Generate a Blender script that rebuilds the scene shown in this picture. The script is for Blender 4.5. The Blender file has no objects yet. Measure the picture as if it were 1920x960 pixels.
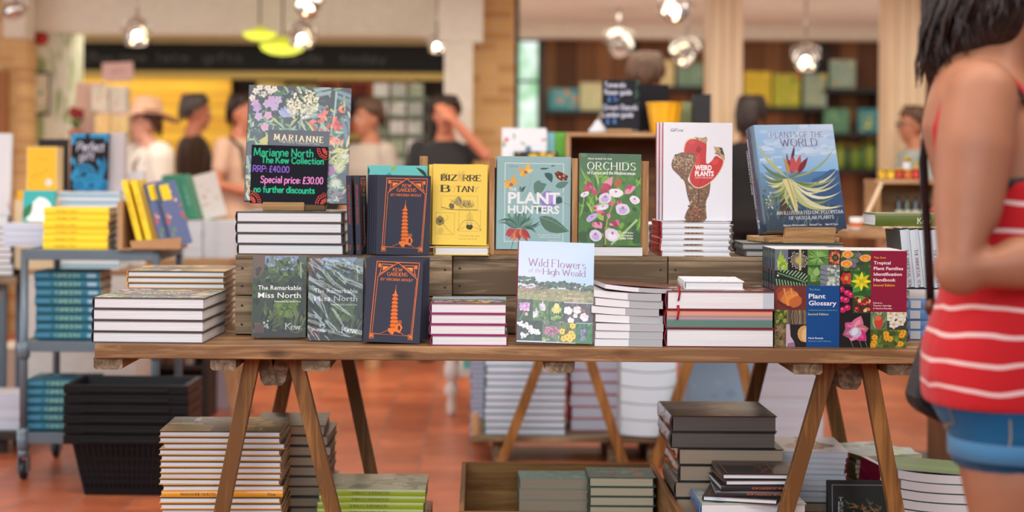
import bpy, bmesh, math, random
from mathutils import Vector, Matrix, Euler
SC = bpy.context.scene
COL = SC.collection
PI = math.pi
R = math.radians
# ---------------------------------------------------------------- camera, world, lights, exposure
F = 3200.0            # focal length in pixels of the 1920 x 960 frame
CX, CY = 900.0, 325.0  # vanishing point of the level view
CH = 1.18             # camera height
ROLL = R(0.42)
cam_data = bpy.data.cameras.new('camera')
cam = bpy.data.objects.new('camera', cam_data)
COL.objects.link(cam)
cam.matrix_world = Matrix.Translation((0, 0, CH)) @ Matrix.Rotation(PI / 2, 4, 'X') @ Matrix.Rotation(ROLL, 4, 'Z')
cam_data.sensor_width = 36
cam_data.lens = 36 * F / 1920
cam_data.shift_x = (960 - CX) / 1920
cam_data.shift_y = -(480 - CY) / 1920
cam_data.clip_start = 0.05
cam_data.dof.use_dof = True
cam_data.dof.focus_distance = 4.28
cam_data.dof.aperture_fstop = 2.0
SC.camera = cam
SC.view_settings.view_transform = 'Standard'
SC.view_settings.look = 'None'
SC.view_settings.gamma = 1
SC.view_settings.use_curve_mapping = False
SC.view_settings.exposure = 0.0
w = bpy.data.worlds.new('daylight')
SC.world = w
w.use_nodes = True
w.node_tree.nodes['Background'].inputs[0].default_value = (0.86, 0.93, 1.0, 1)
w.node_tree.nodes['Background'].inputs[1].default_value = 0.33
SC.cycles.use_denoising = True
SC.cycles.max_bounces = 8
SC.cycles.transparent_max_bounces = 16
SC.cycles.caustics_reflective = False
SC.cycles.caustics_refractive = False
SC.cycles.sample_clamp_indirect = 4


def area_light(name, loc, rot, sx, sy, power, col):
    l = bpy.data.lights.new(name, 'AREA')
    l.shape = 'RECTANGLE'; l.size = sx; l.size_y = sy; l.energy = power; l.color = col
    o = bpy.data.objects.new(name, l); COL.objects.link(o)
    o.location = loc; o.rotation_euler = rot
    return o


# daylight through the glazed front behind the viewer, unseen fill lights added under the ceiling
area_light('glazed_front', (-1.0, -2.6, 3.2), (R(53), 0, R(-7)), 6.0, 2.4, 320, (0.79, 0.90, 1.0))
area_light('ceiling_fill_front', (0.2, 2.9, 2.40), (R(14), 0, 0), 3.4, 0.8, 50, (1.0, 0.95, 0.86))  # added fill above the front of the table, no fitting modelled
area_light('ceiling_fill_rear', (0, 13.4, 2.42), (0, 0, 0), 9.0, 0.8, 90, (1.0, 0.92, 0.76))  # added fill to light the back wall, no fitting modelled
area_light('ceiling_fill_middle', (0, 5.0, 2.38), (R(44), 0, 0), 6.0, .9, 130, (0.98, 0.97, 0.94))  # tilted fill added to brighten upright faces beyond the table
area_light('ceiling_fill_back', (0, 9.4, 2.42), (0, 0, 0), 8.0, 1.6, 150, (1.0, 0.93, 0.80))  # added fill for the far half of the shop, no fitting modelled


area_light('window_left', (-6.5, 5.6, 1.5), (0, R(-90), 0), 2.0, 6.0, 170, (0.84, 0.93, 1.0))
# unseen upward fill added to brighten the cream ceiling and a wash on the yellow boarding of the booth
area_light('ceiling_fill_up', (0, 12.6, 0.5), (PI, 0, 0), 11.0, 2.4, 62, (1.0, 0.95, 0.84))
area_light('booth_wash', (-2.9, 14.75, 2.2), (R(40), 0, 0), 1.6, 0.2, 8, (1.0, 0.86, 0.56))


# ---------------------------------------------------------------- helpers
def X(px, py, d):
    u, v = px - CX, py - CY
    return (u * math.cos(ROLL) + v * math.sin(ROLL)) * d / F


def Z(px, py, d):
    u, v = px - CX, py - CY
    return CH - (-u * math.sin(ROLL) + v * math.cos(ROLL)) * d / F


def P(px, py, d):
    return Vector((X(px, py, d), d, Z(px, py, d)))


def s2l(c):
    c = c / 255.0
    return c / 12.92 if c <= 0.04045 else ((c + 0.055) / 1.055) ** 2.4


def C3(c):
    return (s2l(c[0]), s2l(c[1]), s2l(c[2]), 1.0)


MATS = {}


def nt(name):
    m = bpy.data.materials.new(name); m.use_nodes = True
    n = m.node_tree
    return m, n, n.nodes['Principled BSDF'], n.nodes, n.links


def plain(name, c, rough=0.5, metal=0.0, spec=0.5, emit=0, trans=0, bump=0):
    if name in MATS: return MATS[name]
    m, n, b, N, L = nt(name)
    b.inputs['Base Color'].default_value = C3(c)
    b.inputs['Roughness'].default_value = rough
    b.inputs['Metallic'].default_value = metal
    b.inputs['Specular IOR Level'].default_value = spec
    b.inputs['Transmission Weight'].default_value = trans
    if emit:
        b.inputs['Emission Color'].default_value = C3(c); b.inputs['Emission Strength'].default_value = emit
    t = N.new('ShaderNodeTexNoise'); t.inputs['Scale'].default_value = 14
    tc = N.new('ShaderNodeTexCoord'); L.new(tc.outputs['Object'], t.inputs['Vector'])
    if not emit:
        mx = N.new('ShaderNodeMixRGB'); mx.blend_type = 'MULTIPLY'; mx.inputs[0].default_value = 0.18
        mx.inputs[1].default_value = C3(c); L.new(t.outputs['Color'], mx.inputs[2]); L.new(mx.outputs[0], b.inputs['Base Color'])
        hs = N.new('ShaderNodeHueSaturation'); hs.inputs['Saturation'].default_value = 0; hs.inputs['Value'].default_value = 1.7
        L.new(t.outputs['Color'], hs.inputs['Color']); L.new(hs.outputs[0], mx.inputs[2])
    if bump:
        bp = N.new('ShaderNodeBump'); bp.inputs['Strength'].default_value = bump; bp.inputs['Distance'].default_value = 0.004
        t2 = N.new('ShaderNodeTexNoise'); t2.inputs['Scale'].default_value = 90; L.new(tc.outputs['Object'], t2.inputs['Vector'])
        L.new(t2.outputs[0], bp.inputs['Height']); L.new(bp.outputs[0], b.inputs['Normal'])
    MATS[name] = m
    return m


def print_mat(name, rough, spec=0.5, coat=0.0, emit=0):
    if name in MATS: return MATS[name]
    m, n, b, N, L = nt(name)
    a = N.new('ShaderNodeVertexColor'); a.layer_name = 'Col'
    L.new(a.outputs['Color'], b.inputs['Base Color'])
    b.inputs['Roughness'].default_value = rough
    b.inputs['Specular IOR Level'].default_value = spec
    b.inputs['Coat Weight'].default_value = coat
    b.inputs['Coat Roughness'].default_value = 0.12
    MATS[name] = m
    return m


INK = print_mat('printed_matte', 0.55, 0.35)
GLOSS = print_mat('printed_gloss', 0.35, 0.5, 0.25)
CLOTHB = print_mat('printed_cloth', 0.8, 0.2)
CHALK = print_mat('chalkboard', 0.75, 0.2)


def paper(name, c, lines=0.14):
    """page edges: fine sheets across the local thickness (Y)"""
    if name in MATS: return MATS[name]
    m, n, b, N, L = nt(name)
    tc = N.new('ShaderNodeTexCoord'); mp = N.new('ShaderNodeMapping')
    mp.inputs['Scale'].default_value = (3, 900, 3)
    t = N.new('ShaderNodeTexNoise'); t.inputs['Scale'].default_value = 1.0; t.inputs['Detail'].default_value = 3
    L.new(tc.outputs['Object'], mp.inputs[0]); L.new(mp.outputs[0], t.inputs['Vector'])
    cr = N.new('ShaderNodeValToRGB')
    cr.color_ramp.elements[0].position = 0.3; cr.color_ramp.elements[1].position = 0.62
    k = C3(c); d = 1 - lines * 1.6
    cr.color_ramp.elements[0].color = (k[0] * d, k[1] * d, k[2] * d * 1.02, 1)
    cr.color_ramp.elements[1].color = k
    L.new(t.outputs[0], cr.inputs[0]); L.new(cr.outputs[0], b.inputs['Base Color'])
    b.inputs['Roughness'].default_value = 0.75; b.inputs['Specular IOR Level'].default_value = 0.2
    MATS[name] = m
    return m


WHITEP = paper('white_paper', (236, 238, 240))
CREAMP = paper('cream_paper', (226, 206, 170))
BEIGEP = paper('beige_paper', (190, 168, 142))
GREYP = paper('grey_paper', (176, 172, 170), 0.2)
DARKP = paper('dark_paper', (120, 110, 102), 0.2)


def wood(name, c1, c2, axis='X', scale=1.0, rough=0.6, knots=0.5, dark=0.35):
    if name in MATS: return MATS[name]
    m, n, b, N, L = nt(name)
    tc = N.new('ShaderNodeTexCoord'); mp = N.new('ShaderNodeMapping')
    s = [26 * scale] * 3; s['XYZ'.index(axis)] = 1.6 * scale
    mp.inputs['Scale'].default_value = s
    oi = N.new('ShaderNodeObjectInfo')
    cmb = N.new('ShaderNodeMath'); cmb.operation = 'MULTIPLY'; cmb.inputs[1].default_value = 37.0
    L.new(oi.outputs['Random'], cmb.inputs[0]); L.new(cmb.outputs[0], mp.inputs['Location'])
    L.new(tc.outputs['Object'], mp.inputs[0])
    t = N.new('ShaderNodeTexNoise'); t.inputs['Scale'].default_value = 1.0; t.inputs['Detail'].default_value = 6
    t.inputs['Distortion'].default_value = 0.8; t.inputs['Roughness'].default_value = 0.7
    L.new(mp.outputs[0], t.inputs['Vector'])
    mp2 = N.new('ShaderNodeMapping'); s2 = [5.0 * scale] * 3; s2['XYZ'.index(axis)] = 1.1 * scale
    mp2.inputs['Scale'].default_value = s2; L.new(tc.outputs['Object'], mp2.inputs[0]); L.new(cmb.outputs[0], mp2.inputs['Location'])
    t2 = N.new('ShaderNodeTexNoise'); t2.inputs['Scale'].default_value = 1.4; t2.inputs['Detail'].default_value = 2
    L.new(mp2.outputs[0], t2.inputs['Vector'])
    ad = N.new('ShaderNodeMath'); ad.operation = 'MULTIPLY_ADD'; ad.inputs[1].default_value = 0.33
    L.new(t2.outputs[0], ad.inputs[0])
    hf = N.new('ShaderNodeMath'); hf.operation = 'MULTIPLY'; hf.inputs[1].default_value = 0.62
    L.new(t.outputs[0], hf.inputs[0]); L.new(hf.outputs[0], ad.inputs[2])
    cr = N.new('ShaderNodeValToRGB')
    e = cr.color_ramp.elements
    e[0].position = 0.44; e[0].color = C3(c2); e[1].position = 0.57; e[1].color = C3(c1)
    L.new(ad.outputs[0], cr.inputs[0])
    v = N.new('ShaderNodeTexVoronoi'); v.inputs['Scale'].default_value = 1.0
    mp3 = N.new('ShaderNodeMapping'); s3 = [9.0 * scale] * 3; s3['XYZ'.index(axis)] = 3.2 * scale
    mp3.inputs['Scale'].default_value = s3; L.new(tc.outputs['Object'], mp3.inputs[0]); L.new(cmb.outputs[0], mp3.inputs['Location'])
    L.new(mp3.outputs[0], v.inputs['Vector'])
    kr = N.new('ShaderNodeValToRGB'); ke = kr.color_ramp.elements
    kd = 1 - knots
    ke[0].position = 0.05; ke[0].color = (kd, kd * .9, kd * .8, 1); ke[1].position = 0.17; ke[1].color = (1, 1, 1, 1)
    L.new(v.outputs['Distance'], kr.inputs[0])
    mx = N.new('ShaderNodeMixRGB'); mx.blend_type = 'MULTIPLY'; mx.inputs[0].default_value = 1
    L.new(cr.outputs[0], mx.inputs[1]); L.new(kr.outputs[0], mx.inputs[2]); L.new(mx.outputs[0], b.inputs['Base Color'])
    b.inputs['Roughness'].default_value = rough; b.inputs['Specular IOR Level'].default_value = 0.3
    bp = N.new('ShaderNodeBump'); bp.inputs['Strength'].default_value = dark; bp.inputs['Distance'].default_value = 0.002
    L.new(t.outputs[0], bp.inputs['Height']); L.new(bp.outputs[0], b.inputs['Normal'])
    MATS[name] = m
    return m


OAK = lambda ax: wood('oak_' + ax, (206, 166, 118), (160, 116, 72), ax, 1.6, 0.5, 0.1, 0.15)
TABLEW = lambda ax: wood('table_pine_' + ax, (188, 148, 104), (126, 92, 60), ax, 1.3, 0.5, 0.6)
LEGW = lambda ax: wood('stained_leg_' + ax, (164, 116, 64), (112, 76, 40), ax, 1.2, 0.45, 0.5)
OLDW = lambda ax: wood('weathered_' + ax, (168, 146, 118), (104, 86, 66), ax, 1.2, 0.75, 0.65, 0.5)
PALEW = lambda ax: wood('pale_wood_' + ax, (196, 160, 118), (158, 120, 82), ax, 0.8, 0.6, 0.3)


class MB:
    """collects polygons; build() links them as ONE mesh object"""
    def __init__(s):
        s.v = []; s.f = []; s.c = []; s.m = []; s.sm = []

    def add(s, verts, faces, col=None, mi=0, M=None, smooth=False):
        o = len(s.v)
        if M is not None: verts = [tuple(M @ Vector(p)) for p in verts]
        s.v += [tuple(p) for p in verts]
        for f in faces:
            s.f.append([i + o for i in f]); s.c.append(col); s.m.append(mi); s.sm.append(smooth)
        return s

    def box(s, x0, x1, y0, y1, z0, z1, col=None, mi=0, M=None, skip=''):
        v = [(x0, y0, z0), (x1, y0, z0), (x1, y1, z0), (x0, y1, z0), (x0, y0, z1), (x1, y0, z1), (x1, y1, z1), (x0, y1, z1)]
        f = [(0, 3, 2, 1), (4, 5, 6, 7), (0, 1, 5, 4), (1, 2, 6, 5), (2, 3, 7, 6), (3, 0, 4, 7)]
        return s.add(v, f, col, mi, M)

    def beam(s, a, b, w, t, up=(0, 0, 1), col=None, mi=0):
        """bar from a to b, w across, t along up"""
        a, b = Vector(a), Vector(b)
        z = (b - a).normalized(); x = Vector(up).cross(z)
        if x.length < 1e-6: x = Vector((1, 0, 0))
        x.normalize(); y = z.cross(x)
        v = []
        for p in (a, b):
            for i, j in ((-1, -1), (1, -1), (1, 1), (-1, 1)):
                v.append(p + x * (i * w / 2) + y * (j * t / 2))
        return s.add(v, [(3, 2, 1, 0), (4, 5, 6, 7), (0, 1, 5, 4), (1, 2, 6, 5), (2, 3, 7, 6), (3, 0, 4, 7)], col, mi)

    def prism(s, poly, y0, y1, col=None, mi=0, M=None, flip=False):
        """polygon in XZ pushed from y0 to y1"""
        n = len(poly)
        v = [(x, y0, z) for x, z in poly] + [(x, y1, z) for x, z in poly]
        f = [list(range(n)), list(range(2 * n - 1, n - 1, -1))]
        for i in range(n):
            j = (i + 1) % n
            f.append((i, i + n, j + n, j))
        return s.add(v, f, col, mi, M)

    def lathe(s, prof, n=20, col=None, mi=0, M=None, smooth=True, cap=True):
        v = []; f = []
        for r, z in prof:
            for k in range(n):
                a = 2 * PI * k / n
                v.append((r * math.cos(a), r * math.sin(a), z))
        for i in range(len(prof) - 1):
            for k in range(n):
                j = (k + 1) % n
                f.append((i * n + k, i * n + j, (i + 1) * n + j, (i + 1) * n + k))
        if cap:
            f.append(list(range(n))[::-1]); f.append([(len(prof) - 1) * n + k for k in range(n)])
        return s.add(v, f, col, mi, M, smooth)

    def tube(s, pts, rad, n=10, col=None, mi=0, M=None, flat=None, cap=True):
        """round bar through pts; rad one radius or a list (or (rx, ry) pairs)"""
        pts = [Vector(p) for p in pts]; v = []; f = []
        up = None
        for i, p in enumerate(pts):
            t = (pts[min(i + 1, len(pts) - 1)] - pts[max(i - 1, 0)]).normalized()
            if up is None:
                up = Vector((0, 0, 1)) if abs(t.z) < 0.9 else Vector((0, 1, 0))
            x = up.cross(t)
            x.normalize(); y = t.cross(x); up = y
            r = rad[i] if isinstance(rad, (list, tuple)) else rad
            rx, ry = r if isinstance(r, (list, tuple)) else (r, r)
            for k in range(n):
                a = 2 * PI * k / n
                v.append(p + x * (rx * math.cos(a)) + y * (ry * math.sin(a)))
        for i in range(len(pts) - 1):
            for k in range(n):
                j = (k + 1) % n
                f.append((i * n + k, i * n + j, (i + 1) * n + j, (i + 1) * n + k))
        if cap:
            f.append(list(range(n))[::-1]); f.append([(len(pts) - 1) * n + k for k in range(n)])
        return s.add(v, f, col, mi, M, True)

    def ball(s, c, r, n=14, m=9, col=None, mi=0, M=None):
        if not isinstance(r, (list, tuple)): r = (r, r, r)
        v = [(c[0], c[1], c[2] - r[2])]; f = []
        for i in range(1, m):
            a = PI * i / m
            for k in range(n):
                b = 2 * PI * k / n
                v.append((c[0] + r[0] * math.sin(a) * math.cos(b), c[1] + r[1] * math.sin(a) * math.sin(b), c[2] - r[2] * math.cos(a)))
        v.append((c[0], c[1], c[2] + r[2]))
        for k in range(n):
            f.append((0, 1 + (k + 1) % n, 1 + k)); f.append((len(v) - 1, len(v) - 1 - n + k, len(v) - 1 - n + (k + 1) % n))
        for i in range(m - 2):
            for k in range(n):
                j = (k + 1) % n
                f.append((1 + i * n + k, 1 + i * n + j, 1 + (i + 1) * n + j, 1 + (i + 1) * n + k))
        return s.add(v, f, col, mi, M, True)

    def art(s, a, M=None, mi=0):
        """print an Art on a surface: local (u, -layer, v)"""
        for pts, col, lay in a.items:
            s.add([(u, -a.eps * lay, v) for u, v in pts], [list(range(len(pts)))], col, mi, M)
        for V, Fc, col, lay in a.meshes:
            s.add([(u, -a.eps * lay, v) for u, v in V], Fc, col, mi, M)
        return s

    def build(s, name, mats, parent=None, bevel=0, colour=False, subsurf=0, seg=2):
        me = bpy.data.meshes.new(name)
        me.from_pydata(s.v, [], s.f)
        if not isinstance(mats, (list, tuple)): mats = [mats]
        for m in mats: me.materials.append(m)
        me.polygons.foreach_set('material_index', s.m)
        me.polygons.foreach_set('use_smooth', s.sm)
        if any(c is not None for c in s.c):
            at = me.color_attributes.new('Col', 'FLOAT_COLOR', 'CORNER')
            buf = []
            for f, c in zip(s.f, s.c):
                if c is None: c = (200, 200, 200)
                if isinstance(c[0], (tuple, list)):
                    for q in c: buf += C3(q)
                else:
                    buf += list(C3(c)) * len(f)
            at.data.foreach_set('color', buf)
        me.update()
        o = bpy.data.objects.new(name, me); COL.objects.link(o)
        if parent is not None: o.parent = parent
        if bevel:
            b = o.modifiers.new('bevel', 'BEVEL'); b.width = bevel; b.segments = seg; b.limit_method = 'ANGLE'; b.angle_limit = R(40)
        if subsurf:
            b = o.modifiers.new('subsurf', 'SUBSURF'); b.levels = subsurf; b.render_levels = subsurf
        return o


def tag(o, label, cat, group=None):
    o['label'] = label; o['category'] = cat
    if group: o['group'] = group
    return o


def thing(name, label, cat, M=None, group=None):
    o = bpy.data.objects.new(name, None); COL.objects.link(o); o.empty_display_size = 0.05
    if M is not None: o.matrix_world = M
    return tag(o, label, cat, group)


def struct(o):
    o['kind'] = 'structure'
    return o


KIDS = {}


def kids(r):
    return [c for c in r.children]


def dup(root, label, M=None, group=None, name=None):
    r = root.copy(); COL.objects.link(r)
    if name: r.name = name
    r['label'] = label
    if group: r['group'] = group
    if M is not None: r.matrix_world = M
    for ch in list(root.children):
        c = ch.copy(); COL.objects.link(c); c.parent = r
        for g in list(ch.children):
            d = g.copy(); COL.objects.link(d); d.parent = c
    return r


def T(x, y, z): return Matrix.Translation((x, y, z))
def RZ(a): return Matrix.Rotation(R(a), 4, 'Z')
def RX(a): return Matrix.Rotation(R(a), 4, 'X')
def RY(a): return Matrix.Rotation(R(a), 4, 'Y')
# ---------------------------------------------------------------- lettering
GL = {
 'A': '8|0,0 4,10|4,10 8,0|1.4,3.5 6.6,3.5', 'B': '6.2|0,0 0,10|~0,10 3,10 5.3,9.4 5.5,7.7 5,5.8 3,5.3 0,5.3|~0,5.3 3.2,5.3 5.8,4.6 6.2,2.7 5.6,.7 3.4,0 0,0',
 'C': '7|~7,8.3 5.6,9.7 3.8,10 1.3,8.8 0,5 1.3,1.2 3.8,0 5.6,.3 7,1.7', 'D': '7.3|0,0 0,10|~0,10 3.2,10 6.2,8.7 7.3,5 6.2,1.3 3.2,0 0,0',
 'E': '5.7|0,0 0,10|0,10 5.5,10|0,5.2 4.6,5.2|0,0 5.7,0', 'F': '5.4|0,0 0,10|0,10 5.4,10|0,5.2 4.5,5.2',
 'G': '7.4|~7.2,8.3 5.7,9.7 3.9,10 1.3,8.8 0,5 1.3,1.2 3.9,0 5.8,.3 7.2,1|7.2,1 7.2,4.5|5,4.5 7.4,4.5', 'H': '7|0,0 0,10|7,0 7,10|0,5.2 7,5.2',
 'I': '1.6|.8,0 .8,10', 'J': '3|~3,10 3,2.5 2.2,.4 0,0', 'K': '6.6|0,0 0,10|6,10 0,4.4|1.8,6 6.6,0', 'L': '5.2|0,10 0,0|0,0 5.2,0',
 'M': '9|0,0 .8,10|.8,10 4.5,1.2|4.5,1.2 8.2,10|8.2,10 9,0', 'N': '7|0,0 0,10|0,10 7,0|7,0 7,10',
 'O': '8|~4,10 1.3,8.8 0,5 1.3,1.2 4,0 6.7,1.2 8,5 6.7,8.8 4,10', 'P': '6|0,0 0,10|~0,10 3.3,10 5.6,9.2 6,7.4 5.4,5.6 3.3,4.8 0,4.8',
 'R': '6.4|0,0 0,10|~0,10 3.3,10 5.4,9.2 5.8,7.5 5.2,5.7 3.3,5 0,5|2.6,5 6.4,0', 'S': '5.6|~5.4,8.5 4.3,9.8 2.8,10 .9,9.3 .3,7.6 1.2,6.1 3,5.2 5,4 5.6,2.4 4.9,.7 2.8,0 1,.3 0,1.7',
 'T': '7|3.5,0 3.5,10|0,10 7,10', 'U': '6.8|~0,10 0,4 .5,1.2 3.4,0 6.3,1.2 6.8,4 6.8,10', 'V': '7.6|0,10 3.8,0|3.8,0 7.6,10',
 'W': '10.8|0,10 2.7,0|2.7,0 5.4,9|5.4,9 8.1,0|8.1,0 10.8,10', 'Y': '7.2|0,10 3.6,5|7.2,10 3.6,5|3.6,5 3.6,0', 'Z': '6.2|0,10 6,10|6,10 0,0|0,0 6.2,0',
 'a': '4.4|~.6,5 1.5,6 3.2,6 4.2,4.8 4.2,0|~4.2,3.6 2,3.5 .3,2.6 .3,.8 1.5,0 3,.3 4.2,1.6', 'b': '4.8|0,10 0,0|~0,4.5 1.4,6 3.2,6 4.8,4.6 4.8,1.6 3.2,0 1.4,.1 0,1.4',
 'c': '4.4|~4.4,5 3.2,6.2 1.6,6 .2,4.4 .2,1.8 1.6,.1 3.2,0 4.4,1.1', 'd': '4.8|4.8,10 4.8,0|~4.8,4.5 3.4,6 1.6,6 0,4.6 0,1.6 1.6,0 3.4,.1 4.8,1.4',
 'e': '4.5|.3,3.3 4.5,3.3|~4.5,3.4 4.3,5.2 2.6,6.2 .8,5.4 .1,3.2 .8,.8 2.6,0 4.4,1.2', 'f': '3.4|~3.6,9.6 2.4,10 1.4,8.8 1.4,4 1.4,0|0,6.1 3,6.1',
 'g': '4.6|4.6,6 4.6,-1.6|~4.6,4.6 3.2,6.1 1.4,5.9 0,4.4 0,1.8 1.4,.1 3.2,.1 4.6,1.6|~4.6,-1.4 3.6,-3 1.8,-3.2 .3,-2.4', 'h': '4.4|0,10 0,0|~0,4.3 1.6,6 3.4,6 4.4,4.8 4.4,2 4.4,0',
 'i': '1|.5,6 .5,0|.2,8.6 .8,8.6', 'k': '4.3|0,10 0,0|4,6 0,2.6|1.4,3.8 4.3,0', 'l': '1|.5,10 .5,0', 'm': '7.2|0,6 0,0|~0,4.4 1.3,6 2.7,6 3.6,4.8 3.6,0|~3.6,4.4 4.9,6 6.3,6 7.2,4.8 7.2,0',
 'n': '4.4|0,6 0,0|~0,4.3 1.6,6 3.4,6 4.4,4.8 4.4,2 4.4,0', 'o': '5|~2.5,6.2 .7,5.2 0,3.1 .7,.9 2.5,0 4.3,.9 5,3.1 4.3,5.2 2.5,6.2', 'p': '4.8|0,6 0,-3|~0,4.5 1.4,6 3.2,6 4.8,4.6 4.8,1.6 3.2,0 1.4,.1 0,1.4',
 'r': '2.8|0,6 0,0|~0,4 1.2,5.8 2.8,6', 's': '3.7|~3.6,5.2 2.2,6.2 .6,5.6 .5,4.2 2,3.3 3.7,2.3 3.7,.8 2,0 0,.9', 't': '3.3|~1.4,8 1.4,4 1.4,1.4 2,.2 3.4,.4|0,6 3.2,6',
 'u': '4.4|~0,6 0,1.6 1,0 2.8,.1 4.4,1.7|4.4,6 4.4,0', 'v': '4.6|0,6 2.3,0|2.3,0 4.6,6', 'w': '7|0,6 1.8,0|1.8,0 3.5,5.8|3.5,5.8 5.2,0|5.2,0 7,6', 'y': '4.8|0,6 2.4,0|4.8,6 2.4,0|2.4,0 1,-3', 'z': '4.4|0,6 4.2,6|4.2,6 0,0|0,0 4.4,0', 'j': '1|1,6 1,-3', 'x': '4.6|0,6 4.6,0|0,0 4.6,6',
 '0': '5.4|~2.7,10 .6,8.4 0,5 .6,1.6 2.7,0 4.8,1.6 5.4,5 4.8,8.4 2.7,10', '3': '5.2|~.3,9 2.4,10 4.6,9.2 4.8,7 2.2,5.4|~2.2,5.4 4.9,4.4 5.2,1.6 3,0 .8,.2 0,1.2', '4': '5.4|3.8,0 3.8,10|3.8,10 0,3.2|0,3.2 5.4,3.2', '1': '1.5|1.5,0 1.5,10|1.5,10 0,8',
 '£': '5|~4.8,8.8 3.6,10 2,9.4 1.6,7.4 1.8,3.5 .3,.2|.3,.2 5,.2|.4,4.8 3.8,4.8', ':': '0|-.3,5 .3,5|-.3,1 .3,1', '.': '0|-.3,.3 .3,.3', '&': '7|~7,5 4.4,1 2.4,0 .4,.8 .2,3 1.8,5 4,7 4,9.2 2.8,10 1.6,9 1.8,7 7,0', '-': '3|0,4 3,4', ',': '.5|.5,.6 0,-1.2',
}
XH = set('acegmnopqrsuvwxyz')


def spline(pts, sub=4):
    if len(pts) < 3: return pts
    out = []
    closed = pts[0] == pts[-1]
    n = len(pts)
    for i in range(n - 1):
        p0 = pts[i - 1] if i else (pts[-2] if closed else pts[0])
        p1, p2 = pts[i], pts[i + 1]
        p3 = pts[i + 2] if i + 2 < n else (pts[1] if closed else pts[-1])
        for k in range(sub):
            t = k / sub
            out.append(tuple(0.5 * (2 * p1[j] + (p2[j] - p0[j]) * t + (2 * p0[j] - 5 * p1[j] + 4 * p2[j] - p3[j]) * t * t + (3 * p1[j] - p0[j] - 3 * p2[j] + p3[j]) * t ** 3) for j in (0, 1)))
    out.append(pts[-1])
    return out


_glyph = {}


def glyph(ch):
    if ch not in _glyph:
        g = GL[ch].split('|'); st = []
        for q in g[1:]:
            sm = q[0] == '~'
            pts = [tuple(float(a) for a in p.split(',')) for p in q.lstrip('~').split()]
            st.append((spline(pts, 3) if sm else pts, sm))
        _glyph[ch] = (float(g[0]), st)
    return _glyph[ch]


_txt = {}


def sans(txt, bold):
    """text outline as triangles, cap height about 0.73"""
    k = (txt, bold)
    if k not in _txt:
        c = bpy.data.curves.new('lettering', 'FONT'); c.body = txt; c.size = 1; c.resolution_u = 2; c.offset = bold
        o = bpy.data.objects.new('lettering', c)
        me = bpy.data.meshes.new_from_object(o)
        V = [(v.co.x, v.co.y) for v in me.vertices]; Fc = [list(p.vertices) for p in me.polygons]
        Fc = [f if (V[f[1]][0] - V[f[0]][0]) * (V[f[2]][1] - V[f[0]][1]) - (V[f[1]][1] - V[f[0]][1]) * (V[f[2]][0] - V[f[0]][0]) > 0 else f[::-1] for f in Fc]
        _txt[k] = (V, Fc)
        bpy.data.objects.remove(o); bpy.data.curves.remove(c); bpy.data.meshes.remove(me)
    return _txt[k]


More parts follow.
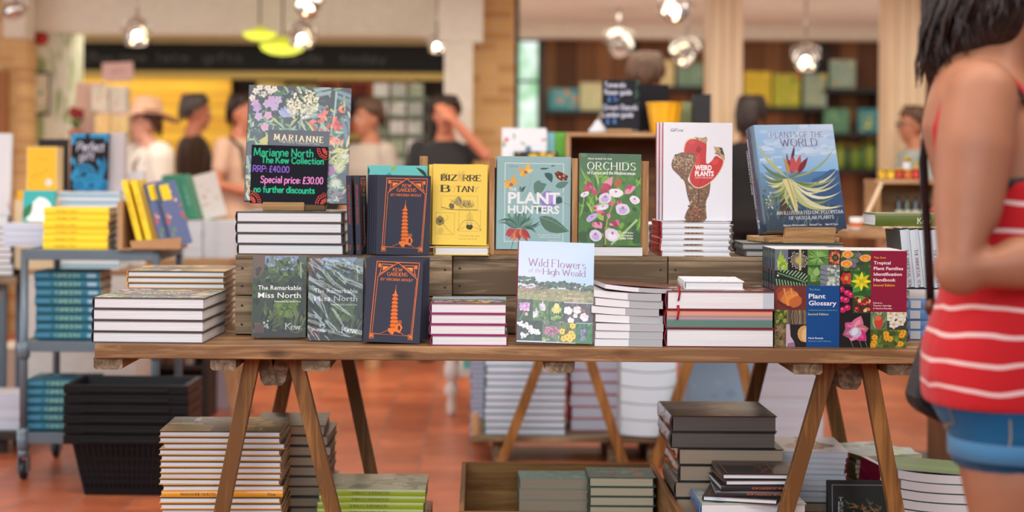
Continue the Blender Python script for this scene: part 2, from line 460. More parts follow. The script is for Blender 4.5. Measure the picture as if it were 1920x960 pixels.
class Art:
    """flat print on a surface of w x h metres; drawing coordinates given by box (x0, y0 = top left, x1, y1 = bottom right)"""
    def __init__(s, w, h, box, bg=None, seed=1):
        s.w, s.h = w, h; s.x0, s.y0, s.x1, s.y1 = box
        s.items = []; s.meshes = []; s.bb = []; s.lay = 4; s.eps = 0.000009
        s.clip = (0, 0, w, h); s.rng = random.Random(seed)
        s.k = w / (s.x1 - s.x0); s.ky = h / (s.y1 - s.y0)
        if bg: s.rect(s.x0, s.y0, s.x1, s.y1, bg)

    def m(s, p): return ((p[0] - s.x0) * s.k, (s.y1 - p[1]) * s.ky)

    def clipto(s, x0, y0, x1, y1):
        a = s.m((x0, y1)); b = s.m((x1, y0)); s.clip = (max(0, a[0]), max(0, a[1]), min(s.w, b[0]), min(s.h, b[1]))

    def unclip(s): s.clip = (0, 0, s.w, s.h)

    def raw(s, pts, col, step=1):
        grad = isinstance(col[0], (tuple, list))
        q = [(p[0], p[1]) + (tuple(col[i]) if grad else ()) for i, p in enumerate(pts)]
        for ax, lim, sg in ((0, s.clip[0], 1), (0, s.clip[2], -1), (1, s.clip[1], 1), (1, s.clip[3], -1)):
            if all(sg * (p[ax] - lim) >= 0 for p in q): continue
            o = []
            for i in range(len(q)):
                a, b = q[i - 1], q[i]
                ia, ib = sg * (a[ax] - lim) >= 0, sg * (b[ax] - lim) >= 0
                if ia != ib:
                    t = (lim - a[ax]) / (b[ax] - a[ax]); o.append(tuple(a[j] + (b[j] - a[j]) * t for j in range(len(a))))
                if ib: o.append(b)
            q = o
            if len(q) < 3: return
        area = sum(q[i - 1][0] * q[i][1] - q[i][0] * q[i - 1][1] for i in range(len(q)))
        if abs(area) < 1e-12: return
        if area < 0: q = q[::-1]
        c = [p[2:5] for p in q] if grad else tuple(col)
        s.items.append(([(p[0], p[1]) for p in q], c, s.layer(min(p[0] for p in q), min(p[1] for p in q), max(p[0] for p in q), max(p[1] for p in q), c)))

    def layer(s, a, b, c, d, col):
        """ink goes just above whatever it overlaps"""
        L = 3
        for x0, y0, x1, y1, l, k in s.bb:
            if l >= L and x0 < c and x1 > a and y0 < d and y1 > b: L = l + 1
        s.bb.append((a, b, c, d, L, col))
        return L

    def poly(s, pts, col, step=1): s.raw([s.m(p) for p in pts], col, step)

    def rect(s, x0, y0, x1, y1, col): s.poly([(x0, y1), (x1, y1), (x1, y0), (x0, y0)], col)

    def grad(s, x0, y0, x1, y1, top, bot): s.raw([s.m(p) for p in ((x0, y1), (x1, y1), (x1, y0), (x0, y0))], [bot[0], bot[1], top[1], top[0]])

    def frame(s, x0, y0, x1, y1, t, col):
        for q in ((x0, y0, x1, y0 + t), (x0, y1 - t, x1, y1), (x0, y0 + t, x0 + t, y1 - t), (x1 - t, y0 + t, x1, y1 - t)): s.rect(*q, col)

    def disc(s, x, y, rx, ry=None, col=(255, 255, 255), rot=0, n=10, jag=0):
        ry = rx if ry is None else ry
        c, si = math.cos(rot), math.sin(rot); pts = []
        for i in range(n):
            a = 2 * PI * i / n; k = 1 + (s.rng.random() - .5) * jag
            u, v = rx * k * math.cos(a), ry * k * math.sin(a)
            pts.append((x + u * c - v * si, y + u * si + v * c))
        s.poly(pts, col)

    def leaf(s, x0, y0, x1, y1, w, col, bend=0.0, mid=None, n=6):
        dx, dy = x1 - x0, y1 - y0; l = math.hypot(dx, dy) or 1
        nx, ny = -dy / l, dx / l; a = []; b = []
        for i in range(n + 1):
            t = i / n; k = math.sin(PI * t ** 0.8) * w / 2; o = bend * l * 4 * t * (1 - t)
            cx, cy = x0 + dx * t + nx * o, y0 + dy * t + ny * o
            a.append((cx + nx * k, cy + ny * k)); b.append((cx - nx * k, cy - ny * k))
        s.poly(a + b[::-1][1:-1], col)
        if mid: s.line([(x0, y0), (x0 + dx * .5 + nx * bend * l, y0 + dy * .5 + ny * bend * l), (x0 + dx * .9, y0 + dy * .9)], w * .08, mid)

    def line(s, pts, wd, col, w2=None, smooth=False, step=1):
        if smooth: pts = spline(pts, 4)
        w2 = wd if w2 is None else w2; a = []; b = []
        n = len(pts)
        for i in range(n):
            p, q = pts[max(i - 1, 0)], pts[min(i + 1, n - 1)]
            l = math.hypot(q[0] - p[0], q[1] - p[1]) or 1
            nx, ny = -(q[1] - p[1]) / l, (q[0] - p[0]) / l
            k = (wd + (w2 - wd) * i / (n - 1)) / 2
            a.append((pts[i][0] + nx * k, pts[i][1] + ny * k)); b.append((pts[i][0] - nx * k, pts[i][1] - ny * k))
        for i in range(n - 1):
            s.poly([a[i], a[i + 1], b[i + 1], b[i]], col, 0)

    def flower(s, x, y, r, col, n=5, centre=None, rot=0, fat=.9):
        for i in range(n):
            a = rot + 2 * PI * i / n
            s.leaf(x, y, x + r * math.cos(a), y + r * math.sin(a), r * fat, col if not isinstance(col, list) else col[i % len(col)], n=4)
        if centre: s.disc(x, y, r * .28, r * .28, centre, n=7)

    def blobs(s, x0, y0, x1, y1, n, cols, r0, r1, asp=1.0, ang=None, jag=.5):
        for i in range(n):
            r = s.rng.uniform(r0, r1)
            s.disc(s.rng.uniform(x0, x1), s.rng.uniform(y0, y1), r, r * asp, s.rng.choice(cols), s.rng.uniform(0, PI) if ang is None else ang, 7, jag)

    def blades(s, x0, y0, x1, y1, n, cols, l0, l1, wd, a0=0, a1=2 * PI):
        for i in range(n):
            x, y, l, a = s.rng.uniform(x0, x1), s.rng.uniform(y0, y1), s.rng.uniform(l0, l1), s.rng.uniform(a0, a1)
            s.leaf(x, y, x + l * math.cos(a), y + l * math.sin(a), wd, s.rng.choice(cols), s.rng.uniform(-.12, .12), n=4)

    def text(s, txt, x0, yb, x1, capx, col, bold=0.0):
        """built-in face: left x0, baseline yb, right x1 (or None), cap height capx"""
        V, Fc = sans(txt, bold)
        if not V: return
        mx = max(v[0] for v in V); mn = min(v[0] for v in V)
        ky = capx / 0.73; kx = (x1 - x0) / (mx - mn) if x1 else ky
        V = [s.m((x0 + (v[0] - mn) * kx, yb - v[1] * ky)) for v in V]
        s.meshes.append((V, Fc, col, s.layer(min(v[0] for v in V), min(v[1] for v in V), max(v[0] for v in V), max(v[1] for v in V), col)))

    def measure(s, txt, gap):
        return sum(3.5 if c == ' ' else (glyph(c)[0] + gap) for c in txt) - gap

    def letters(s, txt, x0, yb, x1, cap, col, mode='roman', thick=1.5, thin=.5, gap=2.0, slant=0, rise=0, jit=0):
        """drawn letters: 'roman' has thick and thin strokes with serifs, 'pen' one even stroke"""
        tot = s.measure(txt, gap); k = cap / 10; kx = (x1 - x0) / tot if x1 else k
        x = x0
        for ch in txt:
            if ch == ' ': x += 3.5 * kx; continue
            wd, st = glyph(ch)
            jy = s.rng.uniform(-jit, jit) * cap; top = 6 if ch in XH else 10
            f = lambda p: (x + (p[0] + slant * p[1]) * kx, yb - p[1] * k + jy + rise * (x - x0))
            for pts, sm in st:
                n = len(pts)
                if mode == 'pen':
                    pp = [f(p) for p in pts]
                    s.line(pp, thick * k, col, step=0)
                    for e in (pp[0], pp[-1]):
                        s.poly([(e[0] + thick * k / 2 * math.cos(a * PI / 3), e[1] + thick * k / 2 * math.sin(a * PI / 3)) for a in range(6)], col, 0)
                    continue
                a = []; b = []
                for i in range(n):
                    p, q = pts[max(i - 1, 0)], pts[min(i + 1, n - 1)]
                    dx, dy = q[0] - p[0], q[1] - p[1]; l = math.hypot(dx, dy) or 1
                    th = thin + (thick - thin) * abs(math.sin(math.atan2(dy, dx) + .25)) ** 1.5
                    nx, ny = -dy / l * th / 2, dx / l * th / 2
                    a.append(f((pts[i][0] + nx, pts[i][1] + ny))); b.append(f((pts[i][0] - nx, pts[i][1] - ny)))
                for i in range(n - 1): s.poly([a[i], a[i + 1], b[i + 1], b[i]], col, 0)
                if not sm and n == 2 and pts[0][0] != pts[1][0] or (n == 2 and not sm):
                    for e, o in ((pts[0], pts[1]), (pts[1], pts[0])):
                        if abs(e[1] - o[1]) > 3 and (e[1] in (0, 10, -3) or e[1] == top) and not (ch in 'AMNVW' and (e[0], e[1]) in ((4, 10), (3.8, 0), (2.7, 0), (8.1, 0), (4.5, 1.2), (7, 0)) and ch != 'H'):
                            sw = thick * .95
                            s.poly([f((e[0] - sw, e[1] - thin * .4)), f((e[0] + sw, e[1] - thin * .4)), f((e[0] + sw, e[1] + thin * .4)), f((e[0] - sw, e[1] + thin * .4))], col, 0)
                    if ch in 'ETFLZ' and abs(pts[0][1] - pts[1][1]) < 1 and pts[0][1] in (0, 10):
                        for ex in ((pts[1],) if ch in 'EFL' else (pts[0], pts[1])):
                            d = -1.8 if ex[1] == 10 else 1.8
                            s.poly([f((ex[0] - thin / 2, ex[1])), f((ex[0] + thin / 2, ex[1])), f((ex[0] + thin / 2, ex[1] + d)), f((ex[0] - thin / 4, ex[1] + d))], col, 0)
            x += (wd + gap) * kx


# ---------------------------------------------------------------- books
ORD = ['topmost', 'second from top', 'third from top', 'fourth from top', 'fifth from top', 'sixth from top', 'seventh from top', 'eighth from top', 'ninth from top', 'tenth from top',
       'eleventh from top', 'twelfth from top', 'thirteenth from top', 'fourteenth from top', 'fifteenth from top', 'sixteenth from top', 'seventeenth from top', 'eighteenth from top', 'nineteenth from top', 'twentieth from top', 'lowest']


def AX(a, b, c):
    return Matrix((a, b, c)).transposed().to_4x4()


def book(name, label, w, h, t, cov, art=None, spine=None, back=None, pages=WHITEP, mat=INK, hard=True, group=None, edge=None, ribbon=None, page_art=None):
    """closed book standing upright: front cover towards -Y, spine on the left (-X); cov = (front, back, spine)"""
    r = thing(name, label, 'book', None, group)
    b = MB(); k = 0.0024 if hard else 0.0006
    o = 0.003 if hard else 0.0
    if len(cov) == 3: fc, bc, sc = cov
    ec, eb = edge if edge and isinstance(edge[0], tuple) else (edge or fc, edge or bc)
    b.box(k, w, 0, k, 0, h, ec); b.box(k, w, t - k, t, 0, h, eb)
    b.add([(k, -.00001, 0), (w, -.00001, 0), (w, -.00001, h), (k, -.00001, h)], [(0, 1, 2, 3)], fc)
    b.add([(k, t + .00001, 0), (w, t + .00001, 0), (w, t + .00001, h), (k, t + .00001, h)], [(3, 2, 1, 0)], bc)
    # spine: gently rounded board
    n = 6; prof = []
    bul = 0.10 * t if hard else 0.0
    for i in range(n + 1):
        a = i / n
        prof.append((-bul * math.sin(PI * a) , t * a))
    prof2 = [(x + k, y) for x, y in prof]
    V = [(x, y, z) for z in (0, h) for x, y in prof] + [(x, y, z) for z in (0, h) for x, y in prof2]
    m = n + 1; Fc = []
    for i in range(n):
        Fc.append((i + 1, i, i + m, i + 1 + m)); Fc.append((2 * m + i, 2 * m + i + 1, 3 * m + i + 1, 3 * m + i))
        Fc.append((i, i + 1, 2 * m + i + 1, 2 * m + i)); Fc.append((m + i + 1, m + i, 3 * m + i, 3 * m + i + 1))
    Fc += [(0, 2 * m, 3 * m, m), (n, n + m, 3 * m + n, 2 * m + n)]
    b.add(V, Fc, sc, 0, None, False)
    if hard:   # shade of the joint groove, painted as a darker strip beside the spine
        b.add([(k + .004, -.00002, 0), (k + .0055, -.00002, 0), (k + .0055, -.00002, h), (k + .004, -.00002, h)], [(0, 1, 2, 3)], tuple(int(c * .86) for c in fc))
    if art: b.art(art)
    if back: b.art(back, T(w, t, 0) @ RZ(180))
    if spine:   # art of h wide, t tall, reading from the head of the spine
        b.art(spine, T(-bul - .0001, t, h) @ AX((0, 0, -1), (1, 0, 0), (0, -1, 0)))
    b.build('cover', mat, r)
    p = MB(); p.box(k + .0005, w - o - .0004, k + .0002, t - k - .0002, o, h - o)
    mats = [pages]
    if page_art:
        for (A, where) in page_art:
            p.art(A, T(0, t, o - .0001) @ RX(90) if where == 'tail' else T(w - o + .0001, t, 0) @ AX((0, 0, 1), (-1, 0, 0), (0, -1, 0)), 1)
        mats.append(INK)
    p.build('pages', mats, r)
    if ribbon:
        q = MB(); q.tube([(ribbon[0], t * .5, o + .01), (ribbon[0], t * .5, -.002), (ribbon[0] + .001, t * .4, -.0035), (ribbon[0] + .003, t * .1, -.0036), (ribbon[0] + .001, -t * .25, -.0036)], [(.0028, .0004)] * 4 + [(.0042, .0004)], 6)
        q.build('ribbon', plain('ribbon_red', (170, 20, 34), .6), r)
    return r


def stand(x, y, z, yaw=0, lean=0, roll=0, w=0, t=0):
    """pose of an upright book: (x, y, z) = bottom front corner at the spine"""
    return T(x, y, z + t * math.sin(R(abs(lean))) + max(0, w * math.sin(R(roll)))) @ RZ(yaw) @ RX(-lean) @ RY(roll)


SP = {'left': 0, 'front': 90, 'right': 180, 'back': -90}


def lie(x, y, z, w, h, t, yaw=0, spine='left', up='front'):
    """pose of a lying book: cover centre at (x, y), underside at z"""
    if up == 'front':
        return T(x, y, z + t) @ RZ(yaw + SP[spine]) @ RX(-90) @ T(-w / 2, 0, -h / 2)
    return T(x, y, z) @ RZ(yaw + SP[spine]) @ RX(90) @ T(-w / 2, 0, -h / 2)


def lab_stack(what, where, i, n):
    o = 'lowest' if i == n - 1 and n > 2 else ORD[min(i, 20)]
    return f'{what}, {o} {where}'


def pile(proto, dims, n, x, y, z, what, where, group, spine='left', yaw=0, jx=.002, jy=.002, jyaw=.6, seed=1, flips=(), gap=.0003, use_proto=True, top_yaw=None, zs=1.0):
    """n lying copies from z up; the topmost is listed first in the labels"""
    rng = random.Random(seed); w, h, t = dims; res = []
    for i in range(n):          # i = 0 lowest
        sp = spine
        if i in flips: sp = flips[i]
        yw = yaw + rng.uniform(-jyaw, jyaw)
        if i == n - 1 and top_yaw is not None: yw = top_yaw
        M = lie(x + rng.uniform(-jx, jx), y + rng.uniform(-jy, jy), z + i * (t + gap), w, h * zs, t, yw, sp) @ Matrix.Diagonal((1, 1, zs, 1))
        L = lab_stack(what, where, n - 1 - i, n)
        if i == 0 and use_proto:
            proto.matrix_world = M; proto['label'] = L; proto['group'] = group; r = proto
        else:
            r = dup(proto, L, M, group)
        res.append(r)
    return res, z + n * (t + gap)
# ---------------------------------------------------------------- printed covers
def kew(a, x, y, cap, col, x1=None):
    """small shop crest and name"""
    a.letters('Kew', x, y, x1 or x + cap * 2.4, cap, col, 'roman', 1.3, .6, 1.2)
    for i in range(4): a.rect(x - cap * 1.5 + i * cap * .36, y - cap * .55 + (i % 2) * cap * .1, x - cap * 1.28 + i * cap * .36, y, col)
    a.line([(x - cap * 1.6, y - cap * .6), (x - cap * .9, y - cap), (x - cap * .15, y - cap * .6)], cap * .1, col)


def art_collection(w, h):
    a = Art(w, h, (40, 45, 812, 890), (58, 66, 78), 3); r = a.rng
    G = [(66, 122, 90), (112, 160, 112), (54, 96, 84), (150, 186, 150), (46, 80, 76), (176, 196, 120)]
    a.blades(40, 60, 812, 890, 420, G + [(40, 50, 56), (176, 200, 180), (120, 160, 156)], 60, 150, 19)
    a.blades(40, 60, 812, 300, 40, [(48, 54, 68), (52, 60, 76)], 60, 120, 26)
    for cx, cy, rot in ((700, 90, .3), (620, 200, 2.6), (760, 250, 1.2), (660, 60, 2.9), (780, 130, .8), (560, 230, 2.9), (620, 330, 1.9), (790, 330, 1.4), (120, 640, 1.6), (60, 560, 1.3)):
        c = r.choice([(120, 156, 172), (150, 184, 190), (104, 136, 156)])
        for i in range(13):
            t = i / 13; x, y = cx + 120 * t * math.cos(rot), cy + 120 * t * math.sin(rot)
            for sg in (-1, 1): a.leaf(x, y, x + 44 * math.cos(rot + sg * 1.1), y + 44 * math.sin(rot + sg * 1.1), 9, c, n=3)
    for cx, cy in ((90, 90), (150, 110), (200, 90), (66, 140), (120, 60), (230, 70), (180, 60)):
        a.flower(cx, cy, 28, (228, 228, 216), 5, (214, 200, 170), r.random())
    for cx, cy in ((180, 180), (90, 180), (105, 215), (235, 200), (120, 275), (190, 265), (260, 150), (170, 350), (210, 150)):
        c = r.choice([(170, 160, 214), (196, 168, 214), (186, 178, 222), (206, 170, 200)])
        a.flower(cx, cy, 36, c, 5, (226, 150, 190), r.random())
    for i in range(7): a.leaf(330, 270, 330 + 80 * math.cos(-.2 - i * .4), 240 + 56 * math.sin(-.3 - i * .42), 40, [(160, 178, 224), (138, 160, 214)][i % 2])
    for i in range(170):
        t = r.random() * 2 * PI; q = r.random() ** .6
        x, y = 450 + 120 * q * math.cos(t), 180 + 110 * q * math.sin(t) + .35 * (120 * q * math.cos(t)) * -.5
        a.disc(x, y, 9, 9, r.choice([(226, 226, 190), (206, 208, 170), (236, 236, 214), (186, 192, 150)]), n=6)
    a.line([(700, 70), (690, 250), (670, 370)], 16, (150, 196, 190), 9, True)
    for i in range(34):
        x, y = r.choice([(610, 250), (560, 300), (720, 320), (640, 350), (690, 410), (720, 210), (540, 330), (690, 300), (620, 380)])
        t = r.uniform(0, 2 * PI)
        a.leaf(x, y, x + 52 * math.cos(t), y + 52 * math.sin(t), 22, r.choice([(228, 84, 74), (240, 118, 100), (200, 60, 60), (246, 150, 130)]))
    for i in range(12): a.leaf(660 + i * 9, 470, 668 + i * 9, 430 - i % 3 * 8, 10, (230, 150, 130))
    for i in range(10): a.leaf(130, 450, 250 - i * 6, 360 + i * 14, 22, [(214, 204, 110), (186, 190, 110)][i % 2], .1)
    for cx, cy in ((740, 620), (720, 750), (780, 560)):
        for i in range(16):
            t = i * PI / 8; a.leaf(cx, cy, cx + 56 * math.cos(t), cy + 50 * math.sin(t), 16, [(198, 210, 170), (168, 190, 170)][i % 2])
        a.disc(cx, cy, 30, 30, (206, 216, 200), jag=.3)
    a.blades(660, 480, 812, 640, 26, [(206, 206, 130), (174, 184, 110)], 50, 110, 18)
    a.disc(685, 655, 24, 40, (170, 90, 170), jag=.4)
    a.blades(40, 700, 200, 880, 26, [(214, 190, 100), (220, 220, 200), (176, 186, 130)], 50, 110, 20)
    a.blades(620, 800, 812, 880, 24, [(150, 120, 140), (120, 130, 130), (200, 200, 190)], 40, 90, 18)
    kew(a, 140, 118, 28, (120, 130, 138))
    a.rect(196, 368, 660, 640, (36, 40, 54))
    a.letters('MARIANNE', 246, 442, 612, 42, (244, 228, 178), 'roman', 2.3, .7, 5.5, rise=.03)
    a.letters('THE KEW COLLECTION', 280, 460, 580, 11, (226, 220, 200), 'pen', 1.6, gap=2.6, rise=.03)
    a.letters('NORTH', 300, 560, 560, 42, (244, 228, 178), 'roman', 2.3, .7, 4.2)
    return a


def art_gardens(w, h):
    O = (238, 128, 62); a = Art(w, h, (500, 74, 1018, 800), (62, 65, 80), 5)
    M = lambda p: p
    a.frame(588, 98, 984, 104, 6, O); a.line([(592, 100), (556, 765)], 6, O); a.line([(606, 232), (576, 728)], 4, O)
    a.line([(984, 104), (944, 772)], 6, O); a.line([(966, 240), (934, 730)], 4, O)
    a.line([(560, 727), (940, 737)], 5, O)
    a.line([(606, 232), (785, 104)], 6, O); a.line([(785, 104), (966, 240)], 6, O)
    for sg in (0, 1):
        f = (lambda x, y: (x, y)) if not sg else (lambda x, y: (1572 - x, y + 4))
        a.poly([f(648, 140), f(706, 142), f(648, 178)], (250, 150, 70))
        a.line([f(640, 122), f(742, 126)], 5, O); a.line([f(640, 122), f(622, 206)], 5, O); a.line([f(742, 126), f(612, 214)], 5, O)
        x, y = f(618, 134); a.rect(x - 12, y - 16, x + 12, y + 16, O)
    for x in (572, 928):
        a.frame(x - 20, 724, x + 22, 770, 4, O); a.rect(x - 10, 734, x + 14, 758, O)
    a.letters('KEW', 744, 180, 828, 27, O, 'roman', 1.6, .7, 2.2)
    a.letters('GARDENS', 692, 222, 876, 30, O, 'roman', 1.6, .7, 2.0)
    a.letters('BY VIRGINIA WOOLF', 634, 264, 930, 21, O, 'roman', 1.6, .8, 2.4)
    a.line([(778, 300), (775, 372)], 3, O)
    a.poly([(775, 330), (764, 380), (788, 380)], O)
    for i in range(9):   # ten-storeyed pagoda
        y = 380 + i * 33; k = 20 + i * 1.4; D = (120, 66, 50)
        a.poly([(773 - k - 10, y + 12), (773 + k + 10, y + 13), (773 + k - 2, y), (773 - k + 2, y)], O)
        a.rect(773 - k + 2, y + 12, 773 + k - 2, y + 33, (222, 112, 54))
        for j in (-1, 0, 1): a.rect(773 + j * k * .56 - 3, y + 16, 773 + j * k * .56 + 3, y + 28, D)
    a.rect(722, 676, 822, 704, O); a.poly([(722, 704), (822, 704), (880, 736), (650, 730)], (62, 65, 80))
    a.line([(730, 690), (655, 724)], 3, O); a.line([(815, 694), (868, 732)], 3, O); a.disc(760, 714, 22, 16, O, jag=.6)
    a.disc(822, 668, 30, 42, O, jag=.4); a.disc(824, 672, 14, 22, (90, 60, 60), jag=.5)
    for i in range(8): a.disc(805 + i * 5, 610 + (i % 3) * 14, 6, 5, O, jag=.6)
    return a


def art_bizarre(w, h):
    K = (62, 58, 44); a = Art(w, h, (148, 98, 610, 795), (248, 214, 92), 6); 
    a.letters('BIZ', 220, 240, 346, 50, K, 'roman', 2.2, .7, 2.0); a.letters('A', 352, 240, 396, 58, (214, 178, 96), 'roman', .9, .5); a.letters('RRE', 406, 240, 552, 50, K, 'roman', 2.2, .7, 2.2)
    a.letters('B', 224, 338, 284, 58, K, 'roman', 2.2, .7); a.letters('O', 294, 338, 334, 48, (206, 172, 92), 'roman', 1.0, .5); a.letters('TAN', 346, 336, 488, 50, K, 'roman', 2.2, .7, 2.0); a.letters('Y', 496, 336, 534, 48, (190, 160, 92), 'roman', 1.0, .5)
    for i in range(26): a.line([(210 + a.rng.random() * 50, 170 + a.rng.random() * 60), (220 + a.rng.random() * 50, 178 + a.rng.random() * 60)], 2, (110, 100, 64))
    for i in range(22): a.line([(358 + a.rng.random() * 60, 160 + a.rng.random() * 90), (366 + a.rng.random() * 60, 150 + a.rng.random() * 90)], 1.6, (196, 166, 90))
    L = (150, 128, 66)
    a.frame(220, 372, 530, 492, 2, L); a.frame(176, 518, 336, 706, 2, L); a.frame(372, 494, 556, 676, 2, L)
    a.disc(365, 420, 34, 50, (176, 160, 100), .3, 9, .4); a.disc(310, 462, 26, 26, (120, 108, 70), 0, 9, .5); a.disc(440, 440, 56, 34, (206, 182, 96), .4, 9, .3)
    for i in range(26):
        x = 290 + a.rng.random() * 200; a.line([(x, 400 + a.rng.random() * 80), (x + 18, 410 + a.rng.random() * 80)], 3, K)
    a.line([(222, 470), (300, 488), (390, 490), (526, 488)], 6, K, 3, True); a.line([(370, 386), (400, 440), (430, 470)], 5, K, 2, True)
    a.line([(300, 486), (300, 430), (350, 390), (372, 384)], 3, K, 2, True)
    a.disc(212, 588, 38, 42, (150, 132, 74), 0, 12, .25)
    for i in range(16): a.line([(212, 605), (178 + i * 4.6, 556 + (i % 4) * 9)], 3.5, K, 1)
    a.line([(240, 612), (268, 650), (320, 700)], 3, K, 1.5, True); a.disc(218, 676, 26, 34, (226, 192, 92), .3); a.line([(240, 610), (280, 560), (262, 540)], 2.4, L, 1.5, True)
    for sg in (-1, 1):
        a.line([(463, 580), (463 + sg * 50, 590), (463 + sg * 104, 668)], 3.5, K, 2, True); a.line([(463 + sg * 104, 668), (463 + sg * 40, 640)], 2.5, K, 2)
        for j in range(3): a.line([(463 + sg * (6 + j * 8), 590), (463 + sg * (10 + j * 8), 510 + j * 14)], 2, L)
        a.disc(463 + sg * 16, 606, 14, 12, (206, 188, 120)); a.disc(463 + sg * 15, 634, 16, 18, K, jag=.3)
    a.disc(463, 650, 22, 12, K, jag=.4); a.line([(463, 500), (463, 580)], 2.5, K)
    a.letters('Christina Harrison', 372, 720, 548, 13, (176, 138, 50), 'pen', 1.2, gap=1.6); a.letters('Lauren Gardiner', 372, 746, 530, 13, (176, 138, 50), 'pen', 1.2, gap=1.6)
    return a


def art_hunters(w, h):
    W = (238, 244, 244); a = Art(w, h, (88, 106, 698, 868), (152, 190, 192), 7)
    a.frame(152, 160, 640, 806, 5, (222, 236, 236)); kew(a, 215, 196, 18, (120, 150, 156))
    for cx, cy, k in ((325, 232, 1), (205, 335, 1)):
        for t, l in ((-1.2, 84), (-2.7, 70), (2.6, 62), (-.25, 66), (2.0, 50)): a.leaf(cx, cy, cx + l * math.cos(t), cy + l * math.sin(t), 34, a.rng.choice([(240, 186, 84), (246, 204, 110), (232, 172, 70)]))
        a.disc(cx, cy + 4, 18, 14, (150, 120, 110), jag=.4)
    a.disc(515, 460, 70, 74, (150, 130, 206), 0, 14, .15); a.disc(520, 450, 40, 44, (176, 156, 226), 0, 10, .3)
    D = [(74, 112, 108), (96, 134, 120), (60, 96, 98)]
    for q in ((400, 410, 500, 330, 90), (440, 300, 400, 400, 70), (480, 240, 540, 320, 56), (440, 205, 520, 200, 16), (530, 186, 570, 180, 14), (570, 350, 680, 310, 56), (580, 440, 628, 480, 70), (390, 500, 520, 540, 46), (290, 400, 280, 350, 26), (300, 400, 330, 350, 20)):
        a.leaf(*q, a.rng.choice(D), a.rng.uniform(-.2, .2))
    a.leaf(438, 598, 690, 716, 118, (88, 122, 104), .06); a.line([(440, 600), (560, 640), (680, 714)], 4, (150, 180, 150), 2, True)
    for i in range(4): a.line([(500 + i * 36, 618 + i * 18), (520 + i * 40, 590 + i * 24)], 2, (140, 170, 144))
    a.line([(640, 400), (630, 470), (700, 500)], 3, (70, 104, 100), 2, True); a.line([(370, 260), (350, 380), (300, 440)], 2.5, (110, 150, 150), 2, True)
    a.poly([(562, 240), (590, 222), (640, 240), (676, 262), (664, 300), (612, 300), (584, 282)], (108, 52, 46)); a.blobs(580, 236, 660, 290, 14, [(196, 112, 70), (60, 30, 34), (226, 170, 130)], 4, 9)
    for i in range(22):
        t = -2.95 + i * 2.75 / 21; l = a.rng.uniform(110, 185)
        a.leaf(280, 690, 280 + l * math.cos(t), 690 + l * math.sin(t) * 1.0, 24, a.rng.choice(D + [(124, 160, 136), (104, 148, 128)]), a.rng.uniform(-.15, .15))
    a.leaf(270, 690, 90, 650, 22, D[0], .25); a.leaf(300, 690, 420, 740, 26, D[1], -.2); a.leaf(320, 680, 400, 720, 18, D[2], -.1)
    for i in range(9): a.leaf(262 + i * 5, 700, 180 + i * 24, 770 + (i * 7) % 5 * 9, 42, [(176, 66, 66), (206, 112, 78), (222, 140, 96), (190, 86, 76)][i % 4])
    a.leaf(240, 705, 165, 760, 50, (186, 74, 84), .1); a.line([(228, 800), (214, 866)], 7, (90, 120, 120), 4)
    a.text('THE', 190, 390, 250, 28, W, .01); a.text('PLANT', 182, 490, 610, 92, W, .035); a.text('HUNTERS', 182, 572, 606, 66, W, .03)
    for i, (x0, x1) in enumerate(((430, 618), (444, 618), (520, 618))): a.letters(['The adventures of the world', 'greatest botanical explorers', 'Carolyn Fry'][i], x0, 750 + i * 18 + (i == 2) * 10, x1, 9, W, 'pen', 1.4, gap=1.4)
    return a


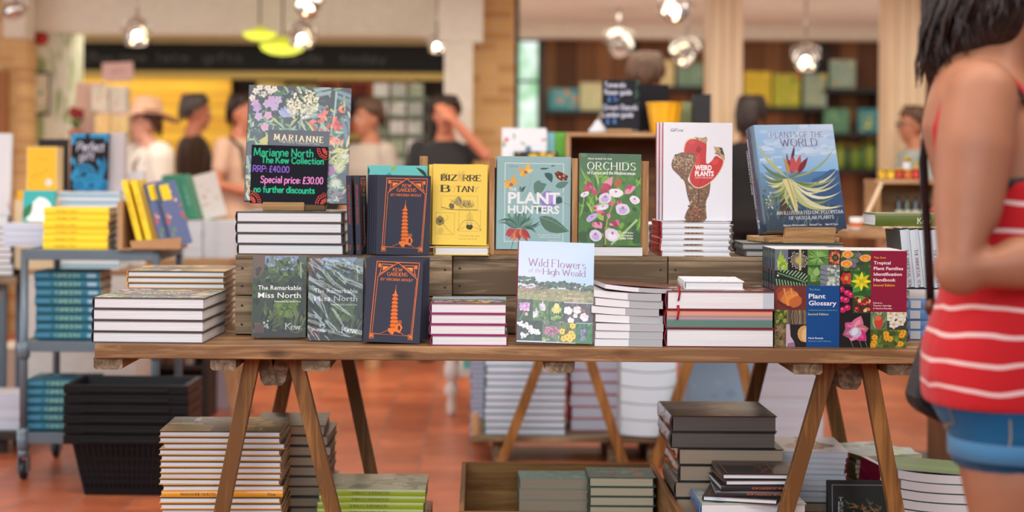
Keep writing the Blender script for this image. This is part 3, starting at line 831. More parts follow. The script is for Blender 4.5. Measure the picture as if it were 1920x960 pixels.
def art_orchids(w, h):
    a = Art(w, h, (102, 54, 626, 806), (74, 120, 54), 8)
    a.grad(102, 54, 626, 400, ((58, 96, 66), (64, 104, 62)), ((92, 150, 56), (84, 136, 60)))
    a.blobs(102, 200, 626, 806, 60, [(118, 172, 58), (86, 140, 50), (66, 112, 48), (150, 196, 80), (54, 92, 46)], 22, 56, .8)
    a.blobs(130, 60, 626, 240, 14, [(66, 110, 66), (54, 88, 60), (84, 128, 70)], 20, 46)
    a.blades(102, 300, 626, 806, 22, [(130, 178, 70), (60, 106, 46), (170, 206, 110)], 90, 190, 16, -2.2, -.9)
    a.line([(600, 590), (520, 670), (380, 800)], 20, (170, 200, 130), 14)
    a.line([(330, 800), (345, 600), (395, 460)], 16, (150, 170, 70), 8, True); a.line([(320, 800), (320, 560)], 12, (110, 60, 60), 8)
    PK = [(190, 64, 100), (214, 104, 138), (166, 50, 84), (230, 150, 176)]; WH = [(226, 216, 236), (240, 236, 244), (196, 176, 226)]
    for q in ((205, 330, 130, 340, 60), (210, 345, 170, 280, 50), (220, 330, 265, 400, 46), (300, 350, 385, 240, 66), (290, 330, 340, 400, 60), (420, 300, 440, 280, 60), (380, 340, 290, 300, 50), (490, 380, 585, 320, 60), (500, 360, 560, 312, 46), (450, 430, 430, 490, 44), (350, 450, 400, 480, 40), (240, 490, 300, 560, 60), (225, 500, 290, 520, 60), (300, 530, 330, 560, 36), (220, 620, 260, 670, 46), (265, 615, 300, 670, 56), (400, 610, 450, 640, 60), (360, 630, 440, 650, 50), (350, 540, 360, 590, 30)):
        a.leaf(*q, a.rng.choice(PK), a.rng.uniform(-.15, .15)); a.leaf(q[0], q[1], (q[0] + q[2]) / 2, (q[1] + q[3]) / 2, q[4] * .4, a.rng.choice(PK))
    a.disc(430, 290, 30, 36, (176, 96, 50), 0, 9, .5)
    for x, y, rx, ry, t in ((325, 420, 56, 44, -.3), (415, 375, 60, 36, .1), (475, 510, 62, 48, .2), (575, 430, 46, 32, .4), (305, 495, 54, 24, -.2), (215, 580, 58, 26, -.6), (150, 392, 40, 20, -.4), (248, 728, 56, 46, .1), (390, 720, 66, 52, .3)):
        a.disc(x, y, rx, ry, a.rng.choice(WH), t, 11, .18); a.disc(x, y + ry * .2, rx * .6, ry * .6, a.rng.choice(WH), t, 9, .3)
        a.disc(x, y - ry * .3, rx * .2, ry * .25, (180, 110, 170), t, 7, .4)
    a.text('FIELD GUIDE TO THE', 174, 104, 376, 13, (226, 236, 214), .02)
    a.letters('ORCHIDS', 172, 186, 576, 60, (246, 248, 240), 'roman', 1.35, .5, 3.0)
    a.letters('of Europe and the Mediterranean', 172, 224, 576, 26, (236, 242, 230), 'roman', 2.0, .9, 1.6)
    for i, q in enumerate((('Rolf Kuhn', 480), ('Henrik A Pedersen', 404), ('Phillip Cribb', 456))): a.text(q[0], q[1], 706 + i * 23, 566, 15, (240, 240, 236), .02)
    return a


def art_weird(w, h):
    a = Art(w, h, (104, 42, 582, 702), (232, 236, 244), 9); B = [(112, 82, 58), (140, 108, 76), (90, 66, 50), (166, 136, 100)]
    kew(a, 188, 104, 22, (70, 80, 100))
    stem = [(262, 700), (268, 640), (290, 600), (270, 530), (250, 440), (200, 390), (164, 350), (166, 300), (200, 256), (262, 240), (318, 250), (332, 290), (318, 340), (284, 400), (280, 440), (346, 486), (420, 456), (432, 440), (424, 520), (400, 580), (402, 640), (396, 700)]
    a.poly(spline(stem + stem[:1], 3)[:-1], (122, 92, 66))
    def speck(x0, y0, x1, y1, n, cols, r0, r1): a.blobs(x0, y0, x1, y1, n, cols, r0, r1, .7)
    speck(180, 262, 310, 360, 80, [(176, 148, 112), (96, 70, 52), (150, 118, 84), (200, 176, 140)], 5, 9)
    speck(226, 360, 280, 420, 36, B, 5, 9); speck(280, 446, 346, 590, 66, B + [(196, 170, 130)], 5, 9); speck(364, 492, 402, 640, 44, B, 5, 10)
    speck(274, 604, 386, 692, 70, [(128, 74, 48), (150, 92, 60), (92, 60, 44), (176, 130, 84)], 6, 11)
    a.line([(350, 490), (348, 580), (330, 610)], 8, (70, 50, 40), 4, True)
    cup = [(246, 244), (250, 190), (268, 160), (300, 146), (372, 150), (404, 168), (402, 312), (440, 300), (470, 262), (500, 276), (526, 296), (510, 350), (470, 410), (410, 462), (346, 486), (300, 462), (284, 420), (300, 360), (330, 300), (322, 254), (290, 242)]
    cup = spline(cup + cup[:1], 3)[:-1]; a.poly(cup, (226, 196, 160)); cx, cy = 372, 330
    a.poly([(cx + (x - cx) * .955, cy + (y - cy) * .955) for x, y in cup], (196, 44, 42))
    a.poly([(344, 200), (372, 220), (352, 250), (326, 236)], (150, 26, 30)); a.leaf(350, 240, 330, 440, 34, (214, 62, 54)); a.leaf(440, 320, 490, 290, 40, (216, 66, 58)); a.leaf(280, 180, 330, 170, 30, (214, 60, 54)); a.line([(402, 312), (380, 400), (348, 480)], 4, (160, 30, 32), 2, True)
    a.poly([(318, 138), (372, 146), (400, 136), (410, 150), (402, 184), (372, 172), (330, 150)], (178, 150, 108)); a.poly([(452, 202), (510, 208), (530, 262), (530, 296), (498, 272), (470, 252)], (186, 160, 120)); a.poly([(490, 206), (512, 212), (528, 262), (504, 250)], (74, 56, 44))
    a.blobs(462, 210, 500, 262, 14, [(140, 110, 80), (206, 180, 140)], 4, 7); a.blobs(330, 142, 404, 160, 12, [(140, 110, 80), (206, 180, 140)], 3, 6)
    a.text('WEIRD', 324, 362, 440, 34, (248, 248, 248), .04); a.text('PLANTS', 324, 402, 454, 34, (248, 248, 248), .04); a.text('CHRIS THOROGOOD', 324, 418, 446, 9, (240, 220, 214), .01)
    return a


def art_world(w, h):
    a = Art(w, h, (0, 0, 610, 730), (110, 158, 206), 10); r = a.rng
    a.grad(0, 0, 610, 330, ((150, 190, 226), (196, 216, 238)), ((120, 172, 220), (132, 184, 228)))
    a.grad(0, 330, 610, 730, ((104, 150, 190), (70, 120, 172)), ((46, 70, 90), (44, 66, 92)))
    for i in range(60):
        x, y = r.uniform(40, 600), r.gauss(150, 70); k = 1 - abs(y - 150) / 400
        a.disc(x, y, r.uniform(24, 60), r.uniform(8, 18), r.choice([(172, 202, 232), (184, 210, 236), (164, 196, 228), (194, 216, 238)]), 0, 12, .3)
    a.poly([(340, 470), (400, 380), (470, 360), (540, 320), (580, 316), (610, 330), (610, 560), (340, 560)], (58, 98, 146)); a.poly([(300, 520), (420, 420), (520, 410), (610, 440), (610, 640), (300, 640)], (50, 88, 134))
    a.grad(0, 560, 610, 730, ((58, 84, 104), (48, 80, 120)), ((42, 62, 76), (40, 60, 84)))
    a.blobs(0, 440, 240, 640, 40, [(84, 108, 104), (66, 92, 92), (110, 130, 118)], 12, 26, .8); a.blobs(20, 470, 70, 580, 16, [(180, 196, 190), (150, 170, 160)], 4, 9)
    a.blades(0, 600, 560, 726, 40, [(64, 88, 96), (90, 112, 118), (54, 76, 84)], 60, 130, 12, -2, -1)
    a.poly([(130, 480), (190, 470), (200, 620), (110, 640)], (62, 56, 56))
    Gn = [(126, 148, 92), (98, 124, 78), (150, 168, 106), (176, 186, 128)]; Pl = [(206, 208, 164), (222, 222, 186), (190, 196, 140)]
    for x1, y1, wd, b, c in ((10, 86, 18, -.12, 0), (70, 190, 16, -.08, 1), (18, 250, 24, -.14, 0), (0, 340, 20, -.2, 1), (10, 420, 18, -.2, 0), (30, 500, 16, -.22, 1), (80, 540, 14, -.2, 0), (20, 380, 12, -.2, 2), (30, 460, 12, -.24, 1), (190, 220, 14, .05, 0), (610, 150, 16, .12, 0), (610, 300, 20, .2, 2), (350, 290, 14, .1, 1), (480, 370, 24, .25, 1), (600, 350, 14, .24, 2), (560, 500, 26, .3, 1), (600, 560, 24, .26, 2), (500, 590, 28, .24, 0), (430, 590, 26, .2, 1), (390, 560, 22, .16, 0), (450, 470, 18, .2, 2), (300, 570, 20, .1, 1)):
        a.leaf(210, 370, x1, y1, wd, r.choice(Gn if c < 2 else Pl), b, n=9)
    for i in range(26):
        t = r.uniform(-.5, 3.5); l = r.uniform(120, 330)
        a.leaf(210 + 20 * math.cos(t), 380 + 20 * math.sin(t), 210 + l * math.cos(t) * (1.2 if t < 1.5 else .7), 390 + l * .75 * math.sin(t), r.uniform(10, 20), r.choice(Gn + Pl + [(84, 104, 76), (110, 130, 96)]), r.uniform(.08, .24) * (1 if t < 1.5 else -1), n=8)
    for x1, y1, wd, b in ((610, 400, 18, .2), (610, 470, 22, .22), (610, 570, 26, .22), (520, 580, 28, .18)): a.leaf(230, 380, x1, y1, wd, r.choice(Pl), b, n=9)
    a.poly([(166, 382), (200, 376), (230, 400), (256, 560), (250, 604), (230, 600), (206, 500)], (214, 206, 150)); a.poly([(200, 376), (212, 378), (246, 520), (244, 600)], (178, 172, 116))
    for x0, y0, x1, y1, wd in ((250, 340, 232, 240, 54), (270, 330, 260, 200, 44), (280, 330, 330, 210, 40), (290, 340, 384, 230, 40), (230, 340, 206, 240, 34), (260, 340, 250, 260, 46)): a.leaf(x0, y0, x1, y1, wd, r.choice([(140, 44, 58), (168, 62, 70), (120, 36, 50), (188, 84, 84)]))
    a.leaf(262, 240, 290, 150, 20, (64, 56, 80)); a.leaf(222, 260, 226, 196, 14, (120, 70, 76)); a.leaf(230, 350, 200, 230, 20, (176, 150, 90))
    Tt = (110, 62, 96)
    a.letters('PLANTS OF THE', 122, 90, 520, 38, Tt, 'roman', 1.1, .45, 3.2); a.letters('WORLD', 190, 152, 468, 52, Tt, 'roman', 1.2, .45, 2.6)
    a.letters('AN ILLUSTRATED ENCYCLOPEDIA', 92, 622, 598, 22, (232, 236, 240), 'roman', 1.5, .7, 2.8); a.letters('OF VASCULAR PLANTS', 180, 658, 520, 22, (232, 236, 240), 'roman', 1.5, .7, 2.8)
    for t, x0, x1 in (('Maarten J M Christenhusz', 130, 300), ('Michael F Fay', 330, 420), ('Mark W Chase', 450, 545)): a.letters(t, x0, 702, x1, 12, (226, 230, 236), 'roman', 1.6, .9, 1.6)
    return a


def art_weald(w, h):
    a = Art(w, h, (84, 22, 704, 874), (196, 216, 238), 11); r = a.rng; V = (150, 100, 150)
    a.grad(84, 22, 704, 400, ((190, 212, 238), (188, 214, 242)), ((206, 222, 234), (170, 204, 230)))
    a.rect(84, 420, 704, 530, (150, 150, 110))
    a.blobs(84, 330, 704, 400, 5, [(90, 110, 100)], 10, 20)
    for i in range(170):
        x = r.uniform(84, 704); top = 345 + 40 * math.sin(x / 90.0) * .4 + (abs(x - 150) < 90) * -30 + (x > 230) * 28
        a.disc(x, r.uniform(top, top + 52), r.uniform(12, 24), r.uniform(8, 15), r.choice([(70, 88, 72), (84, 104, 84), (58, 76, 66), (98, 116, 92)]), 0, 8, .5)
    a.blobs(84, 395, 330, 450, 40, [(150, 118, 112), (170, 136, 124), (136, 130, 96), (120, 110, 84)], 8, 20, .6, 0); a.blobs(470, 440, 700, 480, 26, [(150, 130, 104), (120, 116, 84), (160, 140, 110)], 8, 18, .6, 0)
    a.blobs(84, 450, 704, 525, 90, [(164, 160, 112), (140, 144, 98), (180, 168, 128), (120, 130, 88), (190, 170, 140)], 8, 22, .5, 0); a.clipto(84, 440, 704, 530); a.blades(84, 450, 704, 530, 60, [(180, 180, 130), (126, 138, 90)], 20, 50, 5, -2, -1); a.unclip()
    a.letters('Wild Flowers', 168, 232, 634, 66, V, 'roman', 1.3, .4, 2.0, rise=.03)
    a.letters('of the', 168, 286, 270, 38, (160, 126, 176), 'roman', 1.0, .4, 1.6, .2); a.letters('High Weald', 290, 300, 632, 52, V, 'roman', 1.5, .45, 1.8, rise=.03)
    a.letters('Sue Buckingham', 472, 500, 626, 12, (226, 226, 220), 'pen', 1.3, gap=1.4)
    cells = [(84, 514, 212, 692, (60, 84, 56)), (212, 520, 340, 694, (92, 120, 70)), (340, 526, 464, 696, (66, 92, 66)), (464, 536, 704, 700, (84, 78, 84)), (84, 692, 292, 862, (54, 68, 54)), (292, 696, 432, 866, (96, 116, 90)), (432, 700, 566, 868, (110, 128, 66)), (566, 704, 704, 874, (64, 122, 76))]
    for i, (x0, y0, x1, y1, c) in enumerate(cells):
        a.clipto(x0, y0, x1, y1); a.rect(x0, y0, x1, y1, c); d = [tuple(int(k * q) for k in c) for q in (.7, 1.2, 1.4, .85)]
        a.blades(x0, y0, x1, y1, 26, d, 30, 80, 12, -2.4, -.7)
        mx, my = (x0 + x1) / 2, (y0 + y1) / 2
        if i == 0:
            a.line([(mx, my), (mx - 40, y1)], 10, (96, 140, 80)); a.disc(145, 578, 44, 40, (198, 146, 206), 0, 12, .2); a.blobs(110, 548, 180, 610, 40, [(220, 176, 226), (176, 120, 190), (236, 200, 236)], 5, 9); a.disc(160, 640, 14, 16, (214, 178, 176))
        elif i == 1:
            for cx, cy in ((290, 580), (238, 640)): a.blobs(cx - 20, cy - 26, cx + 20, cy + 28, 26, [(232, 232, 240), (190, 190, 214), (214, 216, 232)], 6, 11); a.leaf(cx, cy - 10, cx + 2, cy - 60, 14, (210, 214, 226))
        elif i == 2:
            for k in range(12): t = k * .53; a.leaf(404, 595, 404 + 48 * math.cos(t), 595 + 40 * math.sin(t), 18, [(226, 220, 120), (200, 206, 110)][k % 2])
            a.disc(404, 566, 22, 24, (226, 222, 140), jag=.4); a.blobs(370, 640, 440, 690, 10, [(120, 160, 80), (150, 180, 100)], 10, 16)
        elif i == 3:
            for cx, cy, q in ((500, 600, 36), (575, 590, 34), (634, 650, 36), (524, 680, 26), (560, 640, 20)):
                for k in range(6): t = k * 1.05 + r.random(); a.disc(cx + q * .55 * math.cos(t), cy + q * .55 * math.sin(t), q * .5, q * .5, r.choice([(238, 232, 234), (222, 214, 220), (246, 244, 244)]), 0, 8, .3)
            a.disc(620, 594, 26, 10, (150, 110, 80), .2)
        elif i == 4:
            for cx, cy in ((110, 720), (150, 735), (200, 770), (230, 790), (148, 818), (255, 790), (180, 745)): a.blobs(cx - 26, cy - 16, cx + 26, cy + 18, 14, [(226, 230, 234), (206, 212, 216), (240, 242, 242)], 9, 15, .8)
        elif i == 5:
            for cx, cy in ((340, 760), (375, 800), (330, 785), (410, 770), (385, 755)): a.blobs(cx - 18, cy - 18, cx + 18, cy + 18, 12, [(180, 110, 150), (206, 140, 176), (150, 86, 126)], 7, 13)
            a.blobs(300, 820, 430, 864, 14, [(150, 176, 130), (190, 206, 170), (110, 140, 96)], 10, 18)
        elif i == 6:
            for cx, cy in ((540, 726), (456, 776), (530, 790), (470, 836), (520, 840), (498, 820), (545, 815)): a.flower(cx, cy, 28, [(236, 196, 60), (246, 214, 96)], 6, (190, 140, 40), r.random(), 1)
            a.disc(490, 780, 14, 12, (100, 70, 50), jag=.5)
        else:
            for k in range(26): a.disc(626 + r.uniform(-20, 20), 740 + k * 4.2, r.uniform(6, 11), r.uniform(5, 9), r.choice([(140, 110, 180), (170, 140, 206), (110, 84, 150)]), 0, 6, .4)
    a.unclip()
    return a


def art_miss(w, h):
    a = Art(w, h, (114, 376, 476, 906), (56, 66, 54), 12); r = a.rng
    a.grad(114, 376, 476, 640, ((70, 74, 66), (84, 92, 84)), ((46, 58, 44), (60, 72, 50)))
    a.rect(196, 376, 420, 470, (128, 146, 178)); a.poly([(114, 376), (196, 376), (190, 470), (160, 520), (114, 520)], (104, 84, 72))
    G = [(62, 84, 52), (84, 108, 64), (46, 64, 44), (106, 128, 76), (72, 96, 66), (38, 52, 38)]
    a.blobs(200, 400, 476, 540, 110, G, 10, 24, .6); a.blobs(114, 520, 476, 700, 60, [(44, 58, 42), (54, 72, 46), (36, 46, 36), (66, 84, 50)], 16, 40, .6)
    a.line([(436, 420), (440, 520)], 8, (170, 176, 160)); a.blobs(210, 380, 400, 430, 16, [(150, 168, 196), (110, 130, 160), (84, 108, 70)], 8, 16)
    a.disc(150, 480, 18, 30, (64, 54, 48), jag=.5); a.disc(165, 460, 10, 14, (60, 50, 44), jag=.4)
    a.blobs(280, 680, 410, 770, 40, [(92, 120, 54), (110, 140, 62), (76, 100, 48)], 14, 30, .7)
    a.poly([(114, 820), (300, 800), (476, 840), (476, 906), (114, 906)], (70, 66, 60)); a.poly([(114, 815), (200, 810), (196, 880), (114, 880)], (120, 86, 82))
    a.blades(120, 760, 470, 880, 60, [(60, 76, 50), (84, 100, 62), (40, 50, 38), (110, 120, 80)], 50, 110, 16, -2.8, -.4)
    a.blobs(196, 800, 226, 850, 8, [(206, 212, 206), (186, 194, 190)], 6, 10)
    a.rect(114, 376, 119, 906, (60, 90, 64)); W = (236, 238, 238)
    a.text('The Remarkable', 152, 598, 442, 30, W, .01); a.text('Miss North', 154, 650, 440, 36, W, .011); a.text('Presented by Emilia Fox', 264, 678, 440, 11, W, .012)
    a.letters('Kew', 342, 856, 438, 40, W, 'roman', 1.5, .5, .6)
    return a


PH = {}


def art_glossary(w, h):
    a = Art(w, h, (128, 74, 670, 888), (40, 46, 40), 13); r = a.rng
    def cell(x0, y0, x1, y1, c): a.clipto(x0, y0, x1, y1); a.rect(x0, y0, x1, y1, c)
    cell(128, 74, 238, 250, (104, 116, 132)); [a.leaf(160 + i * 30, 260, 180 + i * 16, 74 + i * 40, 34, (150, 190, 60)) for i in range(3)]; a.blades(128, 200, 238, 250, 16, [(120, 160, 60), (190, 210, 110)], 40, 90, 12, -2.6, -.6)
    cell(238, 74, 400, 250, (32, 24, 34)); a.rect(330, 74, 348, 250, (180, 190, 130))
    for i in range(30): t = i * .21; l = 56 + r.random() * 26; a.line([(325, 165), (325 + l * math.cos(t), 165 + l * math.sin(t))], 3, (190, 186, 150)); a.disc(325 + l * math.cos(t), 165 + l * math.sin(t), 5, 5, (214, 210, 190), n=6)
    a.disc(325, 168, 22, 26, (190, 176, 90), jag=.3)
    cell(400, 74, 574, 204, (84, 136, 66)); [a.leaf(488, 140, 488 + 92 * math.cos(i * .2), 140 + 70 * math.sin(i * .2), 10, r.choice([(120, 176, 90), (70, 116, 54), (150, 196, 110)])) for i in range(32)]
    cell(574, 74, 670, 204, (92, 56, 44)); [a.leaf(632, 142, 632 + 60 * math.cos(i * .52), 142 + 62 * math.sin(i * .52), 34, [(196, 104, 70), (170, 84, 60), (214, 140, 100)][i % 3]) for i in range(12)]; a.disc(632, 142, 28, 30, (56, 50, 34)); a.disc(632, 142, 16, 16, (90, 100, 60))
    cell(128, 250, 400, 376, (26, 38, 34)); [a.line([(150 + i * 24, 250 + i * 9), (190 + i * 24, 205 + i * 9)], 9, (150, 190, 150)) for i in range(12)]; a.line([(150, 270), (390, 350)], 12, (90, 140, 90)); [a.line([(140 + i * 24, 320 + i * 4), (150 + i * 24, 380)], 9, (130, 176, 130)) for i in range(11)]; a.disc(154, 294, 8, 8, (236, 236, 230))
    cell(400, 204, 508, 376, (54, 92, 44)); [a.leaf(450 + (i % 3) * 20, 300, 410 + i * 18, 220 + (i % 2) * 120, 60, [(110, 160, 80), (140, 186, 110), (84, 130, 60)][i % 3]) for i in range(6)]
    cell(508, 202, 670, 376, (120, 134, 146)); a.blobs(570, 210, 670, 376, 60, [(206, 214, 206), (170, 190, 180), (130, 150, 140), (100, 124, 110)], 8, 18); [a.line([(510, 240 + i * 40), (590, 262 + i * 38)], 6, (50, 50, 50), 1) for i in range(4)]
    cell(128, 376, 396, 580, (110, 46, 40)); [a.disc(200 + i * 26, 440 + i * 18, 90 - i * 8, 60 - i * 4, c, -.5, 14, .2) for i, c in enumerate(((140, 60, 46), (170, 88, 50), (206, 124, 60), (222, 140, 60), (190, 104, 50)))]; [a.line([(p, 400), (p + 20, 480)], 14, (214, 150, 90), 8) for p in (205, 262)]; a.line([(150, 500), (230, 560), (330, 576)], 16, (90, 36, 36), 8, True)
    cell(128, 580, 230, 696, (70, 88, 30)); a.blobs(128, 580, 230, 696, 30, [(120, 136, 50), (150, 160, 70), (90, 108, 36), (50, 64, 26)], 10, 22)
    cell(230, 580, 396, 700, (96, 82, 66)); [a.line([(240 + i * 10, 580), (236 + i * 11 + 10 * math.sin(i), 640), (244 + i * 10, 700)], r.uniform(3, 8), r.choice([(140, 122, 100), (70, 58, 46), (166, 150, 128)]), None, True) for i in range(16)]
    cell(128, 696, 226, 888, (104, 82, 56)); a.blobs(128, 700, 226, 888, 44, [(130, 104, 70), (84, 70, 44), (110, 116, 60), (150, 124, 90)], 10, 22)
    cell(226, 700, 396, 888, (28, 24, 24)); a.poly([(226, 700), (256, 700), (264, 800), (296, 850), (300, 888), (226, 888)], (196, 176, 190)); a.poly([(240, 860), (296, 846), (298, 888), (236, 888)], (150, 110, 150)); a.disc(380, 780, 62, 70, (206, 160, 96), 0, 12, .1); a.disc(396, 790, 40, 60, (226, 190, 140), 0, 12, .1)
    a.unclip(); a.rect(394, 376, 670, 888, (0, 72, 142)); W = (236, 240, 246); Yl = (232, 226, 96)
    a.text('The Kew', 414, 416, 508, 17, (120, 196, 160), .0); a.text('Plant', 412, 482, 552, 40, W, .02); a.text('Glossary', 412, 540, 644, 40, W, .02)
    a.text('an illustrated dictionary of plant terms', 412, 584, 648, 8, (140, 200, 160), .01); a.text('Second Edition', 408, 622, 578, 18, (232, 226, 150), .006)
    a.text('Henk Beentje', 412, 820, 536, 15, W, .012); a.text('illustrations by Juliet Williamson', 412, 842, 600, 8, (150, 190, 220), .01)
    return a


def art_tropical(w, h):
    a = Art(w, h, (58, 180, 522, 890), (26, 22, 26), 14); r = a.rng
    def cell(x0, y0, x1, y1, c): a.clipto(x0, y0, x1, y1); a.rect(x0, y0, x1, y1, c)
    cell(58, 180, 270, 330, (56, 84, 46)); a.blobs(58, 180, 270, 330, 26, [(80, 116, 60), (44, 66, 40), (110, 140, 90), (120, 110, 140)], 10, 24)
    for cx, cy in ((106, 208), (100, 278), (232, 236)): a.disc(cx, cy, 40, 28, (232, 176, 120), 0, 12, .2); a.disc(cx, cy, 28, 20, (238, 140, 50), 0, 9, .3); a.disc(cx, cy + 4, 12, 8, (226, 190, 60))
    cell(58, 330, 144, 446, (40, 40, 30)); [a.leaf(100, 386, 100 + 50 * math.cos(i * 1.05), 386 + 50 * math.sin(i * 1.05), 44, [(176, 46, 40), (206, 70, 50)][i % 2]) for i in range(6)]; a.disc(98, 384, 16, 16, (214, 150, 60), jag=.4)
    cell(130, 330, 270, 512, (40, 96, 40)); [a.leaf(200, 420, 200 + 90 * math.cos(i * .9 + .5), 420 + 90 * math.sin(i * .9 + .5), 70, r.choice([(54, 130, 50), (36, 90, 36), (74, 150, 60)])) for i in range(7)]; [a.leaf(205, 406, 205 + 74 * math.cos(i * .79), 406 + 72 * math.sin(i * .79), 26, [(236, 226, 40), (214, 200, 30)][i % 2]) for i in range(8)]; a.disc(205, 404, 16, 16, (190, 190, 40))
    cell(58, 446, 144, 660, (20, 14, 18)); [(a.disc(x, y, 24, 22, (200, 20, 96), 0, 12), a.disc(x - 4, y - 6, 9, 7, (240, 110, 160), 0, 8)) for x, y in ((64, 466), (106, 490), (68, 536), (98, 544), (74, 616), (108, 600), (132, 505))]
    cell(144, 512, 270, 640, (46, 60, 34)); a.leaf(150, 520, 262, 540, 40, (110, 150, 60)); a.blobs(160, 525, 262, 620, 36, [(190, 50, 40), (150, 30, 40), (226, 120, 90), (236, 200, 150), (90, 20, 26)], 8, 16)
    cell(58, 640, 270, 890, (20, 18, 20)); [a.line([(x, 720), (x + 60, 890)], 4, (110, 130, 100)) for x in (90, 150, 190)]
    for t, l, c in ((-2.4, 90, (196, 84, 140)), (-1.2, 120, (206, 120, 150)), (-.2, 100, (190, 110, 120)), (.7, 110, (206, 50, 120)), (1.9, 80, (226, 140, 180)), (2.8, 90, (170, 90, 120))): a.leaf(160, 770, 160 + l * math.cos(t), 770 + l * math.sin(t), 86, c); a.leaf(160, 770, 160 + l * .8 * math.cos(t), 770 + l * .8 * math.sin(t), 40, tuple(min(255, k + 30) for k in c))
    a.disc(165, 780, 40, 44, (190, 190, 226), 0, 10, .4); a.disc(160, 775, 22, 30, (226, 226, 240), .5)
    cell(270, 630, 386, 760, (96, 124, 84)); a.blades(270, 640, 386, 760, 26, [(130, 156, 104), (70, 96, 60), (170, 180, 140)], 60, 110, 12, -2.2, -.9); a.disc(328, 704, 28, 50, (206, 66, 50), 0, 10, .1); a.disc(324, 676, 22, 20, (226, 104, 80), 0, 8, .3)
    cell(386, 630, 522, 760, (60, 62, 54)); [a.flower(cx, cy, 36, [(232, 232, 224), (214, 214, 206)], 6, (206, 176, 60), r.random()) for cx, cy in ((412, 670), (450, 650), (490, 670), (432, 720), (480, 700), (500, 640), (410, 640))]
    cell(270, 760, 522, 890, (84, 100, 40)); a.blobs(270, 760, 522, 890, 40, [(110, 130, 50), (64, 84, 34), (140, 150, 70)], 10, 22); [(a.flower(cx, cy, 24, [(240, 180, 40), (226, 150, 30)], 7, (214, 120, 30), r.random(), 1)) for cx, cy in ((300, 816), (296, 856), (380, 790), (384, 820), (408, 826), (490, 800), (482, 862), (282, 876), (500, 775))]
    a.unclip(); a.rect(270, 180, 522, 630, (140, 14, 56)); W = (244, 236, 240); Y = (236, 190, 40)
    a.text('The Kew', 290, 238, 376, 16, Y, .004); a.text('Tropical', 290, 280, 408, 24, W, .02); a.text('Plant Families', 290, 321, 496, 24, W, .02); a.text('Identification', 290, 363, 488, 24, W, .02); a.text('Handbook', 290, 405, 444, 24, W, .02); a.text('Second Edition', 288, 441, 438, 18, Y, .012)
    a.text('Edited by', 288, 568, 352, 10, W, .012); a.text('Timothy Utteridge', 288, 588, 416, 11, W, .014); a.text('& Gemma Bramley', 288, 608, 420, 11, W, .014)
    return a


def art_spine(h, t, txt, col, x0=.2, x1=.7, cap=.4, mode='roman', bg=None, logo=None):
    a = Art(h, t, (0, 0, 100, 100 * t / h), bg)
    H = 100 * t / h
    a.letters(txt, x0 * 100, H * (.5 + cap / 2), x1 * 100, H * cap, col, mode, 1.6, .8, 2)
    if logo: a.letters('Kew', 88, H * (.5 + cap / 2), 94, H * cap, logo, 'roman', 1.5, .8, 1)
    return a


def art_mix(w, h, bg, cols, n=60, r0=4, r1=12, seed=1, title=None, tcol=(240, 240, 240), blades=True):
    """generic printed cover of leaves and blooms"""
    a = Art(w, h, (0, 0, 100, 100 * h / w), bg, seed); H = 100 * h / w
    if blades: a.blades(0, 0, 100, H, n, cols, r1, r1 * 2.4, r0)
    a.blobs(0, 0, 100, H, n // 2, cols, r0, r1)
    if title: a.letters(title[0], title[1], title[2] * H, title[3], title[4], tcol, 'roman', 1.6, .7, 2)
    return a
# ---------------------------------------------------------------- the setting
def tile_floor():
    m, n, b, N, L = nt('terracotta_tiles')
    tc = N.new('ShaderNodeTexCoord'); mp = N.new('ShaderNodeMapping'); mp.inputs['Location'].default_value = (0.035, 0.05, 0)
    L.new(tc.outputs['Object'], mp.inputs[0])
    br = N.new('ShaderNodeTexBrick'); br.offset = 0; br.squash = 1
    br.inputs['Scale'].default_value = 1; br.inputs['Brick Width'].default_value = 0.2; br.inputs['Row Height'].default_value = 0.2
    br.inputs['Mortar Size'].default_value = 0.004; br.inputs['Mortar Smooth'].default_value = 0.2; br.inputs['Bias'].default_value = 0
    br.inputs['Color1'].default_value = C3((200, 112, 74)); br.inputs['Color2'].default_value = C3((170, 90, 58)); br.inputs['Mortar'].default_value = C3((150, 112, 92))
    L.new(mp.outputs[0], br.inputs['Vector'])
    t = N.new('ShaderNodeTexNoise'); t.inputs['Scale'].default_value = 9; t.inputs['Detail'].default_value = 5; L.new(tc.outputs['Object'], t.inputs['Vector'])
    cr = N.new('ShaderNodeValToRGB'); cr.color_ramp.elements[0].position = .3; cr.color_ramp.elements[0].color = (.62, .6, .6, 1); cr.color_ramp.elements[1].position = .7; cr.color_ramp.elements[1].color = (1.1, 1.1, 1.1, 1)
    L.new(t.outputs[0], cr.inputs[0])
    mx = N.new('ShaderNodeMixRGB'); mx.blend_type = 'MULTIPLY'; mx.inputs[0].default_value = .6
    L.new(br.outputs['Color'], mx.inputs[1]); L.new(cr.outputs[0], mx.inputs[2]); L.new(mx.outputs[0], b.inputs['Base Color'])
    b.inputs['Roughness'].default_value = .32; b.inputs['Specular IOR Level'].default_value = .45
    bp = N.new('ShaderNodeBump'); bp.inputs['Strength'].default_value = .3; bp.inputs['Distance'].default_value = .002
    iv = N.new('ShaderNodeMath'); iv.operation = 'MULTIPLY_ADD'; iv.inputs[1].default_value = -1; L.new(br.outputs['Fac'], iv.inputs[0]); L.new(t.outputs[0], iv.inputs[2])
    L.new(iv.outputs[0], bp.inputs['Height']); L.new(bp.outputs[0], b.inputs['Normal'])
    return m


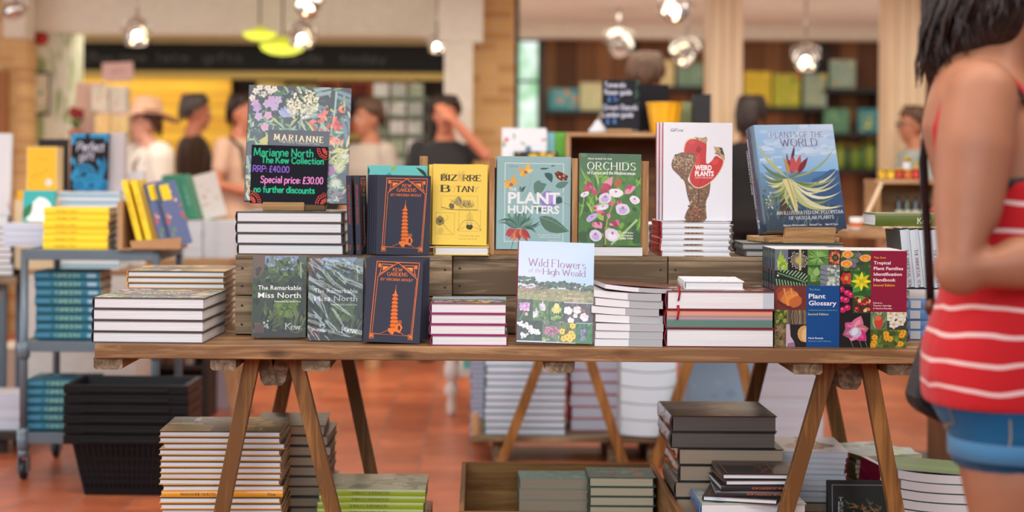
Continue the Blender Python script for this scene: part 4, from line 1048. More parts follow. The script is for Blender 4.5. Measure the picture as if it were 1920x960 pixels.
def brick_mat():
    m, n, b, N, L = nt('yellow_brick')
    tc = N.new('ShaderNodeTexCoord'); mp = N.new('ShaderNodeMapping'); mp.inputs['Rotation'].default_value = (R(90), 0, 0)
    L.new(tc.outputs['Object'], mp.inputs[0])
    br = N.new('ShaderNodeTexBrick'); br.inputs['Scale'].default_value = 1; br.inputs['Brick Width'].default_value = .225; br.inputs['Row Height'].default_value = .075
    br.inputs['Mortar Size'].default_value = .006; br.inputs['Color1'].default_value = C3((226, 186, 124)); br.inputs['Color2'].default_value = C3((198, 152, 94)); br.inputs['Mortar'].default_value = C3((210, 190, 154))
    L.new(mp.outputs[0], br.inputs['Vector']); L.new(br.outputs['Color'], b.inputs['Base Color']); b.inputs['Roughness'].default_value = .85
    return m


def boards_mat(name, c1, c2, pitch, axis='X', rough=.6):
    """tongue-and-groove boarding: bands across axis with dark joints"""
    m, n, b, N, L = nt(name)
    tc = N.new('ShaderNodeTexCoord'); sx = N.new('ShaderNodeSeparateXYZ'); L.new(tc.outputs['Object'], sx.inputs[0])
    dv = N.new('ShaderNodeMath'); dv.operation = 'DIVIDE'; dv.inputs[1].default_value = pitch; L.new(sx.outputs[axis], dv.inputs[0])
    fl = N.new('ShaderNodeMath'); fl.operation = 'FLOOR'; L.new(dv.outputs[0], fl.inputs[0])
    wn = N.new('ShaderNodeTexWhiteNoise'); wn.noise_dimensions = '1D'; L.new(fl.outputs[0], wn.inputs['W'])
    cr = N.new('ShaderNodeValToRGB'); cr.color_ramp.elements[0].color = C3(c2); cr.color_ramp.elements[1].color = C3(c1); L.new(wn.outputs['Value'], cr.inputs[0])
    fr = N.new('ShaderNodeMath'); fr.operation = 'FRACT'; L.new(dv.outputs[0], fr.inputs[0])
    gt = N.new('ShaderNodeMath'); gt.operation = 'GREATER_THAN'; gt.inputs[1].default_value = .06; L.new(fr.outputs[0], gt.inputs[0])
    mx = N.new('ShaderNodeMixRGB'); mx.inputs[1].default_value = C3(tuple(int(k * .45) for k in c2)); L.new(gt.outputs[0], mx.inputs[0]); L.new(cr.outputs[0], mx.inputs[2])
    t = N.new('ShaderNodeTexNoise'); t.inputs['Scale'].default_value = 3; t.inputs['Detail'].default_value = 4; mp = N.new('ShaderNodeMapping'); sc = [9, 9, 9]; sc['XYZ'.index('Z' if axis == 'X' else 'X')] = .8; mp.inputs['Scale'].default_value = sc
    L.new(tc.outputs['Object'], mp.inputs[0]); L.new(mp.outputs[0], t.inputs['Vector'])
    m2 = N.new('ShaderNodeMixRGB'); m2.blend_type = 'OVERLAY'; m2.inputs[0].default_value = .35; L.new(mx.outputs[0], m2.inputs[1]); L.new(t.outputs[0], m2.inputs[2])
    L.new(m2.outputs[0], b.inputs['Base Color']); b.inputs['Roughness'].default_value = rough
    return m


def leafy_wallpaper():
    m, n, b, N, L = nt('leafy_wallpaper')
    tc = N.new('ShaderNodeTexCoord'); mp = N.new('ShaderNodeMapping'); mp.inputs['Scale'].default_value = (14, 14, 4.5); mp.inputs['Rotation'].default_value = (0, R(18), 0)
    L.new(tc.outputs['Object'], mp.inputs[0])
    t = N.new('ShaderNodeTexNoise'); t.inputs['Scale'].default_value = 1; t.inputs['Detail'].default_value = 1; t.inputs['Distortion'].default_value = .8; L.new(mp.outputs[0], t.inputs['Vector'])
    cr = N.new('ShaderNodeValToRGB'); e = cr.color_ramp.elements; e[0].position = .5; e[0].color = C3((222, 224, 206)); e[1].position = .62; e[1].color = C3((150, 170, 116))
    L.new(t.outputs[0], cr.inputs[0]); L.new(cr.outputs[0], b.inputs['Base Color']); b.inputs['Roughness'].default_value = .8
    return m


CREAM = plain('cream_paint', (226, 220, 204), .6)
CEILM = plain('ceiling_paint', (238, 230, 216), .7)
BLACK = plain('black_paint', (24, 24, 24), .6)
DARKW = plain('dark_stained_wood', (40, 30, 24), .5)
BRICK = brick_mat()
YELLOWB = boards_mat('yellow_boarding', (236, 190, 60), (214, 164, 44), .11, 'Z', .4)
BROWNB = boards_mat('walnut_boarding', (168, 112, 66), (116, 72, 42), .17, 'X')
COLB = boards_mat('pale_boarding', (238, 216, 184), (224, 198, 162), .07, 'X')


def block(name, x0, x1, y0, y1, z0, z1, m, kind=True, bevel=0):
    o = MB().box(x0, x1, y0, y1, z0, z1).build(name, m, None, bevel)
    return struct(o) if kind else o


block('floor', -9, 9, -6, 18.2, -.1, 0, tile_floor())
block('ceiling', -9, 9, 1.2, 18.2, 2.46, 2.6, CEILM)
block('wall_back', -9, 9, 16.4, 16.6, 0, 2.46, plain('back_wall_paint', (120, 84, 54), .7))


def xz(px0, py0, px1, py1, d):
    """x and z ranges of a picture box seen at distance d"""
    cx, cy = (px0 + px1) / 2, (py0 + py1) / 2
    return X(px0, cy, d), X(px1, cy, d), Z(cx, py1, d), Z(cx, py0, d)


def slab(name, box, d, depth, m, bevel=0, z0=None, z1=None, kind=True):
    x0, x1, a, b_ = xz(*box, d)
    return block(name, x0, x1, d, d + depth, a if z0 is None else z0, b_ if z1 is None else z1, m, kind, bevel)


# ceiling beams and the bulkhead over the far booth
slab('beam_front', (40, 27, 836, 62), 12.6, .3, CREAM, z1=2.46)
slab('beam_drop', (6, 20, 48, 70), 12.3, .25, CREAM, z1=2.46)
slab('beam_right', (960, 40, 1336, 70), 14.6, .3, CREAM, z1=2.46)
slab('beam_far_right', (1390, 40, 1670, 73), 14.7, .3, CREAM, z1=2.46)
slab('trim_bulkhead', (120, 60, 835, 84), 14.6, .2, plain('bulkhead_paint', (196, 172, 128), .7), z1=2.46)
# left: brick pier, papered pier
slab('pillar_brick_left', (-60, 60, 50, 320), 12.4, .4, BRICK, z0=0, z1=2.46)
slab('door_1', (-40, 132, 12, 330), 12.3, .06, plain('door_brown', (150, 90, 30), .5), z0=0)
slab('pillar_papered', (48, 58, 126, 330), 12.7, .5, leafy_wallpaper(), z0=0, z1=2.46)
# booth: black fascia, yellow boarding, dark back
slab('trim_fascia', (124, 82, 838, 133), 14.4, .1, plain('fascia_black', (9, 9, 9), .7, spec=.2))
fw_ = Art(10, 1, (0, 0, 1000, 100)); [fw_.letters(t, x, 66, x + w_, 30, (84, 84, 80), 'pen', .7, gap=2) for t, x, w_ in (('Buy now', 60, 150), ('late', 240, 80), ('gifts', 360, 100), ('cards', 560, 110), ('today', 720, 120))]
x0, x1, z0, z1 = xz(124, 82, 838, 133, 14.4); q = MB(); q.art(fw_, T(x0, 14.399, z0) @ Matrix.Diagonal(((x1 - x0) / 10, 1, (z1 - z0), 1))); q.build('trim_chalk_line', CHALK)['kind'] = 'structure'
slab('wall_booth_yellow', (126, 130, 432, 420), 15.2, .08, YELLOWB, z0=0)
slab('wall_booth_dark', (430, 130, 840, 420), 15.6, .08, plain('booth_back', (34, 26, 22), .6), z0=0)
slab('trim_fascia_edge', (124, 133, 838, 148), 14.42, .06, plain('gold_edge', (150, 126, 52), .4))
# centre: white post with bracket, brick pillar
slab('column_white', (832, 36, 886, 420), 11.6, .18, CREAM, z0=0, z1=2.46)
slab('trim_column_bracket', (822, 36, 906, 78), 11.58, .22, CREAM, z1=2.46)
slab('pillar_brick', (884, 38, 964, 420), 11.9, .35, BRICK, z0=0, z1=2.46)
slab('trim_pillar_dark_strip', (962, 40, 972, 420), 12.1, .2, DARKW, z0=0, z1=2.46)  # narrow dark strip along the right edge of the brick pillar
# walnut wall and bays on the right
slab('wall_walnut', (1008, 74, 1340, 420), 15.4, .1, BROWNB, z0=0)
slab('wall_walnut_bay', (1388, 74, 1672, 420), 15.4, .1, BROWNB, z0=0)
slab('trim_bay_post', (1536, 74, 1552, 420), 15.2, .2, DARKW, z0=0)
slab('trim_wall_post', (1186, 74, 1198, 420), 15.3, .1, DARKW, z0=0)
slab('column_boarded_left', (1328, -20, 1392, 420), 11.4, .23, COLB, z0=0, z1=2.46)
slab('column_boarded_right', (1664, -20, 1736, 420), 11.2, .25, COLB, z0=0, z1=2.46)
# window in the gap between brick pillar and walnut wall
wr = thing('window_1', 'tall narrow window glowing white green between brick pillar and brown boarding', 'window', T(0, 0, 0))
wr['kind'] = 'structure'
x0, x1, z0, z1 = xz(966, 78, 1008, 300, 15.0)
mb = MB()
mb.box(x0 - .07, x0, 14.95, 15.1, 0, z1 + .06); mb.box(x1, x1 + .06, 14.95, 15.1, 0, z1 + .06); mb.box(x0, x1, 14.95, 15.1, z1, z1 + .06); mb.box(x0, x1, 14.95, 15.1, z1 - .36, z1 - .34)
mb.build('window_frame', DARKW, wr)
m, n, b, N, L = nt('daylit_garden_glass')
tc = N.new('ShaderNodeTexCoord'); t = N.new('ShaderNodeTexNoise'); t.inputs['Scale'].default_value = 4; L.new(tc.outputs['Object'], t.inputs['Vector'])
cr = N.new('ShaderNodeValToRGB'); cr.color_ramp.elements[0].position = .4; cr.color_ramp.elements[0].color = C3((150, 206, 160)); cr.color_ramp.elements[1].position = .58; cr.color_ramp.elements[1].color = C3((236, 250, 244))
L.new(t.outputs[0], cr.inputs[0]); L.new(cr.outputs[0], b.inputs['Emission Color']); b.inputs['Emission Strength'].default_value = 1.1; b.inputs['Base Color'].default_value = (.1, .1, .1, 1)
MB().box(x0, x1, 15.02, 15.04, z0, z1).build('window_pane', m, wr)


# ---------------------------------------------------------------- spotlights and pendant lamps
STEEL = plain('polished_steel', (206, 202, 196), .22, .9)
GLASS = None
m, n, b, N, L = nt('clear_glass')
tr = N.new('ShaderNodeBsdfTransparent'); gl = N.new('ShaderNodeBsdfGlossy'); gl.inputs['Roughness'].default_value = .08; fr = N.new('ShaderNodeFresnel'); mx = N.new('ShaderNodeMixShader'); L.new(fr.outputs[0], mx.inputs[0]); L.new(tr.outputs[0], mx.inputs[1]); L.new(gl.outputs[0], mx.inputs[2]); L.new(mx.outputs[0], N['Material Output'].inputs[0])
GLASSM = m
BULB = plain('lit_bulb', (255, 250, 236), .5, emit=14)
BULBW = plain('warm_bulb', (255, 236, 190), .5, emit=5)


def spot(px, py, d, label, size=.11, tilt=35, yaw=0, lit=True, glass=True):
    """track spotlight: stem, yoke, glass-sided can, bulb; hangs from the ceiling"""
    p = P(px, py, d)
    r = thing('spotlight', label, 'spotlight', T(p.x, p.y, p.z), 'ceiling spotlights')
    k = size
    MB().tube([(0, 0, 2.46 - p.z), (0, 0, k * .9)], .009, 8).build('stem', STEEL, r)
    q = MB(); q.tube([(-k * 1.02, 0, 0), (-k * .98, 0, k * .7), (0, 0, k * 1.0), (k * .98, 0, k * .7), (k * 1.02, 0, 0)], .007, 6); q.build('yoke', STEEL, r)
    M = RZ(yaw) @ RX(tilt)
    MB().lathe([(k * .35, k * .95), (k * .55, k * .8), (k * .6, k * .5), (k * .45, k * .48)], 20, M=M).build('lamp_cap', STEEL, r)
    MB().lathe([(k * .6, k * .5), (k * .85, k * .2), (k * .95, -k * .5), (k * .9, -k * .8), (k * .84, -k * .8), (k * .88, -k * .5), (k * .8, k * .2), (k * .55, k * .45)], 22, M=M, cap=False).build('glass_shade', GLASSM if glass else STEEL, r)
    MB().ball((0, 0, -k * .25), (k * .5, k * .5, k * .5) if not lit else (k * .3,) * 3, M=M).build('bulb', (BULB if lit else STEEL), r)
    for a in range(3):
        MB().ball((k * .55 * math.cos(a * 2.1), k * .55 * math.sin(a * 2.1), -k * .62), k * .13, 8, 6, M=M).build('bulb_stud', BULBW, r)
    return r


spot(257, 60, 11.8, 'glass sided spotlight hanging before the cream beam above the straw hat', .1, 20)
spot(566, 66, 11.6, 'brightest glowing spotlight beside the two lime pendant lamps', .095, 15)
spot(582, 8, 9.6, 'small spotlight cut by the top of the frame above the lime pendants', .075, 60, 40)
spot(819, 82, 12.4, 'spotlight against the white post with a greenish glow', .07, 20)
spot(1160, 80, 13.2, 'dim steel spotlight hanging before the walnut boarding beside the window', .11, 40, -40, False, False)
spot(1287, 96, 12.8, 'tilted steel spotlight beside the left boarded column', .11, 55, 60, False)
spot(1268, 12, 10.2, 'spotlight cut by the top of the frame left of the boarded column', .1, 30, 50)
spot(1511, 108, 12.4, 'glowing white spotlight hanging over the yellow and green books', .1, 18)
spot(30, 18, 11.0, 'unlit white spotlight on the cream beam drop at the corner', .07, 80, 60, False, False)


def pendant(px, py, d, rad, label):
    p = P(px, py, d)
    r = thing('pendant_lamp', label, 'lamp', T(p.x, p.y, p.z), 'lime pendant lamps')
    MB().tube([(0, 0, 2.46 - p.z), (0, 0, rad * .42)], .006, 6).build('cord', BLACK, r)
    MB().lathe([(rad, 0), (rad * .9, rad * .1), (rad * .5, rad * .2), (rad * .1, rad * .42), (rad * .08, rad * .4), (rad * .46, rad * .16), (rad * .88, rad * .06), (rad * .97, 0)], 28, cap=False).build('lamp_shade', plain('lime_glow_shade', (206, 214, 60), .4, emit=.55), r)
    MB().lathe([(rad * .97, -.001), (rad * .86, -rad * .2), (rad * .5, -rad * .36), (.001, -rad * .42)], 28, cap=False).build('diffuser', plain('lime_diffuser', (206, 220, 70), .4, emit=1.15), r)


pendant(487, 63, 12.2, .125, 'smaller higher of two round lime pendant lamps')
pendant(530, 86, 12.0, .165, 'larger lower of two round lime pendant lamps')
# ---------------------------------------------------------------- the trestle table
TZ = 0.753
TD = 4.2
tx0, tx1 = X(177, 650, TD), X(1795, 650, TD)
tab = thing('display_table', 'long pine plank table top on two trestles covered with books', 'table', T(0, 0, 0))
for i in range(5):
    y0 = TD + i * .19
    MB().box(tx0 + (.004 * (i % 2)), tx1, y0, y0 + .186, TZ - .035, TZ).build('plank', TABLEW('X'), tab, .003)
for a, c in ((178, 232), (396, 444), (567, 620), (1022, 1077), (1485, 1540), (1661, 1712)):
    xa, xb = X(a, 678, 4.23), X(c, 678, 4.23); z1 = TZ - .0352; z0 = z1 - .029
    ch = .006
    MB().prism([(xa, z1), (xa, z0 + ch), (xa + ch, z0), (xb - ch, z0), (xb, z0 + ch), (xb, z1)][::-1], TD + .015, TD + .46).build('batten', OLDW('Y'), tab)


def trestle(label, fl, fr, bl, br):
    """each leg as (top px, floor px); front pair at 4.30, back pair at 5.12"""
    r = thing('trestle', label, 'trestle', T(0, 0, 0), 'trestles under the long table')
    zt = TZ - .0358
    for (a, c), d in ((fl, 4.30), (fr, 4.30), (bl, 5.10), (br, 5.10)):
        xa, xb = X(a, 676, d), X(c, CY + CH * F / d, d)
        mb = MB(); dx = (xb - xa) / zt; hw = .0195
        mb.prism([(xa - hw, zt), (xa + hw, zt), (xb + hw, .0), (xb - hw, .0)][::-1], d, d + .03)
        mb.build('leg', LEGW('Z'), r, .002)
    for k, (f, b_) in enumerate(((fl, bl), (fr, br))):
        s = 1 if k == 0 else -1
        xa, xb = X(f[0], 690, 4.34) + s * .032, X(b_[0], 690, 5.1) + s * .032
        mb = MB(); z0 = zt - .006 - .074
        v = []
        for x, y in ((xa, 4.335 + .002 * k), (xb, 5.16)):
            v += [(x - .019 - s * .006, y, zt - .001), (x + .019 - s * .006, y, zt - .001), (x + .019 + s * .008, y, z0 + .012), (x + .010 + s * .008, y, z0), (x - .010 + s * .008, y, z0), (x - .019 + s * .008, y, z0 + .012)]
        f_ = [tuple(range(6))[::-1], tuple(range(6, 12))] + [(i, (i + 1) % 6, (i + 1) % 6 + 6, i + 6) for i in range(6)]
        mb.add(v, f_); mb.build('ridge_beam', OLDW('Y'), r)
    return r


trestle('wooden trestle under the left end of the table beside the orange edged books', (474, 366), (551, 683), (556, 459), (638, 731))
trestle('wooden trestle under the right end of the table beside the shrink wrapped books', (1558, 1404), (1629, 1729), (1443, 1333), (1535, 1625))

# upturned produce crates forming the raised shelf
SZ = 0.963
SD = 4.43


def shelf_crate(px0, px1, label, sd=4.525):
    SD = sd; xa, xb = X(px0, 555, SD) + .0015, X(px1, 555, SD) - .0015
    r = thing('wooden_crate', label, 'crate', T(0, 0, 0), 'upturned crates forming the shelf')
    D = .32
    z0 = TZ + .0006; hh = (SZ - z0)
    for i in range(2):
        za, zb = z0 + i * hh / 2 + .003 * (1 - i) , z0 + (i + 1) * hh / 2 - .003 + .003 * i - .012 * i
        q = MB(); q.box(xa, xb, SD, SD + .012, za, zb)
        for sx in (xa + .018, xb - .018):
            for sz in (.25, .75): q.lathe([(.0035, 0), (.0035, .0012)], 8, mi=1, M=T(sx, SD + .0002, za + (zb - za) * sz) @ RX(90))
        q.build('front_slat', [OLDW('X'), DARKW], r, .0015)
        MB().box(xa, xb, SD + D - .012, SD + D, za, zb).build('back_slat', OLDW('X'), r, .0015)
    for x in (xa, xb - .014):
        MB().box(x, x + .014, SD + .0125, SD + D - .0125, z0, SZ - .012).build('side_panel', OLDW('Y'), r, .0015)
    for i in range(3):
        y0 = SD + i * (D / 3) + .002
        MB().box(xa, xb, y0 - (.004 if i == 0 else 0), y0 + D / 3 - .004, SZ - .0115, SZ).build('top_slat', OLDW('X'), r, .0015)
    return r


shelf_crate(440, 848, 'weathered crate at the left of the shelf behind the two boxed discs', 4.455)
shelf_crate(848, 1252, 'weathered crate in the middle of the shelf behind the wild flowers book')
shelf_crate(1252, 1650, 'weathered crate at the right of the shelf behind the red boarded books')


# ---------------------------------------------------------------- books lying and standing on the table
def top_of(a): return a


# 1. four large painted-cover books, spine left
CW, CHh, CT = .277, .318, .0278
coll = book('art_book', '', CW, CHh, CT, ((58, 66, 78), (58, 66, 78), (34, 36, 46)), art_collection(CW, CHh), edge=((58, 60, 58), (96, 70, 72)), mat=GLOSS)
pile(coll, (CW, CHh, CT), 4, X(303, 600, 4.39), 4.39, TZ + .0003, 'large flower-covered hardback', 'of four at the table\'s left end', 'large art books stacked at the left end', 'left', -1.5, .002, .003, .5, 3)
CDIM = (CW, CHh, CT)

# 2. orange-edged books behind
OW, OH, OT = .262, .315, .0154
GOLD = [(176, 140, 50), (40, 36, 30), (90, 80, 50), (206, 160, 60), (60, 56, 44)]
ao = art_mix(OW, OH, (38, 36, 32), GOLD, 70, 3, 10, 4, ('MARIANNE NORTH', 12, .3, 86, 7), (214, 170, 70))
ao.grad(60, 70, 100, 120, ((120, 96, 40), (176, 140, 50)), ((150, 120, 50), (206, 164, 70))); ao.rect(8, 90, 30, 96, (190, 200, 206)); ao.rect(44, 84, 50, 106, (176, 190, 196))
orange = book('orange_edged_book', '', OW, OH, OT, ((38, 36, 32), (232, 160, 40), (236, 160, 30)), ao, art_spine(OH, OT, 'MARIANNE NORTH', (90, 60, 20), .16, .44, .42, logo=(90, 60, 20)), pages=WHITEP, edge=((46, 42, 36), (230, 160, 54)), mat=GLOSS)
# the front board is black: a thin jacket layer over it
pile(orange, (OW, OH, OT), 10, X(349, 530, 4.76), 4.76, TZ + .0003, 'orange edged hardback', 'of the stack beside the shelf crate', 'orange edged books on the table', 'left', 0, .002, .002, .4, 5)

# 3. two boxed discs with the painted garden cover, one more behind
DW, DH, DT = .138, .207, .015
disc = book('disc_case', 'disc case with garden painting cover standing in a clear acrylic holder', DW, DH, DT, ((50, 58, 48), (50, 58, 48), (60, 90, 64)), art_miss(DW, DH), hard=False, mat=GLOSS, pages=plain('black_case', (26, 26, 28), .4))
disc['category'] = 'disc case'
CLEAR = None
CLEAR = GLASSM
dx, dd = X(472, 620, 4.36), 4.355
disc.matrix_world = stand(dx, dd, TZ + .004, 1, 5, 0, DW, DT)
ah = thing('acrylic_holder', 'clear acrylic holder around the left disc case', 'display stand', stand(dx + .004, dd, TZ + .0006, 1, 5, 0, DW, DT))
MB().box(.004, .118, -.014, -.011, 0, .045).build('front_lip', CLEAR, ah)
MB().box(.004, .118, -.0105, .03, 0, .0026).build('foot', CLEAR, ah)
MB().box(.004, .118, .018, .021, .003, .14).build('back_plate', CLEAR, ah)
disc2 = dup(disc, 'disc case in crumpled shiny shrink wrap beside the dark pagoda book', stand(X(577, 620, 4.31), 4.305, TZ + .0006, -1, 6, 0, DW, DT), name='disc_case')
disc3 = dup(disc, 'disc case half hidden behind the shrink wrapped one', stand(X(583, 620, 4.36), 4.338, TZ + .0026, 1, 5, 0, DW, DT), name='disc_case')
for o in (disc, disc2, disc3): o['group'] = 'boxed discs on the table'


def wrap_mat():
    m, n, b, N, L = nt('shrink_wrap')
    tr = N.new('ShaderNodeBsdfTransparent'); gl = N.new('ShaderNodeBsdfGlossy'); gl.inputs['Roughness'].default_value = .11
    fr = N.new('ShaderNodeFresnel'); fr.inputs['IOR'].default_value = 1.6
    ad = N.new('ShaderNodeMath'); ad.operation = 'MULTIPLY_ADD'; ad.inputs[1].default_value = 1.15; ad.inputs[2].default_value = .0; L.new(fr.outputs[0], ad.inputs[0])
    mx = N.new('ShaderNodeMixShader'); L.new(ad.outputs[0], mx.inputs[0]); L.new(tr.outputs[0], mx.inputs[1]); L.new(gl.outputs[0], mx.inputs[2])
    L.new(mx.outputs[0], N['Material Output'].inputs[0])
    return m


WRAP = wrap_mat()


def wrap_sheet(parent, w, h, t, seed=1, amp=.004, nx=56, ny=84):
    """crumpled film over the front of an upright box, with folds running diagonally"""
    rng = random.Random(seed); mb = MB(); V = []; Fc = []
    folds = [(rng.uniform(0, w), rng.uniform(0, h), rng.uniform(-1.2, -.2), rng.uniform(.0016, .005), rng.uniform(.4, 1.0)) for _ in range(34)]
    for j in range(ny + 1):
        for i in range(nx + 1):
            x, z = w * i / nx, h * j / ny; q = 0
            for fx, fz, an, wd, k in folds:
                u = -(x - fx) * math.sin(an) + (z - fz) * math.cos(an); v = (x - fx) * math.cos(an) + (z - fz) * math.sin(an)
                q = max(q, k * math.exp(-(u / wd) ** 2) * math.exp(-(v / .032) ** 2))
            V.append((x, -.0012 - amp * q, z))
    for j in range(ny):
        for i in range(nx): a = j * (nx + 1) + i; Fc.append((a, a + 1, a + nx + 2, a + nx + 1))
    mb.add(V, Fc, smooth=True)
    return mb.build('shrink_wrap', WRAP, parent)


wrap_sheet(disc2, DW, DH, DT, 4)

# 4. dark pagoda books on the table (front one leaning, others behind)
GW, GH, GT = .140, .208, .0135
NAVY = (62, 65, 80)
gard = book('pagoda_book', 'dark cloth book with orange pagoda standing in front on the table edge', GW, GH, GT, (NAVY, NAVY, NAVY), art_gardens(GW, GH), art_spine(GH, GT, 'KEW GARDENS BY VIRGINIA WOOLF', (190, 84, 50), .12, .62, .36, logo=(190, 84, 50)), mat=CLOTHB)
gard.matrix_world = stand(X(681, 643, 4.24), 4.24, TZ + .0006, 2, 6, 2.2, GW, GT)
gard['group'] = 'pagoda books'
for i in range(4):
    dup(gard, f"dark pagoda book, {['first', 'second', 'third', 'last'][i]} behind the leaning front copy on the table", stand(X(684 + i * 1.4, 640, 4.28) + .004 * i, 4.268 + i * .0155 + .002, TZ + .001 + (.003 if i else 0), 3 + .6 * i, 5.5, 1.2, GW, GT), 'pagoda books', 'pagoda_book')

# 5. magenta-board books (same flowers book), lying, and one standing
FW, FH, FT = .189, .252, .0262
MAG = (150, 40, 100)
wild = book('wild_flowers_book', '', FW, FH, FT, ((196, 216, 238), MAG, MAG), art_weald(FW, FH), edge=MAG, mat=GLOSS)
pile(wild, (.205, .252, FT), 4, X(885, 610, 4.22), 4.332, TZ + .0003, 'magenta edged hardback', 'of four lying beside the wild flowers cover', 'magenta edged books lying on the table', 'left', 0, .003, .001, .6, 8, zs=.89)
w2 = dup(wild, 'upright book with heathland and wild flower photos on its pale blue cover', stand(X(968, 648, 4.24), 4.235, TZ + .0006, 1.5, 9, 1.6, FW, FT), 'magenta edged books lying on the table', 'wild_flowers_book')
del w2['group']

# 6. bent paperbacks in a stack
PBW, PBH, PBT = .168, .2, .0205


def bent(name, label, w, h, t, bend, cover_col, gcol, group, art=None, curl=.0):
    """paperback lying face up, left edge curling upward by bend; origin at the underside centre"""
    r = thing(name, label, 'book', None, group); n = 14; pc = cover_col if name[0] == 's' else (232, 234, 238)
    def zc(u): return bend * (1 - u) ** 2 + curl * (u ** 3)
    for part, z0, z1, ins in (('cover', t - .0006, t, 0), ('pages', .0006, t - .0007, .0004), ('back_cover', 0, .0006, 0)):
        mb = MB(); V = []; Fc = []
        for i in range(n + 1):
            u = i / n; x = -w / 2 + ins + (w - 2 * ins) * u; z = zc(u)
            for y in (-h / 2 + ins, h / 2 - ins):
                V += [(x, y, z + z0), (x, y, z + z1)]
        cols = []
        for i in range(n):
            a = i * 4; b_ = a + 4
            for f in ((a + 1, b_ + 1, b_ + 3, a + 3), (a, a + 2, b_ + 2, b_), (a, b_, b_ + 1, a + 1), (a + 2, a + 3, b_ + 3, b_ + 2)):
                Fc.append(f); cols.append(gcol if part == 'pages' and i >= n * .48 and gcol else pc if part == 'pages' else cover_col)
        Fc += [(0, 1, 3, 2), (n * 4, n * 4 + 2, n * 4 + 3, n * 4 + 1)]; cols += [(232, 234, 238) if part == 'pages' else cover_col] * 2
        for f, c in zip(Fc, cols): mb.f.append(list(f)); mb.c.append(c); mb.m.append(0); mb.sm.append(False)
        mb.v = V
        if part == 'cover' and art:
            k = len(mb.v)
            for pts, col, lay in art.items:
                mb.add([(u - w / 2, v - h / 2, zc(u / w) + t + .00001 * lay) for u, v in pts], [list(range(len(pts)))], col)
        mb.build(part, [GLOSS if part != 'pages' else INK], r)
    return r


zc_ = TZ + .0006
arng = random.Random(4)
bends = [0.0, .001, .002, .0045, .007, .008, .010, .012]
offs = [0, .001, .001, -.002, -.009, .0, -.003, .013]
red_art = art_mix(PBW, PBH, (112, 62, 50), [(140, 80, 60), (90, 50, 44), (160, 100, 60), (170, 90, 84), (206, 176, 60)], 60, 5, 11, 9)
for i in range(8):
    t = PBT * (.92 if i < 7 else .6) * (1 if i % 2 else .93)
    r = bent('bent_paperback', lab_stack('curling white-paged paperback', 'beside the wild flowers cover', 7 - i, 8), PBW, PBH, t, bends[i], (206, 210, 214) if i < 7 else (120, 66, 54), (176, 180, 184), 'curling paperbacks', red_art if i == 7 else None)
    r.matrix_world = T(X(1180, 600, 4.24) + offs[i], 4.335 + arng.uniform(-.004, .004), zc_) @ RZ(arng.uniform(-1.5, 1.5) + (4 if i == 7 else 0))
    zc_ += t + (bends[min(i + 1, 7)] - bends[i]) * 0 + .0006

# 7. three thick red books with ribbons, and a small white one on top
RW, RH, RT = .268, .29, .0462
REDB = (130, 24, 38)
rb = art_mix(RW, RH, (110, 60, 54), [(120, 90, 60), (150, 60, 60), (90, 110, 70), (190, 170, 150), (60, 50, 60)], 90, 3, 9, 12)
redb = book('thick_red_book', '', RW, RH, RT, ((110, 60, 54), REDB, (140, 26, 42)), rb, edge=(116, 30, 40), pages=WHITEP, mat=GLOSS, ribbon=(.028, 0))
rl, rz = pile(redb, (RW, RH, RT), 3, X(1349, 600, 4.24), 4.372, TZ + .0003, 'thick red boarded hardback with ribbon', 'of three beside the plant glossary', 'thick red books', 'left', 0, .004, .002, .5, 14)
for ch in list(rl[0].children):
    if ch.name.startswith('ribbon'): bpy.data.objects.remove(ch)
# the middle copy has colour-printed page edges
for ch in list(rl[1].children):
    if ch.name.startswith('pages'): mid = ch
q = MB(); pw = RW - .006
for a, b_, c in ((0, .42, (96, 130, 118)), (.42, .5, (120, 140, 160)), (.5, .58, (196, 150, 160)), (.58, .68, (170, 140, 130)), (.68, .74, (150, 160, 150)), (.74, 1, (226, 150, 128))):
    t0, t1 = .0028 + (RT - .0056) * (1 - b_), .0028 + (RT - .0056) * (1 - a)
    q.box(.003, RW - .0032, t0, t1, .0026, .03, c)
q.build('coloured_page_band', INK, rl[1])
q = MB(); q.box(RW - .03, RW - .0025, .003, RT - .003, .0027, .02, (190, 206, 214)); q.build('index_tabs', INK, rl[2])
sw = book('small_white_book', 'small white hardback lying on top of the thick red books', .148, .2, .0215, ((232, 234, 240), (232, 234, 240), (220, 224, 232)), art_mix(.148, .2, (232, 234, 240), [(176, 180, 196), (206, 208, 218), (150, 154, 170)], 30, 2, 4, 21), mat=INK)
sw.matrix_world = lie(X(1338, 540, 4.3), 4.36, rz + .0006, .148, .2, .0215, -2, 'left')

# 8. glossary and tropical handbook, each a file of copies
LW, LH, LT = .162, .243, .0225
glos = book('plant_glossary', 'blue panel plant glossary with photo grid cover, front copy beside the red books', LW, LH, LT, ((40, 46, 40), (30, 60, 90), (46, 54, 60)), art_glossary(LW, LH), hard=False, mat=INK)
a = Art(LH, LT, (0, 0, 100, 9.3), (40, 46, 54)); [a.rect(4 + i * 8, 1, 10 + i * 8, 8, c) for i, c in enumerate(((70, 90, 60), (50, 56, 70), (80, 70, 70), (40, 70, 80), (90, 100, 110), (60, 60, 60), (50, 80, 60), (70, 70, 90), (60, 60, 50), (80, 90, 70), (40, 50, 60)))]
sp = MB(); sp.art(a, T(-.0001, LT, LH) @ AX((0, 0, -1), (1, 0, 0), (0, -1, 0))); sp.build('spine_print', INK, glos)
gx = X(1451, 652, 4.255)
glos.matrix_world = stand(gx, 4.25, TZ + .0006, 0, 0, 0, LW, LT); glos['group'] = 'plant glossary copies'
